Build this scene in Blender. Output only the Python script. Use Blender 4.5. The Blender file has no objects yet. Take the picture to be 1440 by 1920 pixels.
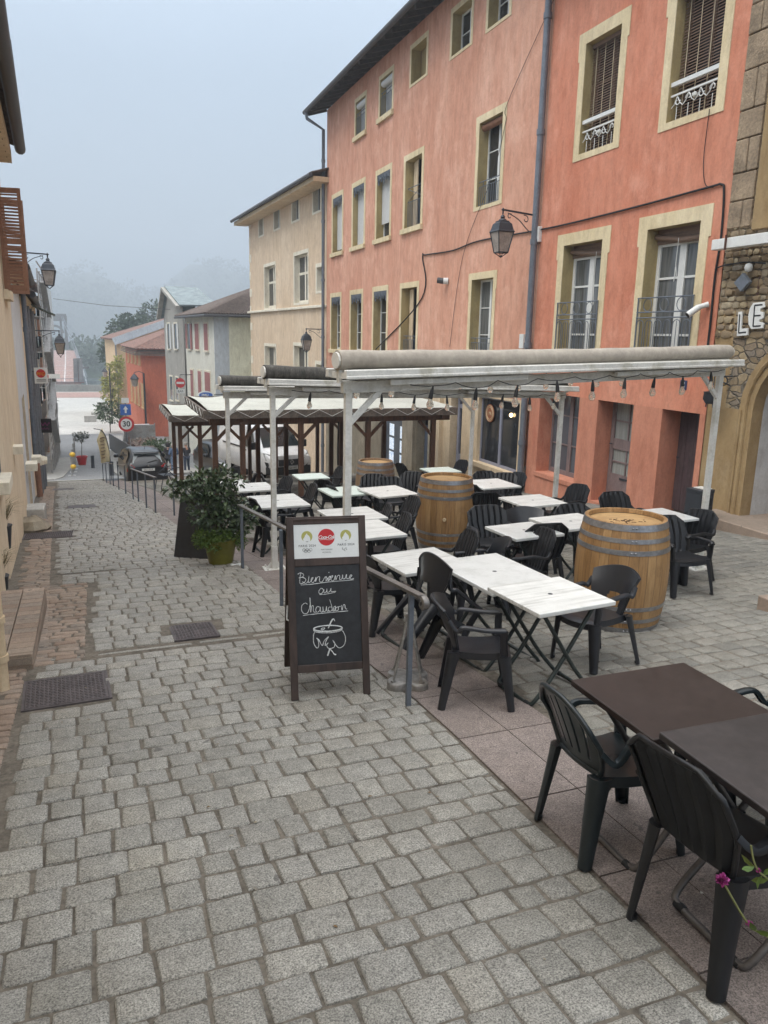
import bpy, bmesh, math, random
from mathutils import Vector, Matrix
random.seed(11)
S = bpy.context.scene
COL = S.collection
R = math.radians
PI = math.pi

# ------------------------------------------------------------------ camera frame
F_PX, PITCH, ROLL, YAW, EYE = 1442.0, R(12.9), R(1.2), R(-20.5), 1.83
CAM = Matrix.Rotation(YAW, 3, 'Z') @ Matrix.Rotation(PI/2 - PITCH, 3, 'X') @ Matrix.Rotation(ROLL, 3, 'Z')
EYEV = Vector((0, 0, EYE))

GU = [-40,0,3,6,9.5,22,33,46,58,70,84,102,150,400]
GZ = [3.2,-.30,-.56,-.83,-1.13,-2.55,-4.25,-6.3,-7.45,-8.0,-8.6,-9.3,-10.2,-10.3]
def g(y):
    """height of the street at y metres down the hill"""
    for i in range(len(GU) - 1):
        if y <= GU[i+1]:
            t = (y - GU[i]) / (GU[i+1] - GU[i])
            return GZ[i] + t*(GZ[i+1] - GZ[i])
    return GZ[-1]
def ray(px, py):
    return CAM @ Vector(((px-720)/F_PX, -(py-960)/F_PX, -1.0))
def at_h(px, py, h=0.0):
    """point of the terrain (raised by h) seen in the photograph at px, py"""
    r = ray(px, py); t = 0.5
    while t < 500:
        p = EYEV + r*t
        if p.z < g(p.y) + h: break
        t *= 1.01
    a, b = t/1.01, t
    for _ in range(30):
        m = (a+b)/2; p = EYEV + r*m
        if p.z < g(p.y) + h: b = m
        else: a = m
    return EYEV + r*b
def at_d(px, py, d): return EYEV + ray(px, py)*d
def at_x(px, py, x):
    r = ray(px, py); return EYEV + r*(x/r.x)
def at_y(px, py, y):
    r = ray(px, py); return EYEV + r*(y/r.y)

# ------------------------------------------------------------------ mesh helpers
class MB:
    def __init__(s): s.v = []; s.f = []
    def add(s, vs, fs):
        n = len(s.v); s.v += [tuple(p) for p in vs]
        s.f += [tuple(n+i for i in f) for f in fs]; return s
    def box(s, x0, x1, y0, y1, z0, z1, M=None):
        vs = [Vector((x, y, z)) for z in (z0, z1) for y in (y0, y1) for x in (x0, x1)]
        if M is not None: vs = [M @ p for p in vs]
        return s.add(vs, [(0,2,3,1),(4,5,7,6),(0,1,5,4),(2,6,7,3),(0,4,6,2),(1,3,7,5)])
    def hexa(s, p):
        """8 corners, bottom 4 then top 4, same order"""
        return s.add(p, [(3,2,1,0),(4,5,6,7),(0,1,5,4),(1,2,6,5),(2,3,7,6),(3,0,4,7)])
    def bar(s, a, b, w, h, up=(0,0,1)):
        a, b = Vector(a), Vector(b); d = (b-a).normalized(); up = Vector(up)
        if abs(d.dot(up)) > .98: up = Vector((0,1,0))
        r = d.cross(up).normalized()*w/2; u = r.cross(d).normalized()*h/2
        return s.hexa([a-r-u, a+r-u, b+r-u, b-r-u, a-r+u, a+r+u, b+r+u, b-r+u])
    def tube(s, pts, r, n=8, cap=True):
        pts = [Vector(p) for p in pts]; m = len(pts); rs = r if isinstance(r, (list, tuple)) else [r]*m
        rings = []; u = None
        for i, p in enumerate(pts):
            d = (pts[min(i+1, m-1)] - pts[max(i-1, 0)])
            d = d.normalized() if d.length > 1e-9 else Vector((0,0,1))
            if u is None:
                u = d.cross(Vector((0,0,1)) if abs(d.z) < .9 else Vector((1,0,0))).normalized()
            u = (u - d*u.dot(d)).normalized(); w = d.cross(u)
            rings.append([p + (u*math.cos(2*PI*k/n) + w*math.sin(2*PI*k/n))*rs[i] for k in range(n)])
        vs = [p for rg in rings for p in rg]
        fs = [(i*n+k, i*n+(k+1)%n, (i+1)*n+(k+1)%n, (i+1)*n+k) for i in range(m-1) for k in range(n)]
        if cap: fs += [tuple(range(n-1, -1, -1)), tuple((m-1)*n+k for k in range(n))]
        return s.add(vs, fs)
    def lathe(s, prof, n=24, o=(0,0,0), cap=True, a0=0, a1=2*PI):
        o = Vector(o); full = abs(a1-a0-2*PI) < 1e-6; c = n if full else n+1
        vs = [o + Vector((r*math.cos(a0+(a1-a0)*k/n), r*math.sin(a0+(a1-a0)*k/n), z)) for r, z in prof for k in range(c)]
        m = len(prof); fs = []
        for i in range(m-1):
            for k in range(n):
                k2 = (k+1) % c
                fs.append((i*c+k, i*c+k2, (i+1)*c+k2, (i+1)*c+k))
        if cap and full:
            if prof[0][0] > 1e-6: fs.append(tuple(range(c-1, -1, -1)))
            if prof[-1][0] > 1e-6: fs.append(tuple((m-1)*c+k for k in range(c)))
        return s.add(vs, fs)
    def prism(s, poly, d):
        """closed polygon (list of 3d points) pushed along vector d"""
        d = Vector(d); a = [Vector(p) for p in poly]; n = len(a)
        return s.add(a + [p+d for p in a], [tuple(range(n-1,-1,-1)), tuple(range(n, 2*n))] + [(i, (i+1)%n, n+(i+1)%n, n+i) for i in range(n)])
    def grid(s, P, t=None, skip=None):
        """P[i][j] rows of points; t = thickness along the surface normal (a closed shell)"""
        m, n = len(P), len(P[0]); P = [[Vector(p) for p in row] for row in P]
        sk = skip or (lambda i, j: False)
        cells = [(i, j) for i in range(m-1) for j in range(n-1) if not sk(i, j)]
        q = lambda i, j: i*n+j
        if t is None:
            return s.add([p for r in P for p in r], [(q(i,j), q(i,j+1), q(i+1,j+1), q(i+1,j)) for i, j in cells])
        N = []
        for i in range(m):
            for j in range(n):
                a = P[min(i+1,m-1)][j]-P[max(i-1,0)][j]; b = P[i][min(j+1,n-1)]-P[i][max(j-1,0)]
                c = b.cross(a); N.append(c.normalized() if c.length > 1e-12 else Vector((0,0,1)))
        fl = [p for r in P for p in r]; tt = t if callable(t) else (lambda i, j: t)
        vs = fl + [fl[k] - N[k]*tt(k//n, k%n) for k in range(m*n)]; K = m*n
        cs = set(cells); fs = []
        for i, j in cells:
            fs.append((q(i,j), q(i,j+1), q(i+1,j+1), q(i+1,j))); fs.append((K+q(i+1,j), K+q(i+1,j+1), K+q(i,j+1), K+q(i,j)))
            for (di, dj, a, b) in ((-1,0,(i,j),(i,j+1)), (0,1,(i,j+1),(i+1,j+1)), (1,0,(i+1,j+1),(i+1,j)), (0,-1,(i+1,j),(i,j))):
                if (i+di, j+dj) not in cs:
                    fs.append((q(*b), q(*a), K+q(*a), K+q(*b)))
        return s.add(vs, fs)
    def mesh(s, name, mat=None, smooth=None, fix=True):
        me = bpy.data.meshes.new(name); me.from_pydata(s.v, [], s.f)
        if fix:
            bm = bmesh.new(); bm.from_mesh(me); bmesh.ops.recalc_face_normals(bm, faces=bm.faces[:]); bm.to_mesh(me); bm.free()
        if mat: me.materials.append(mat)
        if smooth is not None:
            me.polygons.foreach_set('use_smooth', [True]*len(me.polygons))
            if smooth < 180: me.set_sharp_from_angle(angle=R(smooth))
        me.update(); return me
    def build(s, name, mat, parent=None, smooth=None, bevel=0, fix=True, seg=2, label=None):
        o = bpy.data.objects.new(name, s.mesh(name, mat, smooth, fix)); COL.objects.link(o)
        if parent is not None: o.parent = parent
        if bevel:
            b = o.modifiers.new('edge', 'BEVEL'); b.width = bevel; b.segments = seg; b.limit_method = 'ANGLE'; b.angle_limit = R(35)
            if smooth is None:
                o.data.polygons.foreach_set('use_smooth', [True]*len(o.data.polygons)); b.harden_normals = True
        if label: o['label'] = label
        return o

def tag(o, label=None, cat=None, group=None, kind=None):
    if label: o['label'] = label
    if cat: o['category'] = cat
    if group: o['group'] = group
    if kind: o['kind'] = kind
    return o
def thing(name, label, cat, loc=(0,0,0), rz=0.0, group=None):
    o = bpy.data.objects.new(name, None); COL.objects.link(o); o.empty_display_size = .1
    o.location = loc; o.rotation_euler = (0, 0, rz)
    return tag(o, label, cat, group)
def clone(root, label=None, group=None, loc=None, rz=None):
    def rec(o, par):
        c = o.copy(); COL.objects.link(c)
        if par is not None: c.parent = par
        for ch in o.children: rec(ch, c)
        return c
    c = rec(root, None)
    if label: c['label'] = label
    if group: c['group'] = group
    if loc is not None: c.location = loc
    if rz is not None: c.rotation_euler = (0, 0, rz)
    return c
def text_mesh(txt, size, mat, extrude=.001, align='CENTER', shear=0, space=1.0, bold=0):
    cu = bpy.data.curves.new('lettering', 'FONT'); cu.body = txt; cu.size = size; cu.extrude = extrude
    cu.align_x = align; cu.align_y = 'CENTER'; cu.shear = shear; cu.space_character = space; cu.offset = bold
    cu.resolution_u = 4
    ob = bpy.data.objects.new('lettering', cu); COL.objects.link(ob)
    dg = bpy.context.evaluated_depsgraph_get(); me = bpy.data.meshes.new_from_object(ob.evaluated_get(dg))
    bpy.data.objects.remove(ob); bpy.data.curves.remove(cu)
    me.materials.clear(); me.materials.append(mat); return me
def text(name, txt, size, mat, parent, M, **k):
    o = bpy.data.objects.new(name, text_mesh(txt, size, mat, **k)); COL.objects.link(o)
    o.parent = parent; o.matrix_local = M; return o
def plane_M(o, u, v):
    u = Vector(u).normalized(); v = Vector(v); n = u.cross(v).normalized(); v = n.cross(u)
    return Matrix(((u.x, v.x, n.x, o[0]), (u.y, v.y, n.y, o[1]), (u.z, v.z, n.z, o[2]), (0,0,0,1)))

# ------------------------------------------------------------------ materials
def nodes(name):
    m = bpy.data.materials.new(name); m.use_nodes = True
    nt = m.node_tree; b = nt.nodes['Principled BSDF']; return m, nt, b
def N(nt, typ, **k):
    n = nt.nodes.new(typ)
    for a, v in k.items():
        if a.startswith('_'): n.inputs[a[1:].replace('_', ' ')].default_value = v
        else: setattr(n, a, v)
    return n
def noise(nt, co, scale, detail=4, rough=.6, stretch=None):
    n = N(nt, 'ShaderNodeTexNoise'); n.inputs['Scale'].default_value = scale
    n.inputs['Detail'].default_value = detail; n.inputs['Roughness'].default_value = rough
    if stretch:
        mp = N(nt, 'ShaderNodeMapping'); mp.inputs['Scale'].default_value = stretch
        nt.links.new(co, mp.inputs['Vector']); co = mp.outputs['Vector']
    nt.links.new(co, n.inputs['Vector']); return n.outputs['Fac']
def ramp(nt, fac, stops):
    r = N(nt, 'ShaderNodeValToRGB'); e = r.color_ramp.elements
    while len(e) < len(stops): e.new(.5)
    for el, (p, c) in zip(e, stops): el.position = p; el.color = (*c, 1) if len(c) == 3 else c
    nt.links.new(fac, r.inputs['Fac']); return r.outputs['Color']
def mix(nt, fac, a, b, mode='MIX'):
    m = N(nt, 'ShaderNodeMix', data_type='RGBA', blend_type=mode)
    for sock, v in ((m.inputs[0], fac), (m.inputs[6], a), (m.inputs[7], b)):
        if hasattr(v, 'links') or isinstance(v, bpy.types.NodeSocket): nt.links.new(v, sock)
        elif isinstance(v, (int, float)): sock.default_value = v
        else: sock.default_value = (*v, 1)
    return m.outputs[2]
def bump(nt, b, h, strength=.3, dist=.01):
    n = N(nt, 'ShaderNodeBump'); n.inputs['Strength'].default_value = strength; n.inputs['Distance'].default_value = dist
    nt.links.new(h, n.inputs['Height']); nt.links.new(n.outputs['Normal'], b.inputs['Normal'])
def sc(c, k): return tuple(min(1, x*k) for x in c)
def mat(name, col, rough=.6, metal=0, var=.12, scale=6, stretch=None, bmp=.15, bscale=None, bdist=.004, spec=.5, coat=0, rand=0, space='Object', dirt=None):
    """one coloured surface with blotches, fine grain and a bump"""
    m, nt, b = nodes(name); L = nt.links.new
    tc = N(nt, 'ShaderNodeTexCoord'); co = tc.outputs[space]
    if space == 'World':
        pass
    n1 = noise(nt, co, scale, 5, .65, stretch); n2 = noise(nt, co, scale*7, 3, .6, stretch)
    c = ramp(nt, n1, [(.25, sc(col, 1-var*1.6)), (.5, col), (.75, sc(col, 1+var*1.3))])
    c2 = ramp(nt, n2, [(.3, (1-var,)*3), (.7, (1+var*.6,)*3)])
    out = mix(nt, 1.0, c, c2, 'MULTIPLY')
    if dirt:
        n3 = noise(nt, co, scale*.6, 6, .7); f = ramp(nt, n3, [(.5, (0,0,0)), (.68, (1,1,1))])
        out = mix(nt, f, out, dirt)
    if rand:
        oi = N(nt, 'ShaderNodeObjectInfo'); mr = N(nt, 'ShaderNodeMapRange'); mr.inputs[3].default_value = 1-rand; mr.inputs[4].default_value = 1+rand
        L(oi.outputs['Random'], mr.inputs[0]); out = mix(nt, 1.0, out, mr.outputs[0], 'MULTIPLY')
    L(out, b.inputs['Base Color'])
    b.inputs['Metallic'].default_value = metal; b.inputs['Specular IOR Level'].default_value = spec; b.inputs['Coat Weight'].default_value = coat
    rr = N(nt, 'ShaderNodeMapRange'); rr.inputs[3].default_value = max(.03, rough-.1); rr.inputs[4].default_value = min(1, rough+.1)
    L(n1, rr.inputs[0]); L(rr.outputs[0], b.inputs['Roughness'])
    if bmp: bump(nt, b, noise(nt, co, bscale or scale*9, 4, .6, stretch), bmp, bdist)
    return m

def plaster(name, col, dark, light, streak=.5, rough=.9, patch=.35, stain=None):
    m, nt, b = nodes(name); L = nt.links.new
    co = N(nt, 'ShaderNodeTexCoord').outputs['Object']
    big = noise(nt, co, .35, 6, .62); mid = noise(nt, co, 1.6, 6, .7, (1, 1, .55)); st = noise(nt, co, 1.5, 6, .7, (1.6, 1.6, .16)); sm = noise(nt, co, 4.2, 5, .72, (1.5, 1.5, .55)); fine = noise(nt, co, 22, 4, .7)
    c = ramp(nt, big, [(.32, dark), (.5, col), (.68, light)])
    c = mix(nt, patch, c, ramp(nt, mid, [(.3, dark), (.52, col), (.74, light)]))
    c = mix(nt, streak, c, ramp(nt, st, [(.3, dark), (.5, col), (.72, light)]))
    c = mix(nt, 1, c, ramp(nt, sm, [(.28, (.80,.78,.77)), (.5, (1,)*3), (.72, (1.10,1.12,1.14))]), 'MULTIPLY')
    c = mix(nt, 1, c, ramp(nt, noise(nt, co, 2.0, 6, .7, (4, 4, .12)), [(.62, (1,)*3), (.74, (.84,.83,.82))]), 'MULTIPLY')
    c = mix(nt, .5, c, ramp(nt, fine, [(.3, (.82,)*3), (.6, (1.05,)*3)]), 'MULTIPLY')
    bl = ramp(nt, noise(nt, co, .9, 8, .78, (1, 1, .8)), [(.53, (0,0,0)), (.64, (.38,)*3), (.75, (.55,)*3)]); c = mix(nt, bl, c, tuple(min(.9, x*1.12+.035) for x in light))
    if stain:
        f = ramp(nt, noise(nt, co, 1.1, 7, .75, (1.4, 1.4, .4)), [(.6, (0,0,0)), (.72, (1,1,1))])
        c = mix(nt, f, c, stain)
    L(c, b.inputs['Base Color']); b.inputs['Roughness'].default_value = rough; b.inputs['Specular IOR Level'].default_value = .25
    h = mix(nt, .5, mid, noise(nt, co, 9, 6, .7)); bump(nt, b, mix(nt, .4, h, sm), .45, .05)
    return m

M = {}
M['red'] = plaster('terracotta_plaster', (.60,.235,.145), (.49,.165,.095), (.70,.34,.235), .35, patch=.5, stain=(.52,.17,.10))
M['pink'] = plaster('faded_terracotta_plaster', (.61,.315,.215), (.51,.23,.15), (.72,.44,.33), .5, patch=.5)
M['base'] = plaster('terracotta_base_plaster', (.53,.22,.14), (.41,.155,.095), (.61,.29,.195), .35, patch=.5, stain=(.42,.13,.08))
M['beige'] = plaster('beige_plaster', (.66,.51,.36), (.55,.41,.27), (.73,.60,.45), .55)
M['cream'] = plaster('cream_plaster', (.64,.50,.33), (.52,.39,.25), (.70,.58,.42), .3)
M['trim'] = plaster('yellow_lime_trim', (.69,.57,.36), (.58,.47,.28), (.75,.65,.46), .3, .85)
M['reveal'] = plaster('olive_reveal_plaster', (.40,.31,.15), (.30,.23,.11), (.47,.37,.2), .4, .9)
M['whitestone'] = plaster('pale_limestone_trim', (.75,.69,.56), (.66,.60,.48), (.80,.75,.64), .3, .85)
M['white'] = mat('white_joinery', (.72,.72,.69), .45, var=.06, bmp=.05)
M['whitemetal'] = mat('white_lacquered_metal', (.66,.65,.61), .42, var=.10, bmp=.05, dirt=(.42,.40,.33))
M['iron'] = mat('dark_iron', (.05,.055,.065), .5, .4, bmp=.1)
M['bluegrey'] = mat('bluegrey_iron', (.13,.15,.18), .55, .2, bmp=.1)
M['zinc'] = mat('grey_downpipe', (.17,.19,.22), .5, .3, var=.15, scale=3, bmp=.1)
M['zincdark'] = mat('dark_gutter_zinc', (.07,.07,.075), .55, .2, var=.2, bmp=.1)
M['tile'] = mat('weathered_roof_tile', (.13,.10,.085), .9, var=.4, scale=5, bmp=.3, bdist=.02)
M['tilered'] = mat('red_roof_tile', (.205,.115,.09), .9, var=.4, scale=4, bmp=.3, bdist=.02)
M['oldwood'] = mat('old_dark_timber', (.045,.035,.028), .85, var=.3, stretch=(1,1,1), bmp=.3)
M['black'] = mat('black_void', (.012,.012,.014), .8, bmp=0)
def glassy(name, col, rough=.06, var=.3, scale=1.5, curtain=False):
    m, nt, b = nodes(name); co = N(nt, 'ShaderNodeTexCoord').outputs['Object']
    n = noise(nt, co, scale, 3, .5, (6, 6, .5) if curtain else (1, 1, 1))
    nt.links.new(ramp(nt, n, [(.3, sc(col, 1-var)), (.7, sc(col, 1+var))]), b.inputs['Base Color'])
    b.inputs['Roughness'].default_value = rough; b.inputs['IOR'].default_value = 1.5; b.inputs['Specular IOR Level'].default_value = .6
    bump(nt, b, noise(nt, co, .9, 2, .5), .04, .05); return m
M['glass'] = glassy('dark_window_glass', (.028,.03,.034))
M['glasscurt'] = glassy('curtained_glass', (.12,.125,.125), .1, .45, 2.2, True)
M['glassbright'] = glassy('frosted_pale_glass', (.30,.32,.30), .25, .25, 2.0, True)
M['glassgrey'] = glassy('grey_blind_glass', (.10,.11,.125), .15, .2)
# ------------------------------------------------------------------ camera, sky, light, haze
cd = bpy.data.cameras.new('Camera'); cam = bpy.data.objects.new('Camera', cd); COL.objects.link(cam); S.camera = cam
cd.sensor_fit = 'VERTICAL'; cd.sensor_height = 24; cd.lens = 24*F_PX/1920; cd.clip_start = .05; cd.clip_end = 4000
cam.matrix_world = Matrix.Translation(EYEV) @ CAM.to_4x4()
S.view_settings.view_transform = 'Standard'; S.view_settings.look = 'None'; S.view_settings.gamma = 1
S.view_settings.exposure = 0.31
W = bpy.data.worlds.new('World'); S.world = W; W.use_nodes = True
nt = W.node_tree; bg = nt.nodes['Background']
SUN_EL, SUN_AZ = R(60), R(258)
sky = N(nt, 'ShaderNodeTexSky', sky_type='NISHITA', sun_disc=False, sun_elevation=SUN_EL, sun_rotation=SUN_AZ, dust_density=6, air_density=1.5)
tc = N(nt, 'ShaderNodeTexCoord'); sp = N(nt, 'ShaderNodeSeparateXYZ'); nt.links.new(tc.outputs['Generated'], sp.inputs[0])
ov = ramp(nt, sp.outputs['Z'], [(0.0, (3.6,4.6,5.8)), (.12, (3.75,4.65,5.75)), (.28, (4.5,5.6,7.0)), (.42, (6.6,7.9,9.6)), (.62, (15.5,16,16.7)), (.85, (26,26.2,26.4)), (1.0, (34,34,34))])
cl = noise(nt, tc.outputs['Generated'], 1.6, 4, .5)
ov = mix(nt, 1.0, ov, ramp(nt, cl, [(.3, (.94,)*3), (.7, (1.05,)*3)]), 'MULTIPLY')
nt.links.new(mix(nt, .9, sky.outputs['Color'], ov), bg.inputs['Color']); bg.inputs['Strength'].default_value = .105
sl = bpy.data.lights.new('overcast_sun', 'SUN'); so = bpy.data.objects.new('overcast_sun', sl); COL.objects.link(so)
sl.energy = 1.5; sl.angle = R(28); sl.color = (1, .965, .91)
so.rotation_euler = (PI/2 - SUN_EL, 0, PI - SUN_AZ)
S.cycles.max_bounces = 6; S.cycles.diffuse_bounces = 3; S.cycles.glossy_bounces = 3; S.cycles.transmission_bounces = 4
S.cycles.transparent_max_bounces = 8; S.cycles.volume_bounces = 0; S.cycles.use_denoising = True; S.cycles.sample_clamp_indirect = 6

hz = MB().box(-800, 860, -50, 1760, -26, 190).build('haze', None); hz.display_type = 'WIRE'
hm = bpy.data.materials.new('haze_air'); hm.use_nodes = True; nt = hm.node_tree; nt.nodes.clear()
out = N(nt, 'ShaderNodeOutputMaterial'); pv = N(nt, 'ShaderNodeVolumePrincipled')
pv.inputs['Color'].default_value = (.80,.90,1.0,1); pv.inputs['Density'].default_value = .0016; pv.inputs['Anisotropy'].default_value = 0.1
nt.links.new(pv.outputs[0], out.inputs['Volume']); hz.data.materials.append(hm)
tag(hz, kind='stuff', label='pale morning mist filling the valley and the street')

# ------------------------------------------------------------------ ground and paving
def lerp_tab(t, y):
    for (a, b), (c, d) in zip(t, t[1:]):
        if y <= c: return b + (d-b)*(y-a)/(c-a)
    return t[-1][1]
RAILX = [(-5,1.82),(0,1.90),(2,1.96),(4.4,2.02),(9.4,1.68),(16,1.08),(22,.70),(33,.16),(45,-.5)]
xr = lambda y: lerp_tab(RAILX, y)
WALLX = lambda y: -.66 - .047*y
RIS = [-3.6, 0.0, 6.56, 9.88, 12.95, 16.1, 19.4]
def gs(x, y):
    """street level: gently stepped treads on the left, plain slope on the terrace"""
    z = g(y)
    if y < 19.4:
        for a, b in zip(RIS, RIS[1:]):
            if a <= y < b:
                z += .05*((y-a)/(b-a)) if a > 0 else 0; break
    return z
def stone_mat(name, stops, speck, rough=.75, dirt=(.10,.095,.08)):
    m, nt, b = nodes(name); L = nt.links.new
    ge = N(nt, 'ShaderNodeNewGeometry'); co = N(nt, 'ShaderNodeTexCoord').outputs['Object']
    c = ramp(nt, ge.outputs['Random Per Island'], stops)
    f = noise(nt, co, 130, 2, .8); c = mix(nt, 1, c, ramp(nt, f, [(.34, (1-speck,)*3), (.5, (1,)*3), (.68, (1+speck,)*3)]), 'MULTIPLY')
    md = noise(nt, co, 14, 5, .7); c = mix(nt, 1, c, ramp(nt, md, [(.3, (.78,)*3), (.6, (1.06,)*3)]), 'MULTIPLY'); c = mix(nt, 1, c, ramp(nt, noise(nt, co, .55, 5, .6), [(.3, (.80,.79,.77)), (.55, (1.0,)*3), (.75, (1.12,1.10,1.04))]), 'MULTIPLY')
    d = ramp(nt, noise(nt, co, .8, 7, .72), [(.5, (0,0,0)), (.75, (.42,)*3)]); c = mix(nt, d, c, dirt)
    c = mix(nt, ramp(nt, noise(nt, co, 7, 2, .5), [(.735, (0,0,0)), (.755, (.7,)*3)]), c, (.07,.065,.06))
    L(c, b.inputs['Base Color']); b.inputs['Roughness'].default_value = rough; b.inputs['Specular IOR Level'].default_value = .35
    bump(nt, b, mix(nt, .55, noise(nt, co, 60, 4, .75), md), .5, .006); return m
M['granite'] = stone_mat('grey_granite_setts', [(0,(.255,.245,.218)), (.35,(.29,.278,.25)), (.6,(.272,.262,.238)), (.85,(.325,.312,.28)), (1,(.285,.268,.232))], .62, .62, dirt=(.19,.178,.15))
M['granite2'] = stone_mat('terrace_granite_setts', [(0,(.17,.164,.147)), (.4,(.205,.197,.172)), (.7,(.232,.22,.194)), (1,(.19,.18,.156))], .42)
M['porphyry'] = stone_mat('brown_setts', [(0,(.26,.19,.145)), (.35,(.32,.245,.19)), (.7,(.24,.20,.165)), (1,(.36,.28,.22))], .22, dirt=(.16,.135,.105))
M['pinkslab'] = stone_mat('pink_granite_slabs', [(0,(.205,.17,.155)), (.5,(.235,.195,.178)), (1,(.188,.158,.144))], .6, .7, dirt=(.16,.125,.105))
M['mortar'] = mat('dirty_sand_joint', (.155,.136,.112), .95, var=.35, scale=5, bmp=.5, bscale=60, bdist=.006, spec=.2)
M['asphalt'] = mat('worn_asphalt', (.17,.175,.18), .9, var=.12, scale=.6, bmp=.3, bscale=40)
M['pavement'] = mat('grey_pavement', (.27,.265,.25), .9, var=.15, scale=.7, bmp=.2, bscale=30)
M['plaza'] = mat('pale_plaza_concrete', (.44,.435,.41), .85, var=.12, scale=.15, bmp=.1)
M['kerb'] = mat('pale_kerb_stone', (.42,.41,.38), .85, var=.2, scale=2, bmp=.2)
M['castiron'] = mat('cast_iron_cover', (.105,.088,.088), .6, .35, var=.25, scale=4, bmp=.2)

ys = [-40,-10,0,3,6,9.5,12,16,20,22,26,30,33,38,42,46,50,54,58,64,70,77,84,92,102,126,150,168]
gm = MB(); P = [[(x, y, g(y) + .003) for x in (-260,-60,-20,-6,0,3,10,20,60,260)] for y in ys]
gm.grid(P).build('ground', M['mortar'], fix=False); tag(bpy.data.objects['ground'], kind='structure')

def sett(mb, cx, cy, w, d, zf, jit=.006, hgt=.012, cut=.065, rot=0.0):
    """one worn stone block: cut corners, jittered outline, domed top"""
    k = random.uniform(cut*.5, cut*1.3)*min(w, d); hw, hd = w/2, d/2
    loop = [(-hw+k,-hd),(hw-k,-hd),(hw,-hd+k),(hw,hd-k),(hw-k,hd),(-hw+k,hd),(-hw,hd-k),(-hw,-hd+k)]
    loop = [(x+random.uniform(-jit, jit), y+random.uniform(-jit, jit)) for x, y in loop]
    c, s = math.cos(rot), math.sin(rot); top = random.uniform(-.002, .003); tx, ty = random.uniform(-.02,.02), random.uniform(-.02,.02)
    def P(x, y, h):
        X, Y = cx + x*c - y*s, cy + x*s + y*c
        return (X, Y, zf(X, Y) + h + (x*tx + y*ty if h > 0 else 0))
    q1 = 1 - .003/min(hw, hd); q2 = 1 - .010/min(hw, hd)
    vs = [P(x, y, -.004) for x, y in loop] + [P(x*q1, y*q1, hgt*.62+top) for x, y in loop] + [P(x*q2, y*q2, hgt+top) for x, y in loop]
    fs = [(i, (i+1)%8, 8+(i+1)%8, 8+i) for i in range(8)] + [(8+i, 8+(i+1)%8, 16+(i+1)%8, 16+i) for i in range(8)] + [tuple(range(16, 24))]
    mb.add(vs, fs)
def course(mb, y0, y1, xa, xb, zf, widths, depths, gap=.010, skew=.0, skip=None, **k):
    y = y0; n = 0
    while y < y1:
        d = random.choice(depths); x = xa(y) + random.uniform(0, .12); ph = random.uniform(0, 6)
        while x < xb(y) - .05:
            w = random.choice(widths)*random.uniform(.92, 1.1)
            if x + w > xb(y): w = xb(y) - x
            if w > .05:
                cx, cy = x + w/2, y + d/2 + skew*(x) + .010*math.sin(x*1.1)
                if not (skip and skip(cx, cy)): sett(mb, cx, cy, w-gap*random.uniform(.5,1.5), d-gap*random.uniform(.5,1.5), zf, rot=skew+random.uniform(-.012,.012), **k)
            x += w
        y += d
gx = lambda x, y: gs(x, y) + .001
bed = MB(); yy = sorted({-1 + .25*i for i in range(152)} | {r-.012 for r in RIS[1:]} | {r+.001 for r in RIS[1:]})
bed.grid([[(WALLX(y)+(xr(y)-WALLX(y))*t, y, gs(0, y)+.004) for t in (0,.5,1)] for y in yy]).build('paving_bed', M['mortar'], fix=False); tag(bpy.data.objects['paving_bed'], kind='structure')
COVERS = [(-.34, 5.80, .56, .62), (.72, 6.95, .36, .5), (-.91, 13.9, .75, .7), (-.46, 18.4, .55, .6), (-1.2, 26.5, .6, .9)]
def in_cover(x, y):
    return any(abs(x-cx) < w/2+.03 and abs(y-cy) < d/2+.03 for cx, cy, w, d in COVERS)
def skipA(x, y):
    return in_cover(x, y) or (6.45 < y < 9.2 and x < -.2) or any(abs(y-r-.03) < .03 for r in RIS[1:])
street = MB()
course(street, .25, 13, lambda y: (-.64 if y < 6.5 else (-.22 if y < 9.2 else WALLX(y)+.47)), lambda y: xr(y)-.01, gx, [.15,.165,.18,.2,.23], [.15,.165,.19,.2,.21], skip=skipA, skew=.015)
course(street, 13, 36.5, lambda y: WALLX(y)+.47, lambda y: xr(y)-.01, gx, [.14,.18,.2], [.14,.17,.2], skip=skipA, cut=.10, gap=.012)
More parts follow.
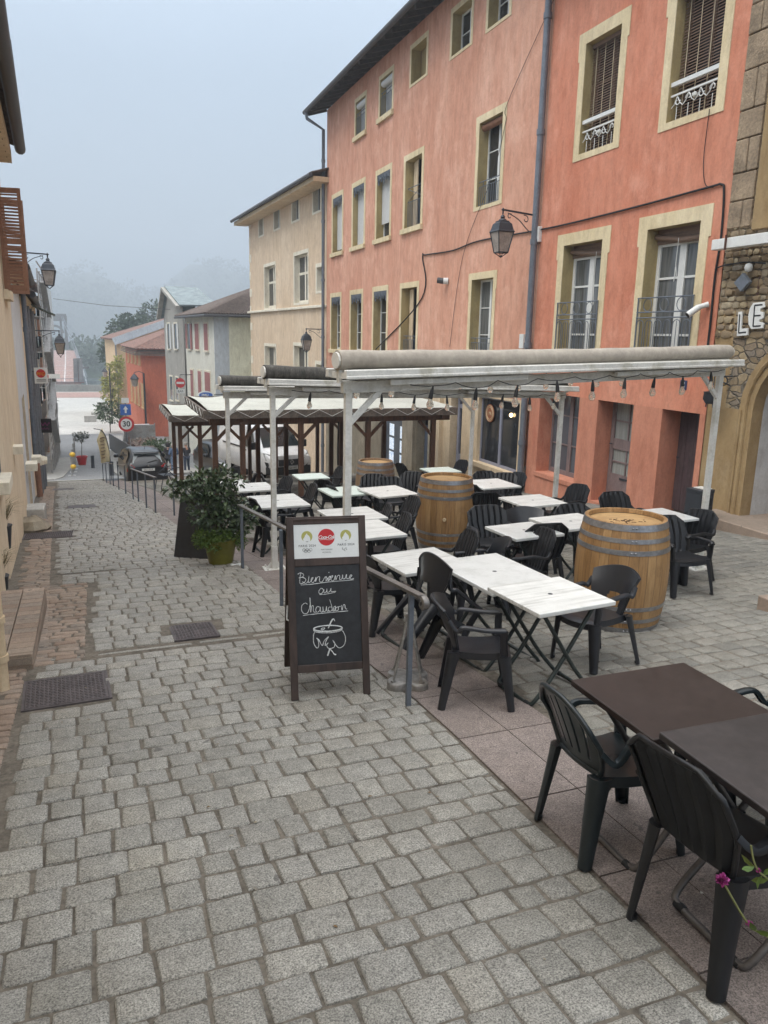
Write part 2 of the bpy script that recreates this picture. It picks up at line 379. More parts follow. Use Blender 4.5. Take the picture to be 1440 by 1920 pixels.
# the narrow edging course at each riser
for r in RIS[2:]:
    course(street, r+.0, r+.045, lambda y: WALLX(y)+.3, lambda y: xr(y)-.01, gx, [.5,.7,.9], [.05], skew=.012)
o = street.build('street_paving', M['granite'], fix=False, smooth=50); tag(o, kind='structure')
br = MB(); skipB = lambda x, y: in_cover(x, y)
course(br, .25, 30, lambda y: WALLX(y)+.06, lambda y: (-.65 if y < 6.5 else WALLX(y)+.46), gx, [.19,.21], [.095,.10,.105], gap=.012, skip=skipB, hgt=.014)
course(br, 6.45, 9.2, lambda y: -.95, lambda y: -.22, gx, [.19,.21], [.095,.10,.105], gap=.012, hgt=.015)
o = br.build('gutter_paving', M['porphyry'], fix=False, smooth=50); tag(o, kind='structure')
slab = MB(); y = -1.0
while y < 35:
    d = random.choice([.62,.7,.8])
    for a, b in ((0, .345), (.345, .69)):
        x0, x1 = xr(y)+a+.003, xr(y)+b-.003; X0, X1 = xr(y+d)+a+.003, xr(y+d)+b-.003; h = .014 + random.uniform(-.001,.001)
        e = .005
        slab.hexa([(x0,y+e,g(y)-.02),(x1,y+e,g(y)-.02),(X1,y+d-e,g(y+d)-.02),(X0,y+d-e,g(y+d)-.02),(x0,y+e,g(y+e)+.004+h),(x1,y+e,g(y+e)+.004+h),(X1,y+d-e,g(y+d)+.004+h),(X0,y+d-e,g(y+d)+.004+h)])
    y += d
o = slab.build('granite_path', M['pinkslab'], fix=False); tag(o, kind='structure')
gt = lambda x, y: g(y) + .000
ter = MB()
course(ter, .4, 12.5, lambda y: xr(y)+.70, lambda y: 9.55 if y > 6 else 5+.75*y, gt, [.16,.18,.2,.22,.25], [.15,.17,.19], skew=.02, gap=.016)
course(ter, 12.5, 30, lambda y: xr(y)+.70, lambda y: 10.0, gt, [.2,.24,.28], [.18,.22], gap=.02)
o = ter.build('terrace_paving', M['granite2'], fix=False, smooth=50); tag(o, kind='structure')

# cast iron covers lying in the paving
for i, (cx, cy, w, d) in enumerate(COVERS):
    a = thing('drain_cover', ['large ribbed rust grey cover plate beside the stone doorstep', 'small square cover plate in the middle of the paved street', 'long dark cover plate near the wall opposite the cafe, second riser up', 'thin dark cover plate across the middle of the cobbles further down', 'farthest cover plate, low on the cobbled street'][i], 'drain cover', (cx, cy, gs(cx, cy)+.007), 0, 'iron covers set in the street')
    a.rotation_euler = (math.atan(-.105), 0, [.05,.02,0,0,0][i])
    MB().box(-w/2, w/2, -d/2, d/2, -.02, .008).build('plate', M['castiron'], a, bevel=.003)
    fr = MB()
    for s in (-1, 1):
        fr.box(s*(w/2+.012)-.01, s*(w/2+.012)+.01, -d/2-.02, d/2+.02, -.02, .005); fr.box(-w/2, w/2, s*(d/2+.012)-.01, s*(d/2+.012)+.01, -.02, .005)
    fr.build('frame', M['castiron'], a)
    rb = MB()
    if i < 3:
        for k in range(int(w/.03)):
            for l in range(int(d/.03)):
                x, y = -w/2+.02+k*.03, -d/2+.02+l*.03; q = .009 if (k+l) % 2 else -.009
                rb.bar((x-.009, y-q, .009), (x+.009, y+q, .009), .006, .004)
        rb.build('tread_pattern', M['castiron'], a)

# lower street, pavements, square, river
def strip(name, m, rows, dz, thick=None, kind='structure'):
    """rows: (y, x0, x1)"""
    mb = MB(); Q = []
    for (a, b), i in zip(zip(rows, rows[1:]), range(99)):
        n = max(1, int((b[0]-a[0])/3))
        for k in range(n + (i == len(rows)-2)):
            t = k/n; y = a[0]+(b[0]-a[0])*t; x0 = a[1]+(b[1]-a[1])*t; x1 = a[2]+(b[2]-a[2])*t
            Q.append([(x0 + (x1-x0)*j/6, y, g(y)+dz) for j in range(7)])
    if thick:
        top = Q; bot = [[(p[0], p[1], p[2]-thick) for p in r] for r in Q]
        mb.grid(top); mb.grid(bot); mb.grid([[r[0] for r in top], [r[0] for r in bot]]); mb.grid([[r[-1] for r in top], [r[-1] for r in bot]])
        mb.grid([top[0], bot[0]]); mb.grid([top[-1], bot[-1]])
    else: mb.grid(Q)
    o = mb.build(name, m, fix=False); tag(o, kind=kind); return o
strip('road', M['asphalt'], [(37.4,-3.4,16),(46,-3.6,12),(58,-4.5,9),(70,-3.4,6),(90,-4,6)], .022)
strip('kerb_strip', M['kerb'], [(36.6,-3.2,.4),(37.4,-3.2,.4)], .05, .05)
strip('pavement', M['pavement'], [(40,-6,-2.2),(62,-7,-1.6)], .06, .06)
strip('plaza', M['plaza'], [(84,-30,40),(168,-60,90)], .03)
# ------------------------------------------------------------------ facades
class Fr:
    """facade frame: a runs along the wall, b is height, n points out of the wall"""
    def __init__(s, o, a, n): s.o, s.a, s.n = Vector(o), Vector(a).normalized(), Vector(n).normalized()
    def p(s, a, b, n=0): return s.o + s.a*a + s.n*n + Vector((0,0,b))
    def box(s, mb, a0, a1, b0, b1, n0, n1):
        P = s.p; return mb.hexa([P(a0,b0,n0),P(a1,b0,n0),P(a1,b0,n1),P(a0,b0,n1),P(a0,b1,n0),P(a1,b1,n0),P(a1,b1,n1),P(a0,b1,n1)])
    def M(s, a, b, n=0, flip=False):
        u = -s.a if flip else s.a
        return plane_M(s.p(a, b, n), u, (0,0,1))
def wall_holes(mb, F, a0, a1, b0, b1, holes, n=0):
    A = sorted({a0, a1, *[v for h in holes for v in h[:2] if a0 < v < a1]}); B = sorted({b0, b1, *[v for h in holes for v in h[2:4] if b0 < v < b1]})
    for x0, x1 in zip(A, A[1:]):
        for z0, z1 in zip(B, B[1:]):
            cx, cz = (x0+x1)/2, (z0+z1)/2
            if any(h[0] < cx < h[1] and h[2] < cz < h[3] for h in holes): continue
            mb.add([F.p(x0,z0,n),F.p(x1,z0,n),F.p(x1,z1,n),F.p(x0,z1,n)], [(0,1,2,3)])
def reveal(F, h, depth, m, parent, n=0, t=.02):
    a0, a1, b0, b1 = h[:4]; mb = MB(); P = F.p
    for q in ([(a0,b0),(a0,b1)], [(a1,b1),(a1,b0)], [(a0,b1),(a1,b1)], [(a1,b0),(a0,b0)]):
        (x, z), (u, w) = q; mb.add([P(x,z,n),P(u,w,n),P(u,w,-depth),P(x,z,-depth)], [(0,1,2,3)])
    return mb.build('reveal', m, parent, fix=False)
def casement(F, h, n, parent, fm, gm, leaves=2, bars=(.33,.66), t=.05, bt=.025, dep=.05):
    """window joinery: outer frame, leaves, glazing bars, panes"""
    a0, a1, b0, b1 = h[:4]; mb = MB(); w = (a1-a0)/leaves
    for k in range(leaves):
        x0, x1 = a0+k*w, a0+(k+1)*w
        F.box(mb, x0, x0+t, b0, b1, n-dep, n); F.box(mb, x1-t+.001, x1, b0, b1, n-dep, n)
        F.box(mb, x0+t, x1-t, b1-t, b1, n-dep, n-.002); F.box(mb, x0+t, x1-t, b0, b0+t*1.5, n-dep, n-.002)
        for q in bars: F.box(mb, x0+t, x1-t, b0+(b1-b0)*q-bt/2, b0+(b1-b0)*q+bt/2, n-dep, n-.006)
    f = mb.build('frame', fm, parent)
    g_ = MB(); g_.add([F.p(a0,b0,n-dep*.6),F.p(a1,b0,n-dep*.6),F.p(a1,b1,n-dep*.6),F.p(a0,b1,n-dep*.6)], [(0,1,2,3)])
    g_.build('pane', gm, parent, fix=False); return f
def trim(F, h, w, m, parent, sill=.0, ears=0, proud=.014, bottom=True, name='window', label=None, left=True):
    a0, a1, b0, b1 = h[:4]; mb = MB()
    F.box(mb, a0-w, a0, b0-(w*.6 if bottom and not sill else 0), b1, 0, proud); F.box(mb, a1, a1+w, b0-(w*.6 if bottom and not sill else 0), b1, 0, proud)
    F.box(mb, a0-w, a1+w, b1, b1+w*1.15, 0, proud)
    if ears:
        F.box(mb, a0-w-ears, a0-w, b1-.28, b1+w*1.15, 0, proud); F.box(mb, a1+w, a1+w+ears, b1-.28, b1+w*1.15, 0, proud)
    if bottom and not sill: F.box(mb, a0, a1, b0-w*.6, b0, 0, proud)
    o = mb.build(name, m, parent, label=label)
    if sill:
        s = MB(); F.box(s, a0-w-.05, a1+w+.05, b0-.16, b0, 0, sill); s.build('sill', m, o, bevel=.008)
    return o
def railing(F, a0, a1, b0, b1, n, m, parent, style='bars'):
    mb = MB(); P = F.p; T = lambda p, q, r=.009: mb.tube([P(*p), P(*q)], r, 6)
    if style == 'bars':
        T((a0,b1,n),(a1,b1,n),.013); T((a0,b1-.12,n),(a1,b1-.12,n)); T((a0,b0+.05,n),(a1,b0+.05,n))
        k = max(4, int((a1-a0)/.11))
        for i in range(k+1): T((a0+(a1-a0)*i/k,b0+.02,n),(a0+(a1-a0)*i/k,b1-.12 if i % 3 else b1,n))
    elif style == 'cross':
        T((a0,b1,n),(a1,b1,n),.014); T((a0,b1-.42,n),(a1,b1-.42,n),.012)
        T((a0,b1-.4,n),(a1,b1-.02,n)); T((a0,b1-.02,n),(a1,b1-.4,n)); T((a0,b0+.04,n),(a1,b0+.04,n))
        for i in range(13): T((a0+(a1-a0)*i/12,b0,n),(a0+(a1-a0)*i/12,b1-.42,n))
    elif style == 'rings':
        for z in (b1, b1-.26, b1-.36, b0+.06): T((a0,z,n),(a1,z,n),.013)
        for i in range(3):
            c = a0+(a1-a0)*(.2+.3*i); mb.tube([P(c+.115*math.cos(t*PI/8),b1-.13+.115*math.sin(t*PI/8),n) for t in range(17)], .008, 5, False)
        for s in (a0+.02, a1-.02): T((s,b0,n),(s,b1,n),.014)
        k = 6; w = (a1-a0)/k
        for i in range(k):
            x0 = a0+w*i+.03; x1 = a0+w*(i+1)-.03
            mb.tube([P(x0,b0+.06,n),P(x0,b1-.48,n)]+[P((x0+x1)/2-(x1-x0)/2*math.cos(t*PI/6),b1-.48+.08*math.sin(t*PI/6),n) for t in range(1,6)]+[P(x1,b1-.48,n),P(x1,b0+.06,n)], .008, 5)
            T(((x0+x1)/2,b0+.06,n),((x0+x1)/2,b1-.42,n),.006)
    elif style == 'scroll':
        F.box(mb, a0, a1, b1-.035, b1+.035, n-.03, n+.03); F.box(mb, a0, a1, b1-.20, b1-.17, n-.015, n+.015)
        L = a1-a0
        for i in range(4):
            c = a0+L*(.14+.24*i); r = .085
            mb.tube([P(c+(r-.009*t)*math.cos(t*.55+i*PI),b1-.29+(r-.009*t)*math.sin(t*.55+i*PI),n) for t in range(9)], .011, 5)
            mb.tube([P(c,b1-.20,n),P(c+L*.06,b1-.33,n),P(c+L*.12,b1-.38,n),P(c+L*.18,b1-.33,n),P(c+L*.24,b1-.22,n)][:5 if i < 3 else 3], .009, 5)
            T((c,b0,n),(c,b1-.38,n),.007)
        mb.lathe([(.0,-.05),(.045,-.02),(.05,.02),(.0,.05)], 8, P((a0+a1)/2, b1-.29, n))
    return mb.build('railing', m, parent, smooth=40)
def roof_edge(F, a0, a1, z, parent, over=.75, depth=5, slope=.30, rafters=True, tm=None, gutter=True, flat=False):
    """tiled roof with its eave: pan tiles, rafters or a boxed soffit, gutter"""
    tm = tm or M['tile']; mb = MB(); n = int((a1-a0)/.22); rows = [-depth, -depth*.5, 0, over*.5, over+.06]
    P = []
    for i in range(n*4+1):
        a = a0+(a1-a0)*i/(n*4); w = .035*math.cos(i*PI/2)
        P.append([F.p(a, z - q*slope + w + .10, q) for q in rows])
    mb.grid(P, .03); r = mb.build('roof', tm, parent, smooth=60)
    if rafters:
        rf = MB(); k = int((a1-a0)/.62)
        for i in range(k+1):
            a = a0+.1+(a1-a0-.2)*i/k
            rf.bar(F.p(a, z-.06+.1*slope, -.1), F.p(a, z-.06-over*slope, over-.04), .10, .14)
        bd = [[F.p(a, z+.025-q*slope, q) for q in (-.05, over)] for a in (a0, a1)]
        rf.grid(bd, .02); rf.build('rafter', M['oldwood'], r)
    else:
        sf = MB(); F.box(sf, a0, a1, z-over*slope-.22, z-over*slope-.02, 0, over-.05); sf.build('soffit', M['cream'], r)
    if gutter:
        gm_ = MB(); zz = z-over*slope+.02
        gm_.tube([F.p(a0-.05, zz, over+.09), F.p(a1+.05, zz, over+.09)], .085, 10); gm_.build('gutter', M['zincdark'], r, smooth=50)
    return r
def downpipe(pts, parent, m=None, r=.055):
    mb = MB(); mb.tube(pts, r, 10)
    p0, p1 = Vector(pts[-2]), Vector(pts[-1])
    k = max(1, int((p1-p0).length/2.2))
    for i in range(k): mb.tube([p0+(p1-p0)*((i+.5)/k)-Vector((0,0,.06)), p0+(p1-p0)*((i+.5)/k)+Vector((0,0,.06))], r*1.25, 10)
    return mb.build('downpipe', m or M['zinc'], parent, smooth=50)

XF = 9.8
FR = Fr((XF, 0, 0), (0,1,0), (-1,0,0))
def fy(px, py, x=XF):
    p = at_x(px, py, x); return p.y, p.z

# --- orange-red house on the right -------------------------------------------------
houseR = thing('house', 'orange red rendered house with wooden slat blinds and number 8 doorway', 'house', (XF, 13.4, g(13.4)), 0)
def loc(o):  # keep world coordinates under a parent placed elsewhere
    def f(obj): obj.matrix_parent_inverse = o.matrix_basis.inverted(); return obj
    return f
def reparent(root):
    """children were built in world coordinates; shift them into the thing's own frame"""
    bpy.context.view_layer.update()
    inv = root.matrix_world.inverted()
    for c in root.children:
        if c.type == 'MESH' and not c.get('_l'):
            c.matrix_parent_inverse = inv
RU = [(13.80,14.97,5.62,7.72), (11.08,12.27,5.62,7.66)]
RL = [(13.88,15.28,1.30,3.83), (11.12,12.50,1.30,3.85)]
gwin = (*sorted((fy(1014,730)[0], fy(1088,737)[0])), fy(1010,885)[1], fy(1050,733)[1])
gdoor = (*sorted((fy(1123,738)[0], fy(1190,745)[0])), g(12)-.1, fy(1150,741)[1])
pdoor = (*sorted((fy(1245,740)[0], fy(1316,745)[0])), g(11)-.1, fy(1280,743)[1])
ZR = 9.95
mb = MB(); wall_holes(mb, FR, 10.5, 16.3, .62, ZR, RU+RL)
mb.build('wall', M['red'], houseR, fix=False)
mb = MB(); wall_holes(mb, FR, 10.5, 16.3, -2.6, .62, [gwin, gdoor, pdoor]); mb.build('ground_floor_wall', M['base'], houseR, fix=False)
mb = MB(); mb.box(XF, XF+8, 10.5, 10.52, -2.6, ZR); mb.box(XF+7.9, XF+8, 10.5, 16.3, -2.6, ZR); mb.box(XF+.42, XF+7.9, 10.6, 16.2, -2.6, -2.5); mb.build('side_wall', M['red'], houseR)
M['blindwood'] = mat('dark_brown_blind_slat', (.20,.125,.085), .6, var=.3, stretch=(1,.2,4), bmp=.1)
M['blindstring'] = mat('beige_blind_tape', (.52,.43,.30), .8, var=.1, bmp=0)
for h in RU:
    w = trim(FR, h, .20, M['trim'], houseR, ears=.05)
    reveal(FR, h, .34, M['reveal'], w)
    casement(FR, h, -.30, w, M['blindwood'], M['glass'])
    bl = MB(); z = h[2]+.02
    while z < h[3]-.1:
        bl.hexa([FR.p(h[0]+.02,z,-.17),FR.p(h[1]-.02,z,-.17),FR.p(h[1]-.02,z+.026,-.195),FR.p(h[0]+.02,z+.026,-.195),FR.p(h[0]+.02,z+.005,-.167),FR.p(h[1]-.02,z+.005,-.167),FR.p(h[1]-.02,z+.031,-.192),FR.p(h[0]+.02,z+.031,-.192)])
        z += .048
    FR.box(bl, h[0]+.02, h[1]-.02, h[3]-.09, h[3]-.01, -.22, -.14)
    b_ = bl.build('slat_blind', M['blindwood'], w)
    st = MB()
    for q in (.14, .38, .62, .86): FR.box(st, h[0]+(h[1]-h[0])*q-.008, h[0]+(h[1]-h[0])*q+.008, h[2]+.02, h[3]-.09, -.165, -.16)
    st.build('blind_tape', M['blindstring'], w)
    railing(FR, h[0], h[1], h[2], h[2]+.62, -.06, M['white'], w, 'scroll')
for i, h in enumerate(RL):
    w = trim(FR, h, .21, M['trim'], houseR, ears=.05, bottom=False)
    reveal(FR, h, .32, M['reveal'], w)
    casement(FR, (h[0],h[1],h[2],h[3]-.22), -.27, w, M['white'], M['glasscurt'], bars=(.28,.72), t=.085, bt=.04)
    rb = MB(); FR.box(rb, h[0], h[1], h[3]-.26, h[3]-.0, -.30, -.24); rb.tube([FR.p(h[0]+.02,h[3]-.24,-.2), FR.p((h[0]+h[1])/2,h[3]-.2-.03*i,-.2), FR.p(h[1]-.02,h[3]-.12,-.2)], .055, 8)
    rb.build('rolled_blind', M['blindwood'], w, smooth=50)
    cd_ = MB(); c = h[0]+(h[1]-h[0])*(.5 if i else .28)
    cd_.tube([FR.p(c,h[3]-.2,-.14), FR.p(c+.01,h[3]-.65,-.14), FR.p(c-.03,h[3]-.85-.4*(1-i),-.14), FR.p(c+.02,h[3]-.95-.4*(1-i),-.14), FR.p(c+.01,h[3]-.7,-.14)], .007, 5)
    cd_.build('pull_cord', M['white'], w)
    railing(FR, h[0]-.06, h[1]+.06, h[2], 2.62, .04, M['bluegrey'], w, 'rings')
M['mauve'] = mat('faded_mauve_joinery', (.205,.155,.15), .6, var=.18, stretch=(1,1,.3), bmp=.15)
M['purple'] = mat('weathered_purple_planks', (.075,.048,.052), .7, var=.35, scale=3, stretch=(6,6,.5), bmp=.3, dirt=(.12,.08,.08))
def recess(h, depth, m, parent):
    return reveal(FR, h, depth, m, parent)
# ground floor window
w = MB(); FR.box(w, gwin[0]-.06, gwin[1]+.05, gwin[2]-.10, gwin[2]-.004, -.4, .03); w = w.build('window', M['base'], houseR)
recess(gwin, .42, M['base'], w); casement(FR, gwin, -.36, w, M['mauve'], M['glassgrey'], 2, (.36,.70), .07, .03)
# glazed door
d = MB(); a0, a1, b0, b1 = gdoor[0]+.03, gdoor[1]-.03, g(12.2)+.03, gdoor[3]-.05
for x0, x1 in ((a0,a0+.11),(a1-.11,a1)): FR.box(d, x0, x1, b0, b1, -.42, -.36)
for z0, z1 in ((b0,b0+.5),(b0+1.02,b0+1.24),(b1-.13,b1)): FR.box(d, a0+.11, a1-.11, z0, z1, -.42, -.365)
FR.box(d, (a0+a1)/2-.018, (a0+a1)/2+.018, b0+.5, b1-.13, -.41, -.37)
for z in ((b0+.76), (b0+1.24+b1-.13)/2): FR.box(d, a0+.11, a1-.11, z-.016, z+.016, -.41, -.372)
d = d.build('door', M['mauve'], houseR, label='mauve grey door with eight curtained panes')
q = MB(); q.add([FR.p(a0,b0,-.395),FR.p(a1,b0,-.395),FR.p(a1,b1,-.395),FR.p(a0,b1,-.395)], [(0,1,2,3)]); q.build('pane', M['glassbright'], d, fix=False)
q = MB(); q.tube([FR.p(a1-.055,b0+1.12,-.36),FR.p(a1-.055,b0+1.12,-.31),FR.p(a1-.14,b0+1.12,-.31)], .011, 6); q.build('handle', M['iron'], d); q = MB(); FR.box(q, (a0+a1)/2-.13, (a0+a1)/2+.13, b0+.40, b0+.44, -.365, -.35); q.build('letter_slot', M['iron'], d)
recess(gdoor, .45, M['base'], d)
# plank door
d = MB(); a0, a1, b0, b1 = pdoor[0]+.02, pdoor[1]-.02, g(11)+.02, pdoor[3]-.03
k = 9
for i in range(k):
    x0 = a0+(a1-a0)*i/k; x1 = a0+(a1-a0)*(i+1)/k; FR.box(d, x0+.003, x1-.003, b0, b1-.13, -.46, -.42+.003*(i % 2))
d = d.build('plank_door', M['purple'], houseR, bevel=.004)
q = MB(); FR.box(q, a0, a1, b1-.12, b1, -.46, -.40); q.build('door_head', M['oldwood'], d)
q = MB(); q.tube([FR.p(a1-.06,b0+1.0,-.42),FR.p(a1-.06,b0+1.0,-.37),FR.p(a1-.12,b0+1.0,-.37)], .012, 6); q.build('handle', M['iron'], d)
recess(pdoor, .5, M['base'], d)
roof_edge(FR, 10.5, 16.3, ZR, houseR, over=.6)
downpipe([FR.p(16.37,ZR-.1,.12), FR.p(16.37,g(16)+.05,.12)], houseR, r=.075)
# small fittings on the wall
num = MB(); a, b = fy(1282,722); FR.box(num, a-.085, a+.085, b-.085, b+.085, 0, .012)
M['navy'] = mat('navy_enamel', (.018,.028,.09), .3, var=.05, bmp=0, coat=.4)
n_ = tag(num.build('house_number', M['navy'], None, bevel=.006), 'small navy blue enamel plate with a white 8 above the purple door', 'house number')
text('numeral', '8', .17, M['white'], n_, FR.M(a, b, .0135, True))

# --- pink-red house on the left ----------------------------------------------------
houseL = thing('house', 'long faded salmon house with iron valances and pale roller shutters', 'house', (XF, 25, g(25)))
ZL = 11.05
MID = [(31.78,33.12,5.2,7.38,'s',.04), (29.02,30.36,5.2,7.38,'s',-.02), (26.26,27.6,5.2,7.36,'s',.42), (23.50,24.86,5.25,7.32,'x',0), (18.40,19.66,5.22,7.28,'c',0)]
LOW = [(31.95,33.28,1.22,3.4,'c',0), (29.15,30.5,1.22,3.4,'c',0), (26.38,27.75,1.22,3.4,'c',0), (23.6,24.95,1.22,3.38,'x',0), (18.48,19.72,1.2,3.36,'c',0)]
TOP = [(29.0,30.15,9.15,10.35,'r',0), (26.25,27.45,9.18,10.4,'r',0), (23.4,24.6,9.5,10.5,'e',0), (20.42,21.6,9.42,10.5,'c',0), (18.36,19.45,9.42,10.5,'c',0)]
mb = MB(); wall_holes(mb, FR, 16.3, 34.05, .35, ZL, MID+LOW+TOP); mb.build('wall', M['pink'], houseL, fix=False)
mb = MB(); mb.box(XF, XF+8, 34.03, 34.05, -6, ZL); mb.box(XF+7.9, XF+8, 16.3, 34.05, -6, ZL); mb.box(XF+.02, XF+8, 16.3, 16.32, ZR-.5, ZL); mb.build('side_wall', M['pink'], houseL)
M['shutter'] = mat('white_roller_shutter', (.62,.62,.61), .5, var=.05, bmp=0)
M['valance'] = mat('blue_grey_iron_valance', (.13,.145,.17), .6, .1, var=.25, bmp=.2)
M['shade'] = mat('rust_fabric_blind', (.25,.12,.07), .9, var=.2, bmp=.2)
def rolled(F, h, n, parent, upto):
    sh = MB(); z = h[3]-.02; z1 = h[2]+upto
    while z > z1:
        sh.add([F.p(h[0]+.02,z-.045,n),F.p(h[1]-.02,z-.045,n),F.p(h[1]-.02,z-.03,n+.012),F.p(h[0]+.02,z-.03,n+.012),F.p(h[1]-.02,z,n+.004),F.p(h[0]+.02,z,n+.004)], [(0,1,2,3),(3,2,4,5)]); z -= .045
    return sh.build('roller_shutter', M['shutter'], parent, fix=False)
def lambrequin(F, h, n, parent, dz=.36):
    """pierced iron valance with a scalloped lower edge"""
    mb = MB(); k = 5; w = (h[1]-h[0])/k
    F.box(mb, h[0], h[1], h[3]-.05, h[3], n, n+.02)
    for i in range(k):
        c = h[0]+w*(i+.5); dd = dz*(.8 if i % 2 else 1.0)
        mb.prism([F.p(c-w/2,h[3]-.05,n),F.p(c+w/2,h[3]-.05,n),F.p(c+w*.5,h[3]-dd*.42,n),F.p(c+w*.30,h[3]-dd*.6,n),F.p(c+w*.2,h[3]-dd*.9,n),F.p(c,h[3]-dd,n),F.p(c-w*.2,h[3]-dd*.9,n),F.p(c-w*.30,h[3]-dd*.6,n),F.p(c-w*.5,h[3]-dd*.42,n)], F.n*.012)
        for r_, zz in ((.055,.13),(.04,.24)):
            mb.tube([F.p(c+r_*math.cos(t*PI/5),h[3]-zz*dd/.36+r_*math.sin(t*PI/5),n+.02) for t in range(11)], .009, 5, False)
    return mb.build('valance', M['valance'], parent)
for row, hs in enumerate((MID, LOW, TOP)):
    for i, h in enumerate(hs):
        first3 = i < 3 and row < 2
        w = trim(FR, h, .155 if row < 2 else .12, M['trim'], houseL, sill=(.09 if (first3 or (i == 3 and row == 0) or (row == 2 and i < 2)) else 0), ears=.035 if i == 4 and row < 2 else 0)
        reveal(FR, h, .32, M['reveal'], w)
        if h[4] == 'e':
            q = MB(); FR.box(q, h[0], h[1], h[2], h[3], -.5, -.33); q.build('pane', M['reveal'], w); continue
        x = h[4] == 'x'
        if x:
            q = MB(); FR.box(q, h[0], h[1], h[2], h[3], -.9, -.31); q.build('pane', M['black'], w)  # no glass here: black box paints the dark room behind the open window
            q = MB(); q.bar(FR.p(h[1]-.02,(h[2]+h[3])/2,-.28), FR.p(h[1]-.45,(h[2]+h[3])/2,-.05), h[3]-h[2]-.06, .05, up=FR.n) if False else q.hexa([FR.p(h[1]-.05,h[2]+.03,-.30),FR.p(h[1]-.62,h[2]+.03,-.20),FR.p(h[1]-.62,h[2]+.03,-.17),FR.p(h[1]-.05,h[2]+.03,-.27),FR.p(h[1]-.05,h[3]-.03,-.30),FR.p(h[1]-.62,h[3]-.03,-.20),FR.p(h[1]-.62,h[3]-.03,-.17),FR.p(h[1]-.05,h[3]-.03,-.27)])
            q.build('open_leaf', M['cream'], w)
            railing(FR, h[0]+.02, h[1]-.02, h[2], h[2]+(1.25 if row == 0 else .62), -.10, M['bluegrey'], w, 'cross' if row == 0 else 'bars')
        else:
            casement(FR, h, -.27, w, M['white'], M['glass'] if (row, i) != (1, 4) else M['glasscurt'], bars=(.33,.66) if row < 2 else (.5,))
            if h[4] == 's': rolled(FR, h, -.2, w, h[5]+.12)
            if h[4] == 'r':
                rolled(FR, h, -.22, w, .25); q = MB(); q.tube([FR.p(h[0]+.03,h[3]-.12,-.12),FR.p(h[1]-.03,h[3]-.12,-.12)], .11, 10); q.build('shutter_box', M['shutter'], w, smooth=50)
                railing(FR, h[0], h[1], h[2], h[2]+.8, -.05, M['bluegrey'], w, 'bars')
        if first3: lambrequin(FR, h, -.02, w)
        if i == 4 and row < 2: railing(FR, h[0], h[1], h[2], h[2]+.62, -.06, M['bluegrey'], w, 'bars')
        if i == 4 and row == 0:
            q = MB(); q.tube([FR.p(h[0],h[3]-.1,-.14),FR.p(h[1],h[3]-.1,-.14)], .09, 8); q.build('rolled_blind', M['shade'], w, smooth=50)
roof_edge(FR, 16.3, 34.6, ZL+.15, houseL, over=.75)
downpipe([FR.p(34.35,ZL-.1,.84), FR.p(34.35,ZL-.35,.80), FR.p(34.2,ZL-.75,.12), FR.p(34.2,g(34),.12)], houseL, r=.07)

# shops on the ground floor of the pink house
shop = {}
swin = (*sorted((fy(898,743)[0], fy(975,754)[0])), fy(930,877)[1], fy(930,748)[1])
sdoor = (*sorted((fy(846,742)[0], fy(868,742)[0])), g(20)-.2, .30)
M['lavender'] = mat('lavender_grey_paint', (.26,.265,.33), .5, var=.08, bmp=.05)
M['bluedoor'] = mat('slate_blue_paint', (.085,.105,.145), .5, var=.15, bmp=.1)
M['oldstone'] = plaster('worn_grey_stone', (.27,.23,.17), (.16,.135,.10), (.38,.33,.25), .2, .9, .6)
bdoor = (*sorted((fy(781,790)[0], fy(803,790)[0])), g(24)-.3, fy(790,779)[1])
ewin = (*sorted((fy(721,790)[0], fy(761,790)[0])), fy(740,872)[1], fy(740,782)[1])
mb = MB(); wall_holes(mb, FR, 16.42, 21.9, -4.4, .35, [swin, sdoor]); mb.build('shopfront', M['cream'], houseL, fix=False)
mb = MB(); wall_holes(mb, FR, 21.9, 34.05, -6, .35, [bdoor, ewin]); mb.build('ground_floor_wall', M['oldstone'], houseL, fix=False)
w = MB(); FR.box(w, swin[0]-.15, swin[1]+.15, swin[2]-.12, swin[2]-.0, 0, .10); w = w.build('shop_window', M['cream'], houseL, label='wide shop window with grey frame and a lit bulb inside')
reveal(FR, swin, .2, M['cream'], w); casement(FR, swin, -.10, w, M['lavender'], M['glass'], 2, (), .05)
M['rust_sign'] = mat('round_copper_sign', (.36,.13,.06), .5, .3, bmp=.1)
q = MB(); c = FR.p(swin[1]-.52, swin[3]-.42, -.09); q.tube([c, c+FR.n*.008], .24, 24); dsk = q.build('round_sign', M['rust_sign'], w, smooth=40)
q = MB()
for rr in (.20,.16): q.tube([c+FR.n*.012+FR.a*rr*math.cos(t*PI/12)+Vector((0,0,rr*math.sin(t*PI/12))) for t in range(25)], .006, 5, False)
for t in range(7): q.tube([c+FR.n*.012+FR.a*(-.1+.033*t)+Vector((0,0,.05*math.sin(t*2.1))), c+FR.n*.012+FR.a*(-.09+.033*t)+Vector((0,0,-.05*math.cos(t*1.3)))], .006, 5)
q.build('sign_lettering', M['trim'], w)
m, nt, b = nodes('lit_bulb'); b.inputs['Emission Color'].default_value = (1,.72,.35,1); b.inputs['Emission Strength'].default_value = 9; M['lit'] = m
q = MB(); q.lathe([(0,-.05),(.035,-.03),(.045,.0),(.03,.04),(0,.06)], 10, FR.p(swin[0]+.55, swin[3]-.36, -.085)); q.build('bulb', M['lit'], w, smooth=60)
d = MB(); a0, a1, b0, b1 = sdoor[0]+.03, sdoor[1]-.03, g(20)+.02, sdoor[3]
for x0, x1 in ((a0,a0+.13),(a1-.13,a1)): FR.box(d, x0, x1, b0, b1, -.3, -.22)
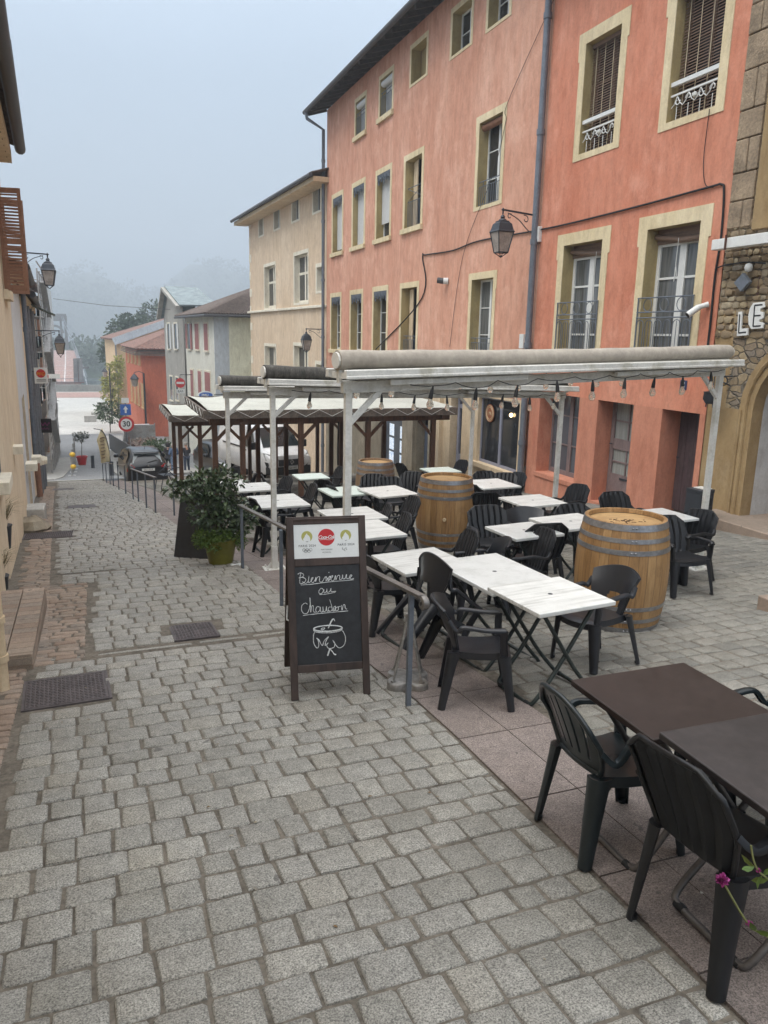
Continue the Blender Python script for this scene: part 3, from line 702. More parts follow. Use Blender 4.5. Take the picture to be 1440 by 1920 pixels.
for z0, z1 in ((b0,b0+.75),(b0+2.1,b0+2.22),(b1-.12,b1)): FR.box(d, a0+.13, a1-.13, z0, z1, -.3, -.225)
d = d.build('shop_door', M['lavender'], houseL); q = MB(); q.add([FR.p(a0,b0,-.27),FR.p(a1,b0,-.27),FR.p(a1,b1,-.27),FR.p(a0,b1,-.27)], [(0,1,2,3)]); q.build('pane', M['glass'], d, fix=False)
reveal(FR, sdoor, .4, M['cream'], d)
d = MB(); a0, a1, b0, b1 = bdoor[0], bdoor[1], g(24), bdoor[3]
FR.box(d, a0, a1, b0, b1-.35, -.35, -.30)
for i in range(2):
    for z0, z1 in ((.15,.85),(1.0,1.75)):
        x0 = a0+.1+(a1-a0-.1)/2*i; FR.box(d, x0, x0+(a1-a0)/2-.15, b0+z0, b0+z1, -.30, -.28)
d = d.build('door', M['bluedoor'], houseL, bevel=.01); q = MB(); FR.box(q, a0, a1, b1-.35, b1, -.36, -.33); q.build('fanlight', M['glass'], d); reveal(FR, bdoor, .4, M['oldstone'], d)
w = MB(); FR.box(w, ewin[0]-.06, ewin[0], ewin[2], ewin[3], -.1, .03); FR.box(w, ewin[1], ewin[1]+.06, ewin[2], ewin[3], -.1, .03); FR.box(w, ewin[0], ewin[1], ewin[3], ewin[3]+.05, -.1, .03)
w = w.build('shop_window', M['lavender'], houseL, label='estate agent window with rows of lit listing cards'); q = MB(); q.add([FR.p(ewin[0],ewin[2],-.08),FR.p(ewin[1],ewin[2],-.08),FR.p(ewin[1],ewin[3],-.08),FR.p(ewin[0],ewin[3],-.08)], [(0,1,2,3)]); q.build('pane', M['glassgrey'], w, fix=False)
m, nt, b = nodes('backlit_card'); co = N(nt, 'ShaderNodeTexCoord').outputs['Object']
c_ = ramp(nt, noise(nt, co, 9, 2, .5), [(.44,(.85,.93,1)), (.5,(.25,.45,.75)), (.55,(.9,.95,1))]); nt.links.new(c_, b.inputs['Emission Color']); b.inputs['Emission Strength'].default_value = .75; b.inputs['Base Color'].default_value = (.1,.1,.1,1); M['card'] = m
for cx in (.28, .78):
    for k in range(4 if cx < .5 else 4):
        z1 = ewin[3]-.28-k*.50; a = ewin[1]-(ewin[1]-ewin[0])*cx
        q = MB(); FR.box(q, a-.22, a+.22, z1-.42, z1, -.075, -.068); q.build('listing_card', M['card'], w)

# stone quoins between the shop bays
for px0, px1, m_ in ((760,780,'oldstone'),(816,830,'cream')):
    a0, a1 = sorted((fy(px0,800)[0], fy(px1,800)[0])); q = MB(); FR.box(q, a0, a1, -6, .4, 0, .12); q.build('pilaster', M[m_], houseL)
for o in (houseR, houseL): reparent(o)
# ------------------------------------------------------------------ terrace furniture
M['wtop'] = None
def streaky(name, base, dark, scale, stretch, rough=.4):
    m, nt, b = nodes(name); co = N(nt, 'ShaderNodeTexCoord').outputs['Object']
    n1 = noise(nt, co, scale, 6, .7, stretch); n2 = noise(nt, co, scale*.35, 5, .7, (1,1,1))
    c = ramp(nt, n1, [(.32, dark), (.52, base), (.75, sc(base, 1.08))]); c = mix(nt, .35, c, ramp(nt, n2, [(.3, dark), (.6, base)]))
    oi = N(nt, 'ShaderNodeObjectInfo'); mr = N(nt, 'ShaderNodeMapRange'); mr.inputs[3].default_value = .94; mr.inputs[4].default_value = 1.04
    nt.links.new(oi.outputs['Random'], mr.inputs[0]); c = mix(nt, 1, c, mr.outputs[0], 'MULTIPLY')
    nt.links.new(c, b.inputs['Base Color']); b.inputs['Roughness'].default_value = rough; bump(nt, b, n1, .08, .002); return m
M['wtop'] = streaky('white_grained_tabletop', (.63,.63,.605), (.29,.29,.265), 9, (.14, 2.2, 1))
M['mtop'] = streaky('white_marbled_tabletop', (.65,.66,.645), (.45,.46,.435), 5, (1, 1, 1), .3)
M['gtop'] = streaky('greenish_white_tabletop', (.57,.64,.59), (.48,.55,.50), 7, (1, 1, 1))
M['btop'] = mat('dark_brown_tabletop', (.031,.021,.018), .45, var=.16, scale=3, bmp=.06, bscale=200, spec=.32)
M['btopgrey'] = mat('worn_dark_tabletop', (.038,.031,.030), .5, var=.22, scale=2.5, bmp=.06, bscale=200, spec=.45)
M['tleg'] = mat('dark_green_table_tube', (.018,.026,.024), .45, .1, var=.2, bmp=.05)
M['tleggrey'] = mat('grey_table_tube', (.12,.11,.105), .4, .5, var=.2, bmp=.05)
M['rubber'] = mat('black_rubber', (.012,.012,.013), .8, bmp=.05)
def plastic(name, col, rough=.42, spec=.5):
    m, nt, b = nodes(name); L = nt.links.new; co = N(nt, 'ShaderNodeTexCoord').outputs['Object']
    n = noise(nt, co, 5, 5, .7); d = noise(nt, co, 2.2, 6, .75)
    c = ramp(nt, n, [(.3, sc(col, .8)), (.7, sc(col, 1.2))])
    f = ramp(nt, d, [(.5, (0,0,0)), (.75, (.22,)*3)]); c = mix(nt, f, c, (.035,.036,.037))   # dust
    L(c, b.inputs['Base Color']); mr = N(nt, 'ShaderNodeMapRange'); mr.inputs[3].default_value = rough-.12; mr.inputs[4].default_value = rough+.16
    L(d, mr.inputs[0]); L(mr.outputs[0], b.inputs['Roughness']); b.inputs['Specular IOR Level'].default_value = spec
    bump(nt, b, noise(nt, co, 320, 2, .5), .12, .0008); return m
M['chairblk'] = plastic('black_moulded_resin', (.0075,.0078,.0095), .42, .40)
M['chairant'] = plastic('anthracite_moulded_resin', (.011,.0115,.0145), .34, .5)
M['chairgrn'] = plastic('dark_green_black_resin', (.006,.011,.013), .32, .5)

def bez(P, n=10):
    out = []
    P = [Vector(p) for p in P]
    for i in range(len(P)-1):
        a, b, c, d = P[max(i-1,0)], P[i], P[i+1], P[min(i+2, len(P)-1)]
        for k in range(n):
            t = k/n
            out.append(.5*((2*b)+(c-a)*t+(2*a-5*b+4*c-d)*t*t+(3*b-a-3*c+d)*t**3))
    out.append(P[-1]); return out
def ribbon(mb, pts, wid, thick, side, crown=.006):
    """a moulded bar: pts = centre line, side = sideways direction, wid = width per point"""
    pts = [Vector(p) for p in pts]; m = len(pts); rows = []
    for i, p in enumerate(pts):
        d = (pts[min(i+1,m-1)]-pts[max(i-1,0)]).normalized(); s = Vector(side); s = (s-d*s.dot(d)).normalized(); u = s.cross(d).normalized()
        w = (wid[0]+(wid[1]-wid[0])*i/(m-1) if isinstance(wid, tuple) else wid)/2
        rows.append([p + s*w*x + u*y for x, y in ((-1,-thick*.9),(-1,-.1*thick),(-.75,.42*thick),(0,.5*thick+crown*.3),(.75,.42*thick),(1,-.1*thick),(1,-thick*.9),(.82,-thick*.9),(.7,-.35*thick),(-.7,-.35*thick),(-.82,-thick*.9))])
    n = len(rows[0]); vs = [p for r in rows for p in r]
    fs = [(i*n+k, i*n+(k+1)%n, (i+1)*n+(k+1)%n, (i+1)*n+k) for i in range(m-1) for k in range(n)] + [tuple(range(n-1,-1,-1)), tuple((m-1)*n+k for k in range(n))]
    mb.add(vs, fs)
def leg_shell(mb, top, foot, out, r0, r1, t=.007, span=2.0, kick=None):
    """tapering channel leg; out = direction the rounded side faces"""
    top, foot = Vector(top), Vector(foot); rows = []; base = math.atan2(out[1], out[0])
    for i in range(15):
        q = i/14; p = top.lerp(foot, q); r = r0 + (r1-r0)*(q**.8)
        pass
        row = []
        for k in range(9):
            a = base + (k/8-.5)*span; rr = r*(1.0 + .10*math.cos((k/8-.5)*2*PI*1.0))
            row.append(p + Vector((math.cos(a)*rr - out[0]*r*.55, math.sin(a)*rr - out[1]*r*.55, 0)))
        rows.append(row)
    mb.grid(rows, t)
    mb.add([p+Vector((0,0,.001)) for p in rows[0]] + [top - Vector((out[0], out[1], 0))*r0*.5], [tuple(range(10))])
    mb.tube([foot+Vector((0,0,.022)), foot], [r1*.62, r1*.56], 8)
def make_chair(kind, label):
    """resin armchair, facing +y, seat 0.44 m high.  pleat: pleated back; plain: smooth back with an arch; slot: classic slotted round back"""
    m = {'pleat': M['chairblk'], 'plain': M['chairant'], 'slot': M['chairgrn']}[kind]
    t = thing('armchair', label, 'chair', (0, 0, -50))
    SH = .43
    # seat
    P = []
    for i in range(11):
        v = i/10; row = []
        for j in range(13):
            u = j/6-1; w = .225 + .03*v - (.02 if kind == 'plain' else 0)
            y = -.20 + .45*v - .035*(u*u)*(v > .7)*(v-.7)/.3
            z = SH + .012*(u*u) - .020*math.sin(v*PI) - (.035*((v-.8)/.2)**2 if v > .8 else 0)
            row.append((u*w, y, z))
        P.append(row)
    sm = MB(); sm.grid(P, -.012)
    # skirt
    sk = [Vector(r[0]) for r in P] + [Vector(p) for p in P[-1][1:]] + [Vector(r[-1]) for r in P[::-1][1:]]
    sm.grid([[p + Vector((0,0,.002)) for p in sk], [p*1.0 + Vector((p.x*.02, p.y*.02, -.04)) for p in sk]], .006)
    if kind == 'slot':
        for a in range(7):
            for b_ in range(5):
                x = -.15+.05*a; y = -.14+.07*b_; sm.box(x-.019, x+.019, y-.028, y+.028, SH-.012, SH-.0065)
    if kind == 'pleat':
        for a in range(6): x = -.15+.06*a; sm.box(x-.02, x+.02, -.15, .17, SH-.014, SH-.008)
    sm.build('seat', m, t, smooth=40)
    # backrest
    H = {'pleat': .44, 'plain': .40, 'slot': .41}[kind]; NS, NT = 14, 26
    def back(s, x):
        """s 0 bottom..1 top, x -1..1"""
        if kind == 'pleat': w = .205 + .065*min(1, s*1.9) - .012*max(0, s-.6)
        elif kind == 'plain': w = .165 + .115*s**.8
        else: w = .20 + .055*math.sin(min(1, s*1.15)*PI*.62)
        top = {'pleat': -.05*max(0, abs(x)-.62)/.38*1.4 - .012*x*x, 'plain': -.055*(x*x), 'slot': -.15*abs(x)**2.6}[kind]
        hh = H + top*1.0
        z = SH + .0 + hh*s
        curve = {'pleat': .045, 'plain': .095, 'slot': .085}[kind]
        y = -.205 - .115*s - .03*s*s + curve*(x*x)*(.35+.65*min(1, s*1.5))
        if kind == 'plain': y += .02*(1-s)*abs(x)
        return Vector((x*w, y, z))
    def skip(i, j):
        s = i/NS; x = abs((j+.5)/NT*2-1)
        if kind == 'slot': return .16 <= s < .86 - .14*x*x and j % 4 == 1 and x < .86
        if kind == 'pleat': return False
        if kind == 'plain': return s < .40 and x < .52*(1-(s/.43)**2)**.5
    rows = []
    for i in range(NS+1):
        row = []
        for j in range(NT+1):
            x = j/NT*2-1; p = back(i/NS, x)
            if kind == 'pleat' and 1 <= i < NS and abs(x) < .93:
                p = p + Vector((0, (-.024 if j % 4 == 0 else .002)*(1 if .04 < i/NS < .95 else .3), 0))
            row.append(p)
        rows.append(row)
    bm_ = MB(); bm_.grid(rows, .011 if kind != 'plain' else .013, skip)
    edge = [back(s/10, -1) for s in range(0, 11)] + [back(1, -1+2*k/16) for k in range(1, 16)] + [back(1-s/10, 1) for s in range(0, 11)]
    er = {'pleat': .012, 'plain': .0085, 'slot': .015}[kind]
    bm_.tube([p+Vector((0,-.005,0)) for p in edge], er, 8)
    if kind == 'slot':
        bm_.tube([back(.06, -1+2*k/12) for k in range(13)], .014, 8)
    bm_.build('backrest', m, t, smooth=45)
    # arms
    for s in (-1, 1):
        am = MB(); a0 = back(.62 if kind != 'plain' else .80, s)
        if kind == 'plain':
            line = bez([a0, a0+Vector((s*.012,.055,-.075)), (s*.272,-.11,SH+.225), (s*.275,.06,SH+.205), (s*.265,.20,SH+.20)], 6); ribbon(am, line, (.04,.06), .02, (1,0,0))
            post = bez([(s*.262,.19,SH+.195), (s*.252,.185,SH+.10), (s*.238,.19,SH-.03)], 5); ribbon(am, post, (.055,.06), .02, (0,1,0))
            # gusset that runs down from the back to the seat side
        else:
            line = bez([a0, a0+Vector((s*.025,.06,-.05)), (s*.285,-.06,SH+.20), (s*.285,.08,SH+.195), (s*.275,.20,SH+.19), (s*.268,.235,SH+.165)], 6); ribbon(am, line, (.035,.058), .02, (1,0,0))
            post = bez([(s*.270,.225,SH+.18), (s*.262,.215,SH+.08), (s*.245,.205,SH-.04)], 5); ribbon(am, post, (.062,.075), .018, (0,1,0))
        am.build('armrest', m, t, smooth=50)
    for sx in (-1, 1):
        for fr in (0, 1):
            lm = MB()
            top = (sx*.218, .198, SH-.010) if fr else (sx*.206, -.190, SH+.012); foot = (sx*.262, .245, 0) if fr else (sx*.245, -.285, 0)
            leg_shell(lm, top, foot, Vector((sx*.75, .66 if fr else -.66)), .068, .036, span=2.2)
            lm.build('leg', m, t, smooth=45)
    return t
CH = {'pleat': make_chair('pleat', 'x'), 'plain': make_chair('plain', 'x'), 'slot': make_chair('slot', 'x')}
FIRST = {k: True for k in CH}
def chair(kind, p, face, label, tilt=None, s=1.0, ground=None):
    """p = (x, y) of the seat centre, face = compass angle of the sitter's view: 0 down the street, 90 to the left"""
    if FIRST[kind]: c = CH[kind]; FIRST[kind] = False; tag(c, label, 'chair', 'armchairs of the cafe terrace')
    else: c = clone(CH[kind], label, 'armchairs of the cafe terrace')
    z = g(p[1]) + .018 if ground is None else ground
    c.location = (p[0], p[1], z); c.rotation_euler = (0, 0, R(face)); c.scale = (s, s, s)
    # stand on the slope
    m_ = Matrix.Rotation(math.atan(-.10), 4, 'X') @ Matrix.Rotation(R(face), 4, 'Z')
    if tilt: m_ = m_ @ Matrix.Rotation(R(tilt), 4, 'X')
    c.rotation_euler = m_.to_euler(); return c

def make_table(top, legm, w, d, label, cat='table', th=.032, hole=True):
    t = thing('cafe_table', label, cat, (0,0,-50)); H = .74
    mb = MB(); mb.box(-w/2, w/2, -d/2, d/2, H-th, H); mb.build('tabletop', top, t, bevel=.007, seg=3)
    if hole:
        h = MB(); h.lathe([(.0,.0012),(.017,.0012),(.019,.0)], 14, (0,0,H)); h.build('parasol_plug', M['iron'], t)
    ap = MB(); ap.box(-w/2+.05, w/2-.05, -.015, .015, H-th-.03, H-th-.001); ap.build('crossbar', legm, t)
    # two crossing U frames of bent tube
    for s in (-1, 1):
        lm = MB(); y = d*.36; k = 1.0 if s > 0 else .93
        lm.tube(bez([(-s*w*.34,-y*k,H-th-.02),(s*w*.10,-y*k,.26),(s*w*.36,-y*k,.055),(s*w*.40,-y*k+.05,.02),(s*w*.40,0,.017),(s*w*.40,y*k-.05,.02),(s*w*.36,y*k,.055),(s*w*.10,y*k,.26),(-s*w*.34,y*k,H-th-.02)], 5), .0155, 8)
        lm.build('leg', legm, t, smooth=50)
        for yy in (-y*k*.75, y*k*.75): fm = MB(); fm.tube([(s*w*.40,yy-.025,.017),(s*w*.40,yy+.025,.017)], .019, 8); fm.build('foot_cap', M['rubber'], t, smooth=50)
    return t
TB = {}
def table(kind, x, y, rz, label, w=.68, d=.68, dz=0):
    key = (kind, round(w,2), round(d,2))
    if key not in TB:
        tm = {'w': 'wtop', 'm': 'mtop', 'g': 'gtop', 'b': 'btop', 'k': 'btopgrey'}[kind]
        c = TB[key] = make_table(M[tm], M['tleggrey'] if kind in 'bk' else M['tleg'], w, d, label, hole=kind in 'wm'); tag(c, label, 'table', 'tables of the cafe terrace')
    else: c = clone(TB[key], label, 'tables of the cafe terrace')
    c.location = (x, y, g(y)+.014+dz); c.rotation_euler = (0, 0, R(rz)); return c

# --- wine barrels --------------------------------------------------------------------
M['stave'] = None
m, nt, b = nodes('oak_staves'); co = N(nt, 'ShaderNodeTexCoord').outputs['Object']
sx = N(nt, 'ShaderNodeSeparateXYZ'); nt.links.new(co, sx.inputs[0])
at = N(nt, 'ShaderNodeMath', operation='ARCTAN2'); nt.links.new(sx.outputs[1], at.inputs[0]); nt.links.new(sx.outputs[0], at.inputs[1])
k = N(nt, 'ShaderNodeMath', operation='MULTIPLY'); k.inputs[1].default_value = 30/(2*PI); nt.links.new(at.outputs[0], k.inputs[0])
fl = N(nt, 'ShaderNodeMath', operation='FLOOR'); nt.links.new(k.outputs[0], fl.inputs[0]); fr_ = N(nt, 'ShaderNodeMath', operation='FRACT'); nt.links.new(k.outputs[0], fr_.inputs[0])
wn = N(nt, 'ShaderNodeTexWhiteNoise', noise_dimensions='1D'); nt.links.new(fl.outputs[0], wn.inputs['W'])
c = ramp(nt, wn.outputs['Value'], [(0,(.24,.13,.048)), (.5,(.305,.172,.068)), (1,(.36,.218,.095))])
gr = noise(nt, co, 14, 5, .7, (3,3,.22)); c = mix(nt, 1, c, ramp(nt, gr, [(.3,(.62,.58,.52)), (.6,(1.08,)*3)]), 'MULTIPLY')
st = noise(nt, co, 2.3, 6, .75, (1,1,.6)); c = mix(nt, ramp(nt, st, [(.56,(0,0,0)), (.74,(.8,)*3)]), c, (.10,.052,.022))
e1 = ramp(nt, fr_.outputs[0], [(0,(.25,)*3), (.035,(1,)*3), (.965,(1,)*3), (1,(.25,)*3)]); c = mix(nt, 1, c, e1, 'MULTIPLY')
oi = N(nt, 'ShaderNodeObjectInfo')
nt.links.new(c, b.inputs['Base Color']); b.inputs['Roughness'].default_value = .55; bump(nt, b, e1, .4, .004); M['stave'] = m
def greyer(src, name, k):
    m2 = src.copy(); m2.name = name; nt2 = m2.node_tree; b2 = nt2.nodes['Principled BSDF']; lk = b2.inputs['Base Color'].links[0]; s_ = lk.from_socket
    nt2.links.new(mix(nt2, .55, s_, k), b2.inputs['Base Color']); return m2
M['staveold'] = greyer(M['stave'], 'weathered_oak_staves', (.17,.13,.10))
M['hoop'] = mat('galvanised_hoop', (.30,.30,.31), .38, .75, var=.22, scale=5, bmp=.06)
M['head'] = mat('oak_barrel_head', (.40,.25,.11), .6, var=.18, scale=4, stretch=(.4,5,1), bmp=.15, dirt=(.24,.13,.05))
M['char'] = mat('burnt_brand', (.07,.035,.015), .9, var=.3, bmp=0)
M['bung'] = mat('pale_bung', (.48,.36,.22), .6, bmp=.05)
def make_barrel(stave, label, Rb=.40, Rh=.345, H=.96):
    t = thing('wine_barrel', label, 'barrel', (0,0,-50), 0, 'wine barrels used as terrace tables')
    prof = lambda z: Rh + (Rb-Rh)*(1-((z-H/2)/(H/2))**2)**.9 if 0 < z < H else Rh
    zs = [H*i/20 for i in range(21)]
    bm_ = MB(); bm_.lathe([(prof(z), z) for z in zs] + [(Rh-.03, H), (Rh-.035, H-.035)], 60, cap=False); bm_.build('staves', stave, t, smooth=35)
    hd = MB(); hd.lathe([(0, H-.04), (Rh-.03, H-.04)], 40, cap=False); hd.build('head', M['head'], t); hd = MB(); hd.lathe([(0, .03), (Rh-.02, .03)], 40, cap=False); hd.build('bottom_head', M['head'], t)
    for z0, w in ((.002,.055),(.105,.035),(.215,.036),(H-.255,.042),(H-.155,.038),(H-.085,.034),(H-.055,.053)):
        if z0 == H-.085: continue
        hp = MB(); hp.lathe([(prof(z0)+.0035, z0), (prof(z0+w)+.0035, z0+w), (prof(z0+w)-.004, z0+w), (prof(z0)-.004, z0), (prof(z0)+.0035, z0)], 60, cap=False); ho = hp.build('hoop', M['hoop'], t, smooth=35)
        rv = MB()
        for da in (0, .085):
            a = -2.05+da; rr = prof(z0+w/2)+.004; rv.lathe([(0,.006),(.007,.004),(.009,0)], 8); n_ = len(rv.v)//1
            d_ = Vector((math.cos(a), math.sin(a), 0)); q = Vector((0,0,1)).rotation_difference(d_); cc = d_*rr + Vector((0,0,z0+w/2))
            L = 24; rv.v[-L:] = [tuple(cc + q @ Vector(p)) for p in rv.v[-L:]]
        rv.build('rivet', M['hoop'], ho, smooth=60)
    bu = MB(); a = -2.02; d_ = Vector((math.cos(a), math.sin(a), 0)); bu.tube([d_*(prof(H*.47)-.01)+Vector((0,0,H*.47)), d_*(prof(H*.47)+.022)+Vector((0,0,H*.47))], [.026,.022], 14); bu.build('bung', M['bung'], t, smooth=40)
    return t
# ------------------------------------------------------------------ placing the terrace
table('w', 2.95, 4.47, 6, 'white grained table at the near end of the long row beside the railing end', .66, .62)
table('m', 2.97, 5.33, 6, 'larger white marbled table, second in the near row behind the grained one', .66, .92, -.014)
table('w', 2.58, 5.96, 8, 'white grained table a tilted chair leans across, third in the near row', .66, .62, -.004)
table('w', 2.62, 7.66, 5, 'white grained table whose street half hides behind the chalkboard', .72, .74)
table('w', 2.87, 8.80, 4, 'white grained table just beyond the chalkboard, touching no barrel', .68, .68)
table('w', 2.36, 10.68, 3, 'big white grained table beside the planter shrub and a thin white post', .72, .84)
table('w', 2.22, 14.2, 3, 'white table half hidden behind the planter shrub leaves', .68, .68)
table('w', 2.46, 13.25, 3, 'white table pushed against the one behind the shrub, nearer of the two', .70, .72)
table('g', 4.05, 15.2, 2, 'small greenish white table standing in front of the white van', .64, .60)
table('w', 4.25, 11.22, 8, 'white grained table on the street side of the middle barrel with a plug hole', .70, .78)
table('g', 3.66, 11.62, 5, 'greenish white table half hidden behind a white awning post', .68, .68)
table('g', 7.06, 15.35, 3, 'greenish white table in front of the slate blue door', .72, .66)
table('m', 6.30, 11.60, 3, 'white marbled table on the house side of the middle barrel, under the shop window', .74, .78)
table('w', 5.55, 9.00, 4, 'white grained table standing before the terracotta wall and a thin post', .70, .66)
table('m', 4.19, 6.93, 6, 'small marbled table between chairs on the street side of the big front barrel', .62, .58)
table('w', 4.98, 7.24, 6, 'white table touching the street side of the big front barrel', .72, .62)
table('m', 6.22, 7.22, 4, 'white table peeping out on the house side of the big front barrel', .62, .60)
table('b', 2.41, 2.61, 0, 'dark brown square table, farther of the two in front', .68, .60)
table('k', 2.42, 1.96, -1, 'dark brown scratched table nearest the camera, cut by the frame', .74, .60, .006)

def cb(kind, px, py, face, label, s=.92, h=None, dx=0, dy=0):
    """chair whose back-rest top is at the photograph's px, py"""
    H = {'pleat': .855, 'plain': .80, 'slot': .83}[kind]*s
    p = at_h(px, py, H+.018); f = Vector((-math.sin(R(face)), math.cos(R(face)), 0)); c = p + f*.345*s
    return chair(kind, (c.x+dx, c.y+dy), face, label, s=s)
chair('pleat', (2.20, 1.93), -91, 'black pleated armchair nearest the camera, seen from behind at the scratched table', s=.95)
chair('slot', (2.22, 2.71), -95, 'round backed slotted armchair on the street side of the dark brown table', s=.92)
chair('slot', (3.12, 2.56), 84, 'slotted armchair half out of view behind the brown tables', s=.89)
chair('plain', (2.42, 4.50), -114, 'smooth anthracite armchair beside the scrolled railing end', s=.90)
chair('plain', (3.66, 4.86), 98, 'smooth anthracite armchair at the near corner of the row, in front of the big barrel', s=.90)
c = chair('plain', (2.22, 5.20), -84, 'smooth black armchair tipped forward against the white row tables', tilt=-34, s=.90); c.location.z += .13
cb('plain', 672, 1040, -88, 'dark armchair mostly hidden behind the chalkboard, its arm below the third white table')
cb('pleat', 1035, 997, 84, 'pleated armchair on the house side of the marbled row table, beside the big barrel')
cb('plain', 962, 1016, 74, 'smooth backed armchair behind the marbled row table, between two pleated ones')
cb('pleat', 893, 1000, 84, 'pleated armchair below the middle barrel, at the far end of the near row')
cb('pleat', 1036, 988, -6, 'black armchair with light slits in its back, on the street side of the big barrel')
cb('pleat', 735, 950, 80, 'pleated armchair on the house side of the chalkboard table, in front')
cb('pleat', 770, 967, 84, 'pleated armchair with a raised arm touching the middle barrel foot')
cb('pleat', 782, 934, 92, 'pleated armchair on the street side of the middle barrel, behind two others')
cb('pleat', 432, 924, -86, 'pleated armchair with its back to the street, half behind the shrub leaves')
cb('pleat', 474, 938, -86, 'pleated armchair with its back to the street, between shrub and white post')
cb('pleat', 592, 910, 92, 'pleated armchair on the house side of the big white table by the shrub')
cb('pleat', 542, 896, 104, 'black armchair seen side on before the van, beside the paired tables')
cb('pleat', 492, 893, -96, 'low black armchair before the van grille, facing the houses')
cb('pleat', 481, 890, 70, 'black armchair against the side of the van, behind the paired tables')
cb('pleat', 641, 877, 96, 'black armchair on the house side of the small greenish table before the van')
cb('pleat', 609, 902, -70, 'black armchair tucked in below the small greenish table')
cb('pleat', 622, 914, -84, 'black armchair facing the houses, on the street side of the half hidden greenish table')
cb('pleat', 649, 900, -96, 'black armchair on the street side of the tall white awning post')
cb('pleat', 703, 891, 150, 'pleated armchair in front of the farthest barrel, nearer the white post')
cb('pleat', 731, 897, 165, 'pleated armchair in front of the farthest barrel, lower of the pair')
cb('pleat', 777, 887, 140, 'broad pleated armchair behind the middle barrel, facing the street')
cb('pleat', 751, 870, -80, 'black armchair seen edge on on the house side of the farthest barrel')
cb('pleat', 871, 864, 104, 'black armchair on the house side of the greenish table by the slate blue door')
cb('pleat', 838, 893, 176, 'black armchair peeping over the middle barrel top')
cb('pleat', 911, 886, 172, 'black armchair behind the marbled table under the shop window')
cb('pleat', 950, 889, 140, 'black armchair partly behind another on the house side of the shop window table')
cb('pleat', 978, 888, 100, 'black armchair beside the grey downpipe, on the house side of the shop window table')
cb('pleat', 886, 911, -80, 'black armchair seen side on between the middle barrel and the shop window table')
cb('pleat', 915, 926, -8, 'black armchair with its back to the camera, below the shop window table')
cb('pleat', 917, 951, 168, 'wide black armchair on the house side of the middle barrel, facing the camera')
cb('plain', 985, 955, 168, 'smooth low backed armchair before the table by the thin post')
cb('pleat', 1093, 911, 98, 'pleated armchair on the house side of the white table by the thin post')
cb('pleat', 1078, 948, 176, 'black armchair on the street side of the big barrel top')
cb('pleat', 1155, 925, 178, 'black armchair rising behind the big barrel, before the glazed door')
cb('pleat', 1252, 971, 176, 'black armchair squeezed behind the house side of the big barrel')
cb('pleat', 1326, 960, 98, 'black armchair seen side on in front of the house side awning post')

b1 = make_barrel(M['stave'], 'big oak barrel at the front with steel hoops and a branded head')
p = at_h(1155, 1166); b1.location = (p.x, p.y, g(p.y)+.02); b1.scale = (1.07,)*3
bmk = []
mk = MB()
for i in range(26):
    a = random.uniform(0, 2*PI); r_ = random.uniform(0, .17); x, y = r_*math.cos(a)*1.1, r_*math.sin(a)*.7-.02
    mk.bar((x, y, .922), (x+random.uniform(-.045,.045), y+random.uniform(-.03,.03), .922), .008, .003)
mk.build('brand_mark', M['char'], b1)
b2 = clone(b1, 'middle oak barrel with steel hoops among the white tables', loc=Vector(at_h(832, 1024)) + Vector((0,0,.02))); b2.scale = (1.07,)*3
for c_ in list(b2.children):
    if c_.name.startswith('brand'): bpy.data.objects.remove(c_)
b3 = clone(b2, 'farthest barrel, grey weathered oak, by the pergola post', loc=(5.45, 15.15, g(15.15)+.02)); b3.scale = (1.05,)*3
for c_ in b3.children:
    if c_.name.startswith('staves'): c_.data = c_.data.copy(); c_.data.materials[0] = M['staveold']

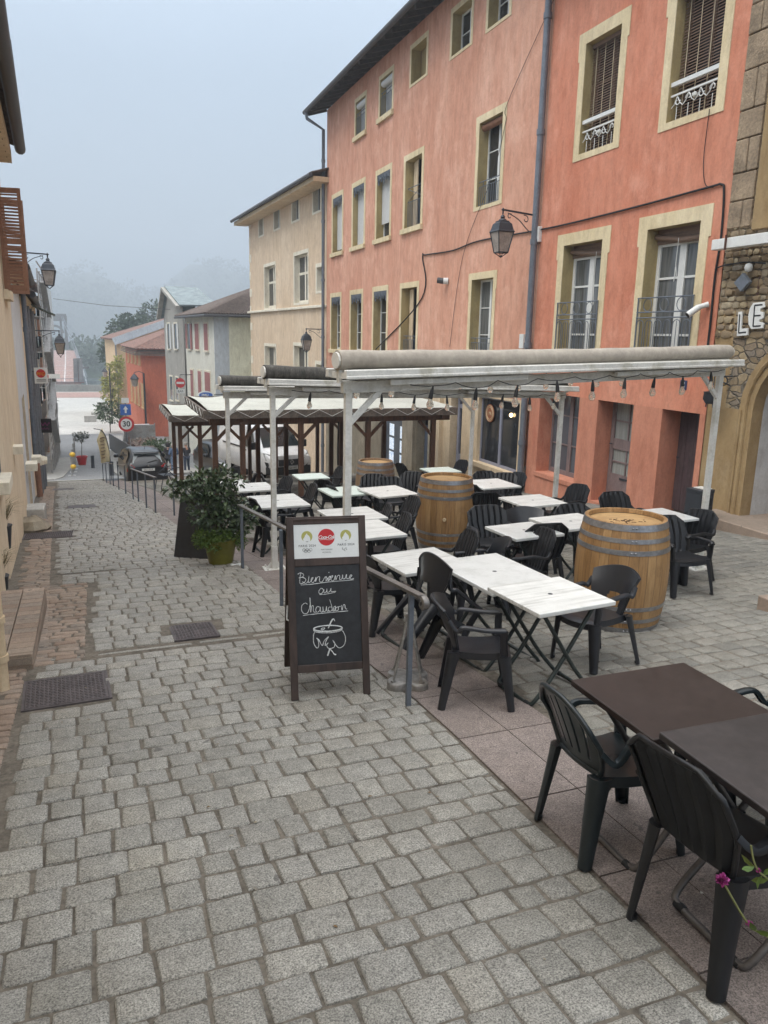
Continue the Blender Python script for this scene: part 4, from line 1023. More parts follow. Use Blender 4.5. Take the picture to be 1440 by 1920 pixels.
# --- awning gantries -----------------------------------------------------------------
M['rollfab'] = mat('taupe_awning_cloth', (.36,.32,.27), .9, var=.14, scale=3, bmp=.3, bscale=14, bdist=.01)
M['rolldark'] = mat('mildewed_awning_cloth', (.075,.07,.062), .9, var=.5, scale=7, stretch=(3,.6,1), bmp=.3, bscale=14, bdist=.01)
M['cloth'] = mat('cream_awning_underside', (.30,.29,.25), .9, var=.12, bmp=.1)
m, nt, b = nodes('clear_bulb_glass'); b.inputs['Base Color'].default_value = (.95,.90,.80,1); b.inputs['Transmission Weight'].default_value = .85; b.inputs['Roughness'].default_value = .05; b.inputs['IOR'].default_value = 1.2; M['bulb'] = m
def gantry(L, Rr, zL, zR, label, roll, ext=.12, rad=.085):
    L, Rr = Vector(L), Vector(Rr); t = thing('awning', label, 'awning', (L.x, L.y, g(L.y)), 0, 'rolled up awnings on white posts')
    o = Vector(t.location); a = Vector((L.x, L.y, zL)) - o; b_ = Vector((Rr.x, Rr.y, zR)) - o; d = (b_-a).normalized(); sd = Vector((-d.y, d.x, 0)).normalized(); up = Vector((0,0,1))
    for q, gz, top in ((a, 0, zL), (b_, g(Rr.y)-o.z, zR)):
        q0 = Vector((q.x, q.y, gz)); pm = MB(); pm.bar(q0, Vector((q.x, q.y, q.z-.02)), .062, .062); pm.bar(q0, q0+Vector((0,0,.32)), .074, .074); p_ = pm.build('post', M['whitemetal'], t, bevel=.004)
        bm_ = MB(); bm_.box(q0.x-.14, q0.x+.14, q0.y-.11, q0.y+.11, gz+.008, gz+.026)
        for u_, v_ in ((-.10,-.08),(.10,-.08),(.10,.08),(-.10,.08)): bm_.tube([(q0.x+u_, q0.y+v_, gz+.02), (q0.x+u_, q0.y+v_, gz+.05)], .012, 6)
        for s in (-1, 1): bm_.prism([q0+Vector((s*.037,-.004,.026)), q0+Vector((s*.11,-.004,.026)), q0+Vector((s*.037,-.004,.12))], (0,.008,0))
        bm_.build('base_plate', M['whitemetal'], p_)
        s = 1 if q is a else -1; br_ = MB(); br_.bar(Vector((q.x, q.y, q.z-.32)), Vector((q.x, q.y, q.z))+d*s*.34-up*.02, .035, .045); br_.build('brace', M['whitemetal'], t)
    bm_ = MB(); bm_.bar(a-d*ext*.5+up*.0, b_+d*ext*.5+up*.0, .05, .10); bm_.build('crossbeam', M['whitemetal'], t, bevel=.004)
    # closed front bars of both slopes and the cloth hanging slightly between
    for s in (-1, 1):
        fb = MB(); fb.bar(a-d*ext+sd*s*.16+up*.115, b_+d*(ext+.05)+sd*s*.16+up*.105, .055, .075); fb.bar(a-d*ext+sd*s*.185+up*.09, b_+d*(ext+.05)+sd*s*.185+up*.08, .02, .03); fb.build('front_bar', M['whitemetal'], t, bevel=.01)
        for q0, q1 in ((a+d*.35+sd*s*.10+up*.035, a+d*1.9+sd*s*.11+up*.035), (b_-d*.35+sd*s*.10+up*.03, b_-d*1.9+sd*s*.11+up*.03)): ar = MB(); ar.bar(q0, q1, .045, .05); ar.build('folding_arm', M['whitemetal'], t, bevel=.006)
    k = 26; rl = MB(); rl.tube([a-d*ext*.9+(b_-a+d*ext*1.7)*(i/k)+up*(.225-.02*math.sin(i/k*PI)) for i in range(k+1)], [rad*(1+.035*math.sin(i*2.1)+.02*math.sin(i*5.3)) for i in range(k+1)], 16); rl.build('rolled_cloth', roll, t, smooth=50)
    fl = MB(); fl.grid([[a+(b_-a)*(i/12)+sd*w_+up*(.13 if abs(w_) > .1 else .145) for w_ in (-.16,-.08,.0,.08,.16)] for i in range(13)], .004); fl.build('cloth_panel', M['cloth'], t)
    for s, q in ((-1, a), (1, b_)):
        ec = MB(); e0 = q+d*s*ext*.92+up*.225; ec.tube([e0-d*s*.02, e0+d*s*.015], rad*.8, 12); ec.bar(q+d*s*ext*.7+up*.04, q+d*s*ext*.7+up*.20, .05, .03, up=d); ec.bar(q+d*s*ext*.6-sd*.19+up*.10, q+d*s*ext*.6+sd*.19+up*.10, .03, .05); ec.build('bracket', M['whitemetal'], t)
    return t, a + o, b_ + o
def lights(A, B, label, n, drop=.10, seed=1):
    rnd = random.Random(seed); t = thing('string_lights', label, 'string lights', A, 0, 'bulb strings under the awnings'); D_ = B - A
    pts = []
    sag = [drop*rnd.uniform(.25, 1.3) for _ in range(n)]
    for i in range(n*8+1):
        q = i/(n*8); k_ = min(n-1, i//8); u_ = (i % 8)/8 if i < n*8 else 1; pts.append(D_*q - Vector((0,0,sag[k_]*4*u_*(1-u_))) + Vector((0,.02*math.sin(i*1.7),0)))
    w = MB(); w.tube(pts, .0042, 5); w.build('cable', M['rubber'], t)
    for i in range(n):
        p = pts[i*8+4] + Vector((0,0,-.0)); sw = Vector((rnd.uniform(-.02,.02), rnd.uniform(-.02,.02), 0))
        s_ = MB(); s_.tube([p, p+sw*.5-Vector((0,0,.05)), p+sw-Vector((0,0,.11))], [.006,.017,.021], 8); so_ = s_.build('socket', M['rubber'], t, smooth=50)
        bl = MB(); bl.lathe([(.014,-.105),(.02,-.125),(.032,-.155),(.033,-.175),(.022,-.200),(0,-.207)], 10, p+sw); bl.build('bulb', M['bulb'], so_, smooth=60)
    return t
_, A1, B1 = gantry((2.0,6.28),(6.93,7.28), 1.40, 1.50, 'nearest rolled awning with taupe cloth on tall white posts', M['rollfab'])
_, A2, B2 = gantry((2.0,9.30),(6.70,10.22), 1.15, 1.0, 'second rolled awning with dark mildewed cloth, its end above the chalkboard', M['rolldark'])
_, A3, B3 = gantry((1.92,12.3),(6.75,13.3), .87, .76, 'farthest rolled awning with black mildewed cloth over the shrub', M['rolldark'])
lights(A1+Vector((.5,-.17,.03)), B1+Vector((-.1,-.17,.03)), 'string of clear bulbs looped under the nearest awning front', 9, .05, 1)
lights(A1+Vector((.3,1.3,.08)), B1+Vector((-.3,1.2,.02)), 'string of clear bulbs hanging behind the nearest awning', 10, .07, 2)
lights(A2+Vector((.2,-.17,.02)), B2+Vector((0,-.17,.02)), 'string of clear bulbs under the second awning', 9, .04, 3)

# --- chalkboard ----------------------------------------------------------------------
M['stain'] = mat('dark_stained_frame', (.045,.028,.022), .5, var=.35, scale=4, stretch=(1,1,.15), bmp=.25)
M['slate'] = mat('smudged_chalkboard', (.018,.019,.022), .55, var=.4, scale=3, bmp=.03)
M['paper'] = mat('white_printed_panel', (.70,.72,.71), .35, var=.03, bmp=0)
M['cokered'] = mat('red_print', (.50,.018,.022), .4, var=.03, bmp=0)
M['olive'] = mat('gold_green_print', (.38,.37,.10), .4, var=.03, bmp=0)
M['ink'] = mat('black_print', (.02,.02,.022), .5, bmp=0, var=0)
M['chalk'] = mat('white_chalk', (.62,.64,.64), .95, var=.2, scale=60, bmp=0)
def pv_(px): return px
ab = thing('chalkboard', 'folding chalkboard sign reading Bienvenue au Chaudron with a printed white header', 'chalkboard', (0,0,0))
fl, frr = at_h(552, 1318), at_h(690, 1305); mid = (fl+frr)/2; ab.location = (mid.x, mid.y, g(mid.y)+.014); ab.rotation_euler = (0, 0, math.atan2(frr.y-fl.y, frr.x-fl.x))
WD, HT, LEAN = (frr-fl).length + .04, 1.27, .31
FRM = Fr((0,0,0), (1,0,0), (0,-math.cos(LEAN*.93),math.sin(LEAN*.93)*0)); upv = Vector((0, LEAN, HT-.0)).normalized(); nv = Vector((0,-upv.z,upv.y))
def bp(x, h, n=0): return Vector((x,0,0)) + upv*h + nv*n
def bbox(mb, x0, x1, h0, h1, n0, n1): return mb.hexa([bp(x0,h0,n0),bp(x1,h0,n0),bp(x1,h0,n1),bp(x0,h0,n1),bp(x0,h1,n0),bp(x1,h1,n0),bp(x1,h1,n1),bp(x0,h1,n1)])
LH = (Vector((0,LEAN,HT))).length; sw = .052; hw = WD/2
mb = MB()
for s in (-1, 1): bbox(mb, s*hw-(sw if s > 0 else 0), s*hw+(sw if s < 0 else 0), 0, LH, -.03, 0)
for h0, h1 in ((.19,.245),(LH-.355,LH-.30),(LH-.055,LH)): bbox(mb, -hw+sw, hw-sw, h0, h1, -.027, -.003)
mb.build('front_frame', M['stain'], ab, bevel=.004)
mb = MB()
for s in (-1, 1): mb.bar((s*(hw-.03), LEAN*2-.02, 0), (s*(hw-.03), LEAN+.02, HT-.02), .05, .03, up=(0,1,0))
for q in (.2, .97): mb.bar((-hw+.05, LEAN+(LEAN-.0)*(1-q), HT*q), (hw-.05, LEAN+(LEAN-.0)*(1-q), HT*q), .03, .05, up=(0,0,1))
mb.build('rear_frame', M['stain'], ab, bevel=.004)
mb = MB(); mb.hexa([(-hw+.05,LEAN*1.8,.22),(hw-.05,LEAN*1.8,.22),(hw-.05,LEAN*1.8+.008,.22),(-hw+.05,LEAN*1.8+.008,.22),(-hw+.05,LEAN+.03,HT-.03),(hw-.05,LEAN+.03,HT-.03),(hw-.05,LEAN+.038,HT-.03),(-hw+.05,LEAN+.038,HT-.03)]); mb.build('rear_board', M['slate'], ab)
mb = MB(); bbox(mb, -hw+sw, hw-sw, .245, LH-.355, -.02, -.010); board = mb.build('board', M['slate'], ab)
mb = MB(); bbox(mb, -hw+sw, hw-sw, LH-.30, LH-.055, -.02, -.008); head = mb.build('header_panel', M['paper'], ab)
mb = MB(); mb.tube([(-hw+.01,.14,.55),(-hw+.0,.30,.50),(-hw+.02,.46,.55)], .006, 6); mb.build('stay_cord', M['chalk'], ab)
def B_(x, h, n=0): return plane_M(bp(x, h, n), (1,0,0), upv)
# chalk writing: strokes drawn in panel units (x 0..1, y 0..1 downwards), from the photograph's board
iw, h_top, h_bot = hw-sw, LH-.355, .245
def chalk(name, strokes, r=.0028, jit=.0004):
    mb = MB()
    for st in strokes:
        q = bez([(x, y, 0) for x, y in st], 5)
        mb.tube([bp((p.x-.5)*2*iw, h_top-p.y*(h_top-h_bot), -.0098)+nv*.0004+Vector((random.uniform(-jit,jit),0,random.uniform(-jit,jit))) for p in q], [r*random.uniform(.6,1.2) for _ in q], 5)
    return mb.build(name, M['chalk'], board)
# pixel tracing of the three words: board in the zoomed crop spans x 90..1290, y 75..(75+2030)
def T(*pts, ox=95, oy=80, sx=1180, sy=2010): return [((x-ox-(y-oy)*.022)/sx, (y-oy+(x-ox)*.022)/sy) for x, y in pts]
words = [T((150,235),(200,205),(255,240),(240,290),(170,308)), T((205,205),(190,310),(185,425)), T((170,308),(240,300),(295,345),(265,405),(195,430)),
 T((230,385),(290,425),(335,380),(350,290),(340,400),(370,400),(410,345),(425,310),(400,320),(390,380),(425,410),(465,350),(480,300),(470,395),(500,310),(545,300),(540,390),(590,400),(650,300),(660,390),(690,330),(695,395)),
 T((665,290),(690,350),(720,300),(740,300),(700,390)), T((700,390),(760,330),(785,285),(750,300),(755,370),(800,385),(835,280),(840,375),(870,290),(910,285),(910,365),(950,350),(965,270),(970,350),(1010,345),(1035,265),(1040,345),(1090,340),(1135,290),(1110,280),(1090,330),(1120,365),(1170,350)), T((350,275),(352,282)), T((715,205),(713,225)),
 T((205,455),(450,440),(700,410),(1170,378)),
 T((610,560),(570,535),(530,590),(540,640),(590,630),(620,560),(625,630),(670,600),(675,545),(680,620),(730,600),(750,540),(755,605),(840,605)), T((540,660),(660,655),(830,625)),
 T((320,850),(280,825),(225,870),(215,960),(250,1030),(310,1035),(350,960),(370,850),(365,715),(375,850),(380,1015),(395,900),(425,890),(430,1000),(470,1020)), T((540,920),(500,905),(470,960),(490,1020),(540,990),(555,915),(560,1015),(600,1000),(600,910),(610,1005),(650,1000),(665,905),(670,1000),(720,1000)),
 T((770,930),(720,925),(695,970),(720,1010),(770,970),(725,770)), T((770,970),(790,1010),(800,930),(830,915),(810,1010)), T((880,930),(840,940),(835,1000),(880,990),(885,930),(920,920)), T((940,890),(950,1000),(970,900),(1000,890),(1010,960),(1040,980)), T((240,1075),(500,1050),(1060,1015))]
chalk('chalk_writing', words, .0026)
def T2(*pts): return T(*[(192+x*.0764*9.6, 1056+y*.0764*9.6) for x, y in pts])
el = [(678+360*math.cos(t*PI/12), 415+90*math.sin(t*PI/12)) for t in range(25)]; el2 = [(678+355*math.cos(t*PI/12), 448+90*math.sin(t*PI/12)) for t in range(0, 13)]
chalk('chalk_drawing', [T2(*el), T2(*[(678+340*math.cos(t*PI/12), 412+75*math.sin(t*PI/12)) for t in range(25)]), T2(*el2),
 T2((345,500),(320,600),(325,800),(380,920),(425,940),(450,860),(430,720),(395,670),(450,720),(535,885),(580,760),(690,645),(630,760),(605,880),(640,860),(680,815),(645,880),(680,960),(750,975),(830,940),(845,850),(795,745),(850,850),(910,940),(970,970),(1060,920),(1110,800),(1105,640),(1040,490)),
 T2((680,410),(720,300),(770,190),(820,150),(850,215)), T2((690,405),(735,300),(785,200),(815,165)), T2((500,430),(560,440),(600,400),(540,400),(505,425))], .0030)
chalk('chalk_spout', [T2((715,985),(690,1080),(665,1180)), T2((725,985),(790,1070),(835,1145),(875,1150)), T2((715,990),(700,1080),(668,1170))], .0048)
# printed header: two flame roundels with lettering, a red disc between
hm_ = LH-.1775; hh = .245
def disc(name, x, h, r_, m_, par, n=-.0076, seg=32):
    mb = MB(); mb.add([bp(x+r_*math.cos(2*PI*k/seg), h+r_*math.sin(2*PI*k/seg), n) for k in range(seg)], [tuple(range(seg))]); return mb.build(name, m_, par, fix=False)
def shape(name, x, h, pts, k, m_, par, n=-.0072):
    mb = MB(); mb.add([bp(x+u*k, h+v*k, n) for u, v in pts], [tuple(range(len(pts)))]); return mb.build(name, m_, par, fix=False)
for s in (-1, 1):
    x = s*iw*.60; disc('emblem', x, hm_+.035, .040, M['olive'], head)
    shape('emblem_flame', x, hm_+.030, [(-.62,-.95),(-.75,-.3),(-.5,.0),(-.35,.35),(0,.78),(.12,.5),(.42,.25),(.62,-.1),(.66,-.5),(.5,-.95),(.2,-1.15),(-.3,-1.15)], .037, M['paper'], head)
    mb = MB(); mb.tube([bp(x-.008,hm_+.0,-.007), bp(x,hm_-.003,-.007), bp(x+.008,hm_+.0,-.007)], .0016, 4); mb.build('emblem_mouth', M['ink'], head)
    text('lettering', 'PARIS 2024', .0235, M['ink'], head, B_(x, hm_-.032, -.0072), extrude=.0002, space=1.12)
    mb = MB()
    if s < 0:
        for i in range(5):
            cx, cy = x-.024+.012*i, hm_-.060-(.009 if i % 2 else 0); mb.tube([bp(cx+.0105*math.cos(t*PI/8), cy+.0105*math.sin(t*PI/8), -.0072) for t in range(17)], .0010, 4, False)
    else:
        for i in range(3):
            cx, cy = x-.012+.013*i, hm_-.062-(.008 if i == 1 else 0); mb.tube([bp(cx+(.015-.001*t)*math.cos(2.2+t*.25)-.004, cy+.011*math.sin(2.2+t*.25), -.0072) for t in range(9)], .0016, 4)
    mb.build('rings' if s < 0 else 'swooshes', M['ink'], head)
disc('red_disc', 0, hm_+.026, .061, M['cokered'], head)
text('lettering', 'Coca-Cola', .034, M['paper'], head, B_(0, hm_+.026, -.0068), extrude=.0002, shear=.35, space=.84, bold=.0006)
mb = MB(); mb.tube([bp(-.05,hm_+.008,-.0068), bp(-.02,hm_+.011,-.0068), bp(.02,hm_+.006,-.0068), bp(.05,hm_+.012,-.0068)], .0014, 4); mb.build('script_swash', M['paper'], head)
text('lettering', 'PARTENAIRE', .0125, M['ink'], head, B_(0, hm_-.063, -.0072), extrude=.0002, space=1.2); text('lettering', 'MONDIAL', .0125, M['ink'], head, B_(0, hm_-.083, -.0072), extrude=.0002, space=1.2)

# --- handrails -----------------------------------------------------------------------
def handrail(feet, h, label, scroll=False, base_ext=.0):
    P = [Vector((p.x, p.y, g(p.y))) for p in feet]; o = P[0].copy(); t = thing('handrail', label, 'handrail', o, 0, 'steel handrails along the stepped street')
    Q = [p-o for p in P]
    for q in Q:
        pm = MB(); pm.bar(q, q+Vector((0,0,h)), .034, .034); pm.build('post', M['bluegrey'], t, bevel=.003)
    tb = MB(); e = (Q[0]-Q[-1]).normalized(); a = Q[0]+e*.16+Vector((0,0,h+.01)); b_ = Q[-1]-e*.12+Vector((0,0,h+.01))
    tb.bar(a, b_, .052, .022)
    if scroll:
        pts = [a+e*(.02+.055*math.sin(t_*.42)*(1-t_*.055))+Vector((0,0,-.045+.05*math.cos(t_*.42)*(1-t_*.06))) for t_ in range(15)]
        ribbon(tb, pts, .05, .018, e.cross(Vector((0,0,1))))
    tb.build('top_bar', M['railtop'], t, bevel=.003); return t
M['railtop'] = mat('worn_steel_rail', (.20,.185,.17), .45, .55, var=.25, scale=5, bmp=.1)
handrail([at_h(765,1325), at_h(528,1140), at_h(455,1072)], .84, 'handrail with a scrolled end running behind the chalkboard', True)
handrail([at_h(351,998), at_h(327,968)], .80, 'short handrail on the street side of the shrub')
handrail([at_h(292,964), at_h(275,955), at_h(260,944), at_h(250,938)], .78, 'four post handrail in front of the black car')
handrail([at_h(236,926), at_h(223,919)], .78, 'two post handrail on the street side of the black car')
handrail([at_h(213,912), at_h(207,909), at_h(200,906), at_h(194,902)], .78, 'farthest handrail under the tall feather flag')

# cast base with struts standing by the scrolled rail end (an old parasol foot)
pb = at_h(762, 1300); t = thing('parasol_stand', 'old clover shaped cast parasol stand beside the scrolled rail end', 'stand', (pb.x+.06, pb.y+.13, g(pb.y+.1)+.016))
M['castgrey'] = mat('worn_cast_aluminium', (.30,.29,.275), .5, .45, var=.3, scale=5, bmp=.25, dirt=(.16,.13,.10))
mb = MB(); n_ = 48; out_ = [(.10+.085*abs(math.cos(2*a_))**.8)*1.0 for a_ in [2*PI*k/n_ for k in range(n_)]]
ring = lambda z, k: [Vector((math.cos(2*PI*i/n_+.4)*out_[i]*k, math.sin(2*PI*i/n_+.4)*out_[i]*k, z)) for i in range(n_)]
A_, B2_, C_ = ring(0, 1), ring(.05, 1), ring(.06, .94); mb.add(A_+B2_+C_, [(i,(i+1)%n_,n_+(i+1)%n_,n_+i) for i in range(n_)]+[(n_+i,n_+(i+1)%n_,2*n_+(i+1)%n_,2*n_+i) for i in range(n_)]+[tuple(range(2*n_,3*n_)), tuple(range(n_-1,-1,-1))])
mb.build('foot', M['castgrey'], t, smooth=50)
for k in range(4):
    a_ = .4+PI/2*k; mb = MB(); mb.tube([(math.cos(a_)*.15, math.sin(a_)*.15, .058), (math.cos(a_)*.02, math.sin(a_)*.02, .50)], .010, 6); mb.tube([(math.cos(a_)*.165, math.sin(a_)*.165, .064), (math.cos(a_)*.13, math.sin(a_)*.13, .064)], .014, 6); mb.build('strut', M['castgrey'], t)
mb = MB(); mb.tube([(0,0,.44),(0,0,.56)], .026, 10); mb.build('collar', M['castgrey'], t, smooth=50)

# --- ashtray bin, doorstep stones ------------------------------------------------------
pb = at_h(1305, 992); t = thing('litter_bin', 'black square litter bin with a slot, against the wall behind the awning post', 'bin', (pb.x, pb.y, g(pb.y)+.016), R(8))
mb = MB(); mb.box(-.15,.15,-.15,.15,.02,.60); mb.build('body', M['iron'], t, bevel=.008); mb = MB(); mb.box(-.155,.155,-.155,.155,.60,.66); mb.build('lid', M['iron'], t, bevel=.008)
mb = MB(); mb.box(-.11,.11,-.153,-.150,.40,.52); mb.build('slot', M['black'], t); mb = MB(); mb.box(-.05,.13,-.12,.10,.661,.672); mb.build('ash_tray', M['whitemetal'], t)
pb = at_h(1452, 1146); mb = MB(); mb.box(-.13,.13,-.11,.11,-.05,.15); o = mb.build('stone_block', M['porphyry'], None, bevel=.02); o.location = (pb.x, pb.y, g(pb.y)); tag(o, 'rough brown stone block at the terrace edge on the terrace cobbles', 'stone')
# ------------------------------------------------------------------ stone house with the arched doorway (right edge)
def rubble(name, cols, scale=3.2, flat=.75):
    m, nt, b = nodes(name); L = nt.links.new; co = N(nt, 'ShaderNodeTexCoord').outputs['Object']
    wob = N(nt, 'ShaderNodeTexNoise'); wob.inputs['Scale'].default_value = 2.2; L(co, wob.inputs['Vector'])
    va = N(nt, 'ShaderNodeVectorMath', operation='MULTIPLY_ADD'); va.inputs[1].default_value = (.25,.25,.25); L(wob.outputs['Color'], va.inputs[0]); L(co, va.inputs[2])
    mp = N(nt, 'ShaderNodeMapping'); mp.inputs['Scale'].default_value = (1, 1, 1/flat*1.35); L(va.outputs[0], mp.inputs['Vector'])
    v1 = N(nt, 'ShaderNodeTexVoronoi'); v1.inputs['Scale'].default_value = scale; L(mp.outputs[0], v1.inputs['Vector'])
    v2 = N(nt, 'ShaderNodeTexVoronoi', feature='DISTANCE_TO_EDGE'); v2.inputs['Scale'].default_value = scale; L(mp.outputs[0], v2.inputs['Vector'])
    sp_ = N(nt, 'ShaderNodeSeparateColor'); L(v1.outputs['Color'], sp_.inputs[0])
    c = ramp(nt, sp_.outputs[0], [(i/(len(cols)-1), q) for i, q in enumerate(cols)])
    c = mix(nt, 1, c, ramp(nt, noise(nt, co, 16, 5, .75), [(.3,(.6,)*3), (.65,(1.15,)*3)]), 'MULTIPLY')
    e = ramp(nt, v2.outputs['Distance'], [(.0,(0,0,0)), (.10,(1,1,1))]); c = mix(nt, e, (.17,.145,.11), c)
    L(c, b.inputs['Base Color']); b.inputs['Roughness'].default_value = .92; bump(nt, b, mix(nt, .8, noise(nt, co, 18, 5, .7), e), .9, .05); return m
M['rubble'] = rubble('rubble_stone_wall', [(.20,.145,.085), (.33,.25,.15), (.25,.19,.13), (.38,.29,.17), (.22,.18,.14)], 5.4, .7)
M['ashlar'] = rubble('bossed_stone_blocks', [(.27,.20,.13), (.33,.25,.165), (.24,.19,.13)], 2.6, 1.0)
M['ochre'] = plaster('ochre_sandstone', (.33,.225,.11), (.18,.12,.06), (.43,.32,.18), .3, .9, .7, stain=(.17,.115,.065))
M['roughwhite'] = plaster('rough_white_render', (.55,.54,.52), (.46,.45,.43), (.62,.61,.59), .2, .95)
M['browndoor'] = mat('varnished_brown_door', (.075,.026,.014), .4, var=.25, scale=3, stretch=(1,1,.2), bmp=.1)
stoneH = thing('house', 'old stone house with arched ochre doorway at the terrace edge', 'house', (XF, 8, g(8)))
AY1, SPR, RAD = 9.50, .78, 1.02   # doorway: far jamb, springing height, half width
AC = AY1 - RAD
def arch_pts(r, k=14): return [(AC + r*math.cos(PI*i/k), SPR + .95*r*math.sin(PI*i/k)) for i in range(k+1)]   # from far side over the top to the near side
mb = MB(); wall_holes(mb, FR, 10.1, 10.5, -2, 2.35, []); wall_holes(mb, FR, 9.5+.28, 10.1, -2, .78, [])
mb.build('ochre_pier', M['ochre'], stoneH, fix=False)
mb = MB(); A_ = arch_pts(RAD+.28); P = FR.p
wall_holes(mb, FR, 2, 10.5, 2.35, 12, [])
for (y0, z0), (y1, z1) in zip(A_, A_[1:]): mb.add([P(y0,z0,0),P(y0,2.35,0),P(y1,2.35,0),P(y1,z1,0)], [(0,1,2,3)])
wall_holes(mb, FR, A_[0][0], 10.1, SPR, 2.35, []); wall_holes(mb, FR, 2, A_[-1][0], -2, 2.35, [])
mb.build('wall', M['rubble'], stoneH, fix=False)
mb = MB(); B_ = arch_pts(RAD)
for (y0,z0),(y1,z1),(u0,w0),(u1,w1) in zip(A_, A_[1:], B_, B_[1:]):
    mb.add([P(y0,z0,.02),P(y1,z1,.02),P(u1,w1,.02),P(u0,w0,.02)], [(0,1,2,3)]); mb.add([P(u0,w0,.02),P(u1,w1,.02),P(u1,w1,-.2),P(u0,w0,-.2)], [(0,1,2,3)])
    m0, n0 = ((y0+u0)/2,(z0+w0)/2), ((y1+u1)/2,(z1+w1)/2); mb.tube([P(*m0,.03), P(*n0,.03)], .035, 6)
for q in (0, -1):
    a_, b_ = A_[q], B_[q]; mb.add([P(a_[0],-2,.02),P(a_[0],SPR,.02),P(b_[0],SPR,.02),P(b_[0],-2,.02)], [(0,1,2,3)]); mb.add([P(b_[0],-2,.02),P(b_[0],SPR,.02),P(b_[0],SPR,-.2),P(b_[0],-2,-.2)], [(0,1,2,3)])
    mb.tube([P((a_[0]+b_[0])/2,-1.1,.03), P((a_[0]+b_[0])/2,SPR,.03)], .04, 8); mb.tube([P((a_[0]+b_[0])/2+.1,-1.1,.02), P((a_[0]+b_[0])/2+.1,SPR,.02)], .03, 8)
mb.build('arch', M['ochre'], stoneH, fix=False, smooth=40)
mb = MB()
for (u0,w0),(u1,w1) in zip(B_, B_[1:]): mb.add([P(u0,w0,-.2),P(u1,w1,-.2),P(u1+.0,w1,-.75),P(u0,w0,-.75)], [(0,1,2,3)])
for q in (0, -1): mb.add([P(B_[q][0],-2,-.2),P(B_[q][0],SPR,-.2),P(B_[q][0],SPR,-.75),P(B_[q][0],-2,-.75)], [(0,1,2,3)])
mb.build('reveal', M['roughwhite'], stoneH, fix=False)
mb = MB(); FR.box(mb, AC-RAD, AC+RAD, -.9, 2, -.85, -.75)
for i in range(2):
    for z0, z1 in ((-.75,-.1),(.05,.7)): x0 = AC-RAD+.12+i*RAD; FR.box(mb, x0, x0+RAD-.22, z0, z1, -.75, -.72)
mb.build('door', M['browndoor'], stoneH, bevel=.012)
mb = MB(); mb.box(XF-.55, XF+.7, AC-RAD-.5, AC+RAD+.55, -1.4, -.93); mb.build('doorstep', M['porphyry'], stoneH, bevel=.02)
M['boss'] = mat('bossed_granite_block', (.30,.225,.15), .95, var=.3, scale=3, bmp=.9, bscale=38, bdist=.02, rand=.12)
z = 3.62; rb_ = random.Random(4); mb = MB(); i = 0
while z < 9.5:
    hh_ = rb_.choice([.42,.5,.58]); sp = [10.0, 10.5] if i % 2 else [10.0, 10.22+rb_.uniform(-.04,.04), 10.5]; i += 1
    for y0, y1 in zip(sp, sp[1:]): FR.box(mb, y0+.008, y1-.008, z+.008, z+hh_-.008, -.02, .035+rb_.uniform(0,.012))
    z += hh_
mb.build('corner_stones', M['boss'], stoneH, bevel=.018)
M['rubblestone'] = stone_mat('loose_rubble_stones', [(0,(.15,.105,.06)), (.2,(.30,.22,.13)), (.4,(.22,.165,.11)), (.6,(.42,.33,.20)), (.75,(.26,.20,.14)), (.9,(.52,.44,.30)), (1,(.20,.17,.14))], .25, .92, (.13,.10,.07))
mb = MB(); b_ = 1.9
while b_ < 3.6:
    hh_ = rb_.uniform(.055,.15); a_ = 8.2
    while a_ < 10.48:
        ww = min(rb_.uniform(.09,.30), 10.49-a_); dz_ = ((a_+ww/2-AC)**2 + (b_+hh_/2-SPR)**2)**.5
        if ww > .05 and dz_ > RAD+.36:
            k_ = 9; lp = []
            for q in range(k_):
                an = 2*PI*q/k_; rx_, ry_ = ww/2*rb_.uniform(.80,1.04), hh_/2*rb_.uniform(.80,1.06); lp.append((a_+ww/2+rx_*math.copysign(abs(math.cos(an))**.7, math.cos(an)), b_+hh_/2+ry_*math.copysign(abs(math.sin(an))**.7, math.sin(an))))
            d_ = rb_.uniform(.015,.05); ca, cb_ = a_+ww/2, b_+hh_/2
            mb.add([FR.p(u, v, .0) for u, v in lp] + [FR.p(ca+(u-ca)*.86, cb_+(v-cb_)*.82, d_*.8) for u, v in lp] + [FR.p(ca+(u-ca)*.5, cb_+(v-cb_)*.5, d_+rb_.uniform(-.006,.006)) for u, v in lp], [(q,(q+1)%9,9+(q+1)%9,9+q) for q in range(9)]+[(9+q,9+(q+1)%9,18+(q+1)%9,18+q) for q in range(9)]+[tuple(range(18,27))])
        a_ += ww*.97
    b_ += hh_*.95
mb.build('rubble_stones', M['rubblestone'], stoneH, fix=False, smooth=35)
mb = MB(); FR.box(mb, 9.4, 9.95, 3.55, 8, 0, .06); FR.box(mb, 9.35, 9.5, 3.5, 8, .06, .12); mb.build('window_surround', M['ochre'], stoneH, bevel=.02)
mb = MB(); mb.box(XF, XF+8, 2, 2.02, -2, 12); mb.box(XF+7.9, XF+8, 2, 10.48, -2, 12); mb.build('side_wall', M['rubble'], stoneH)
reparent(stoneH)
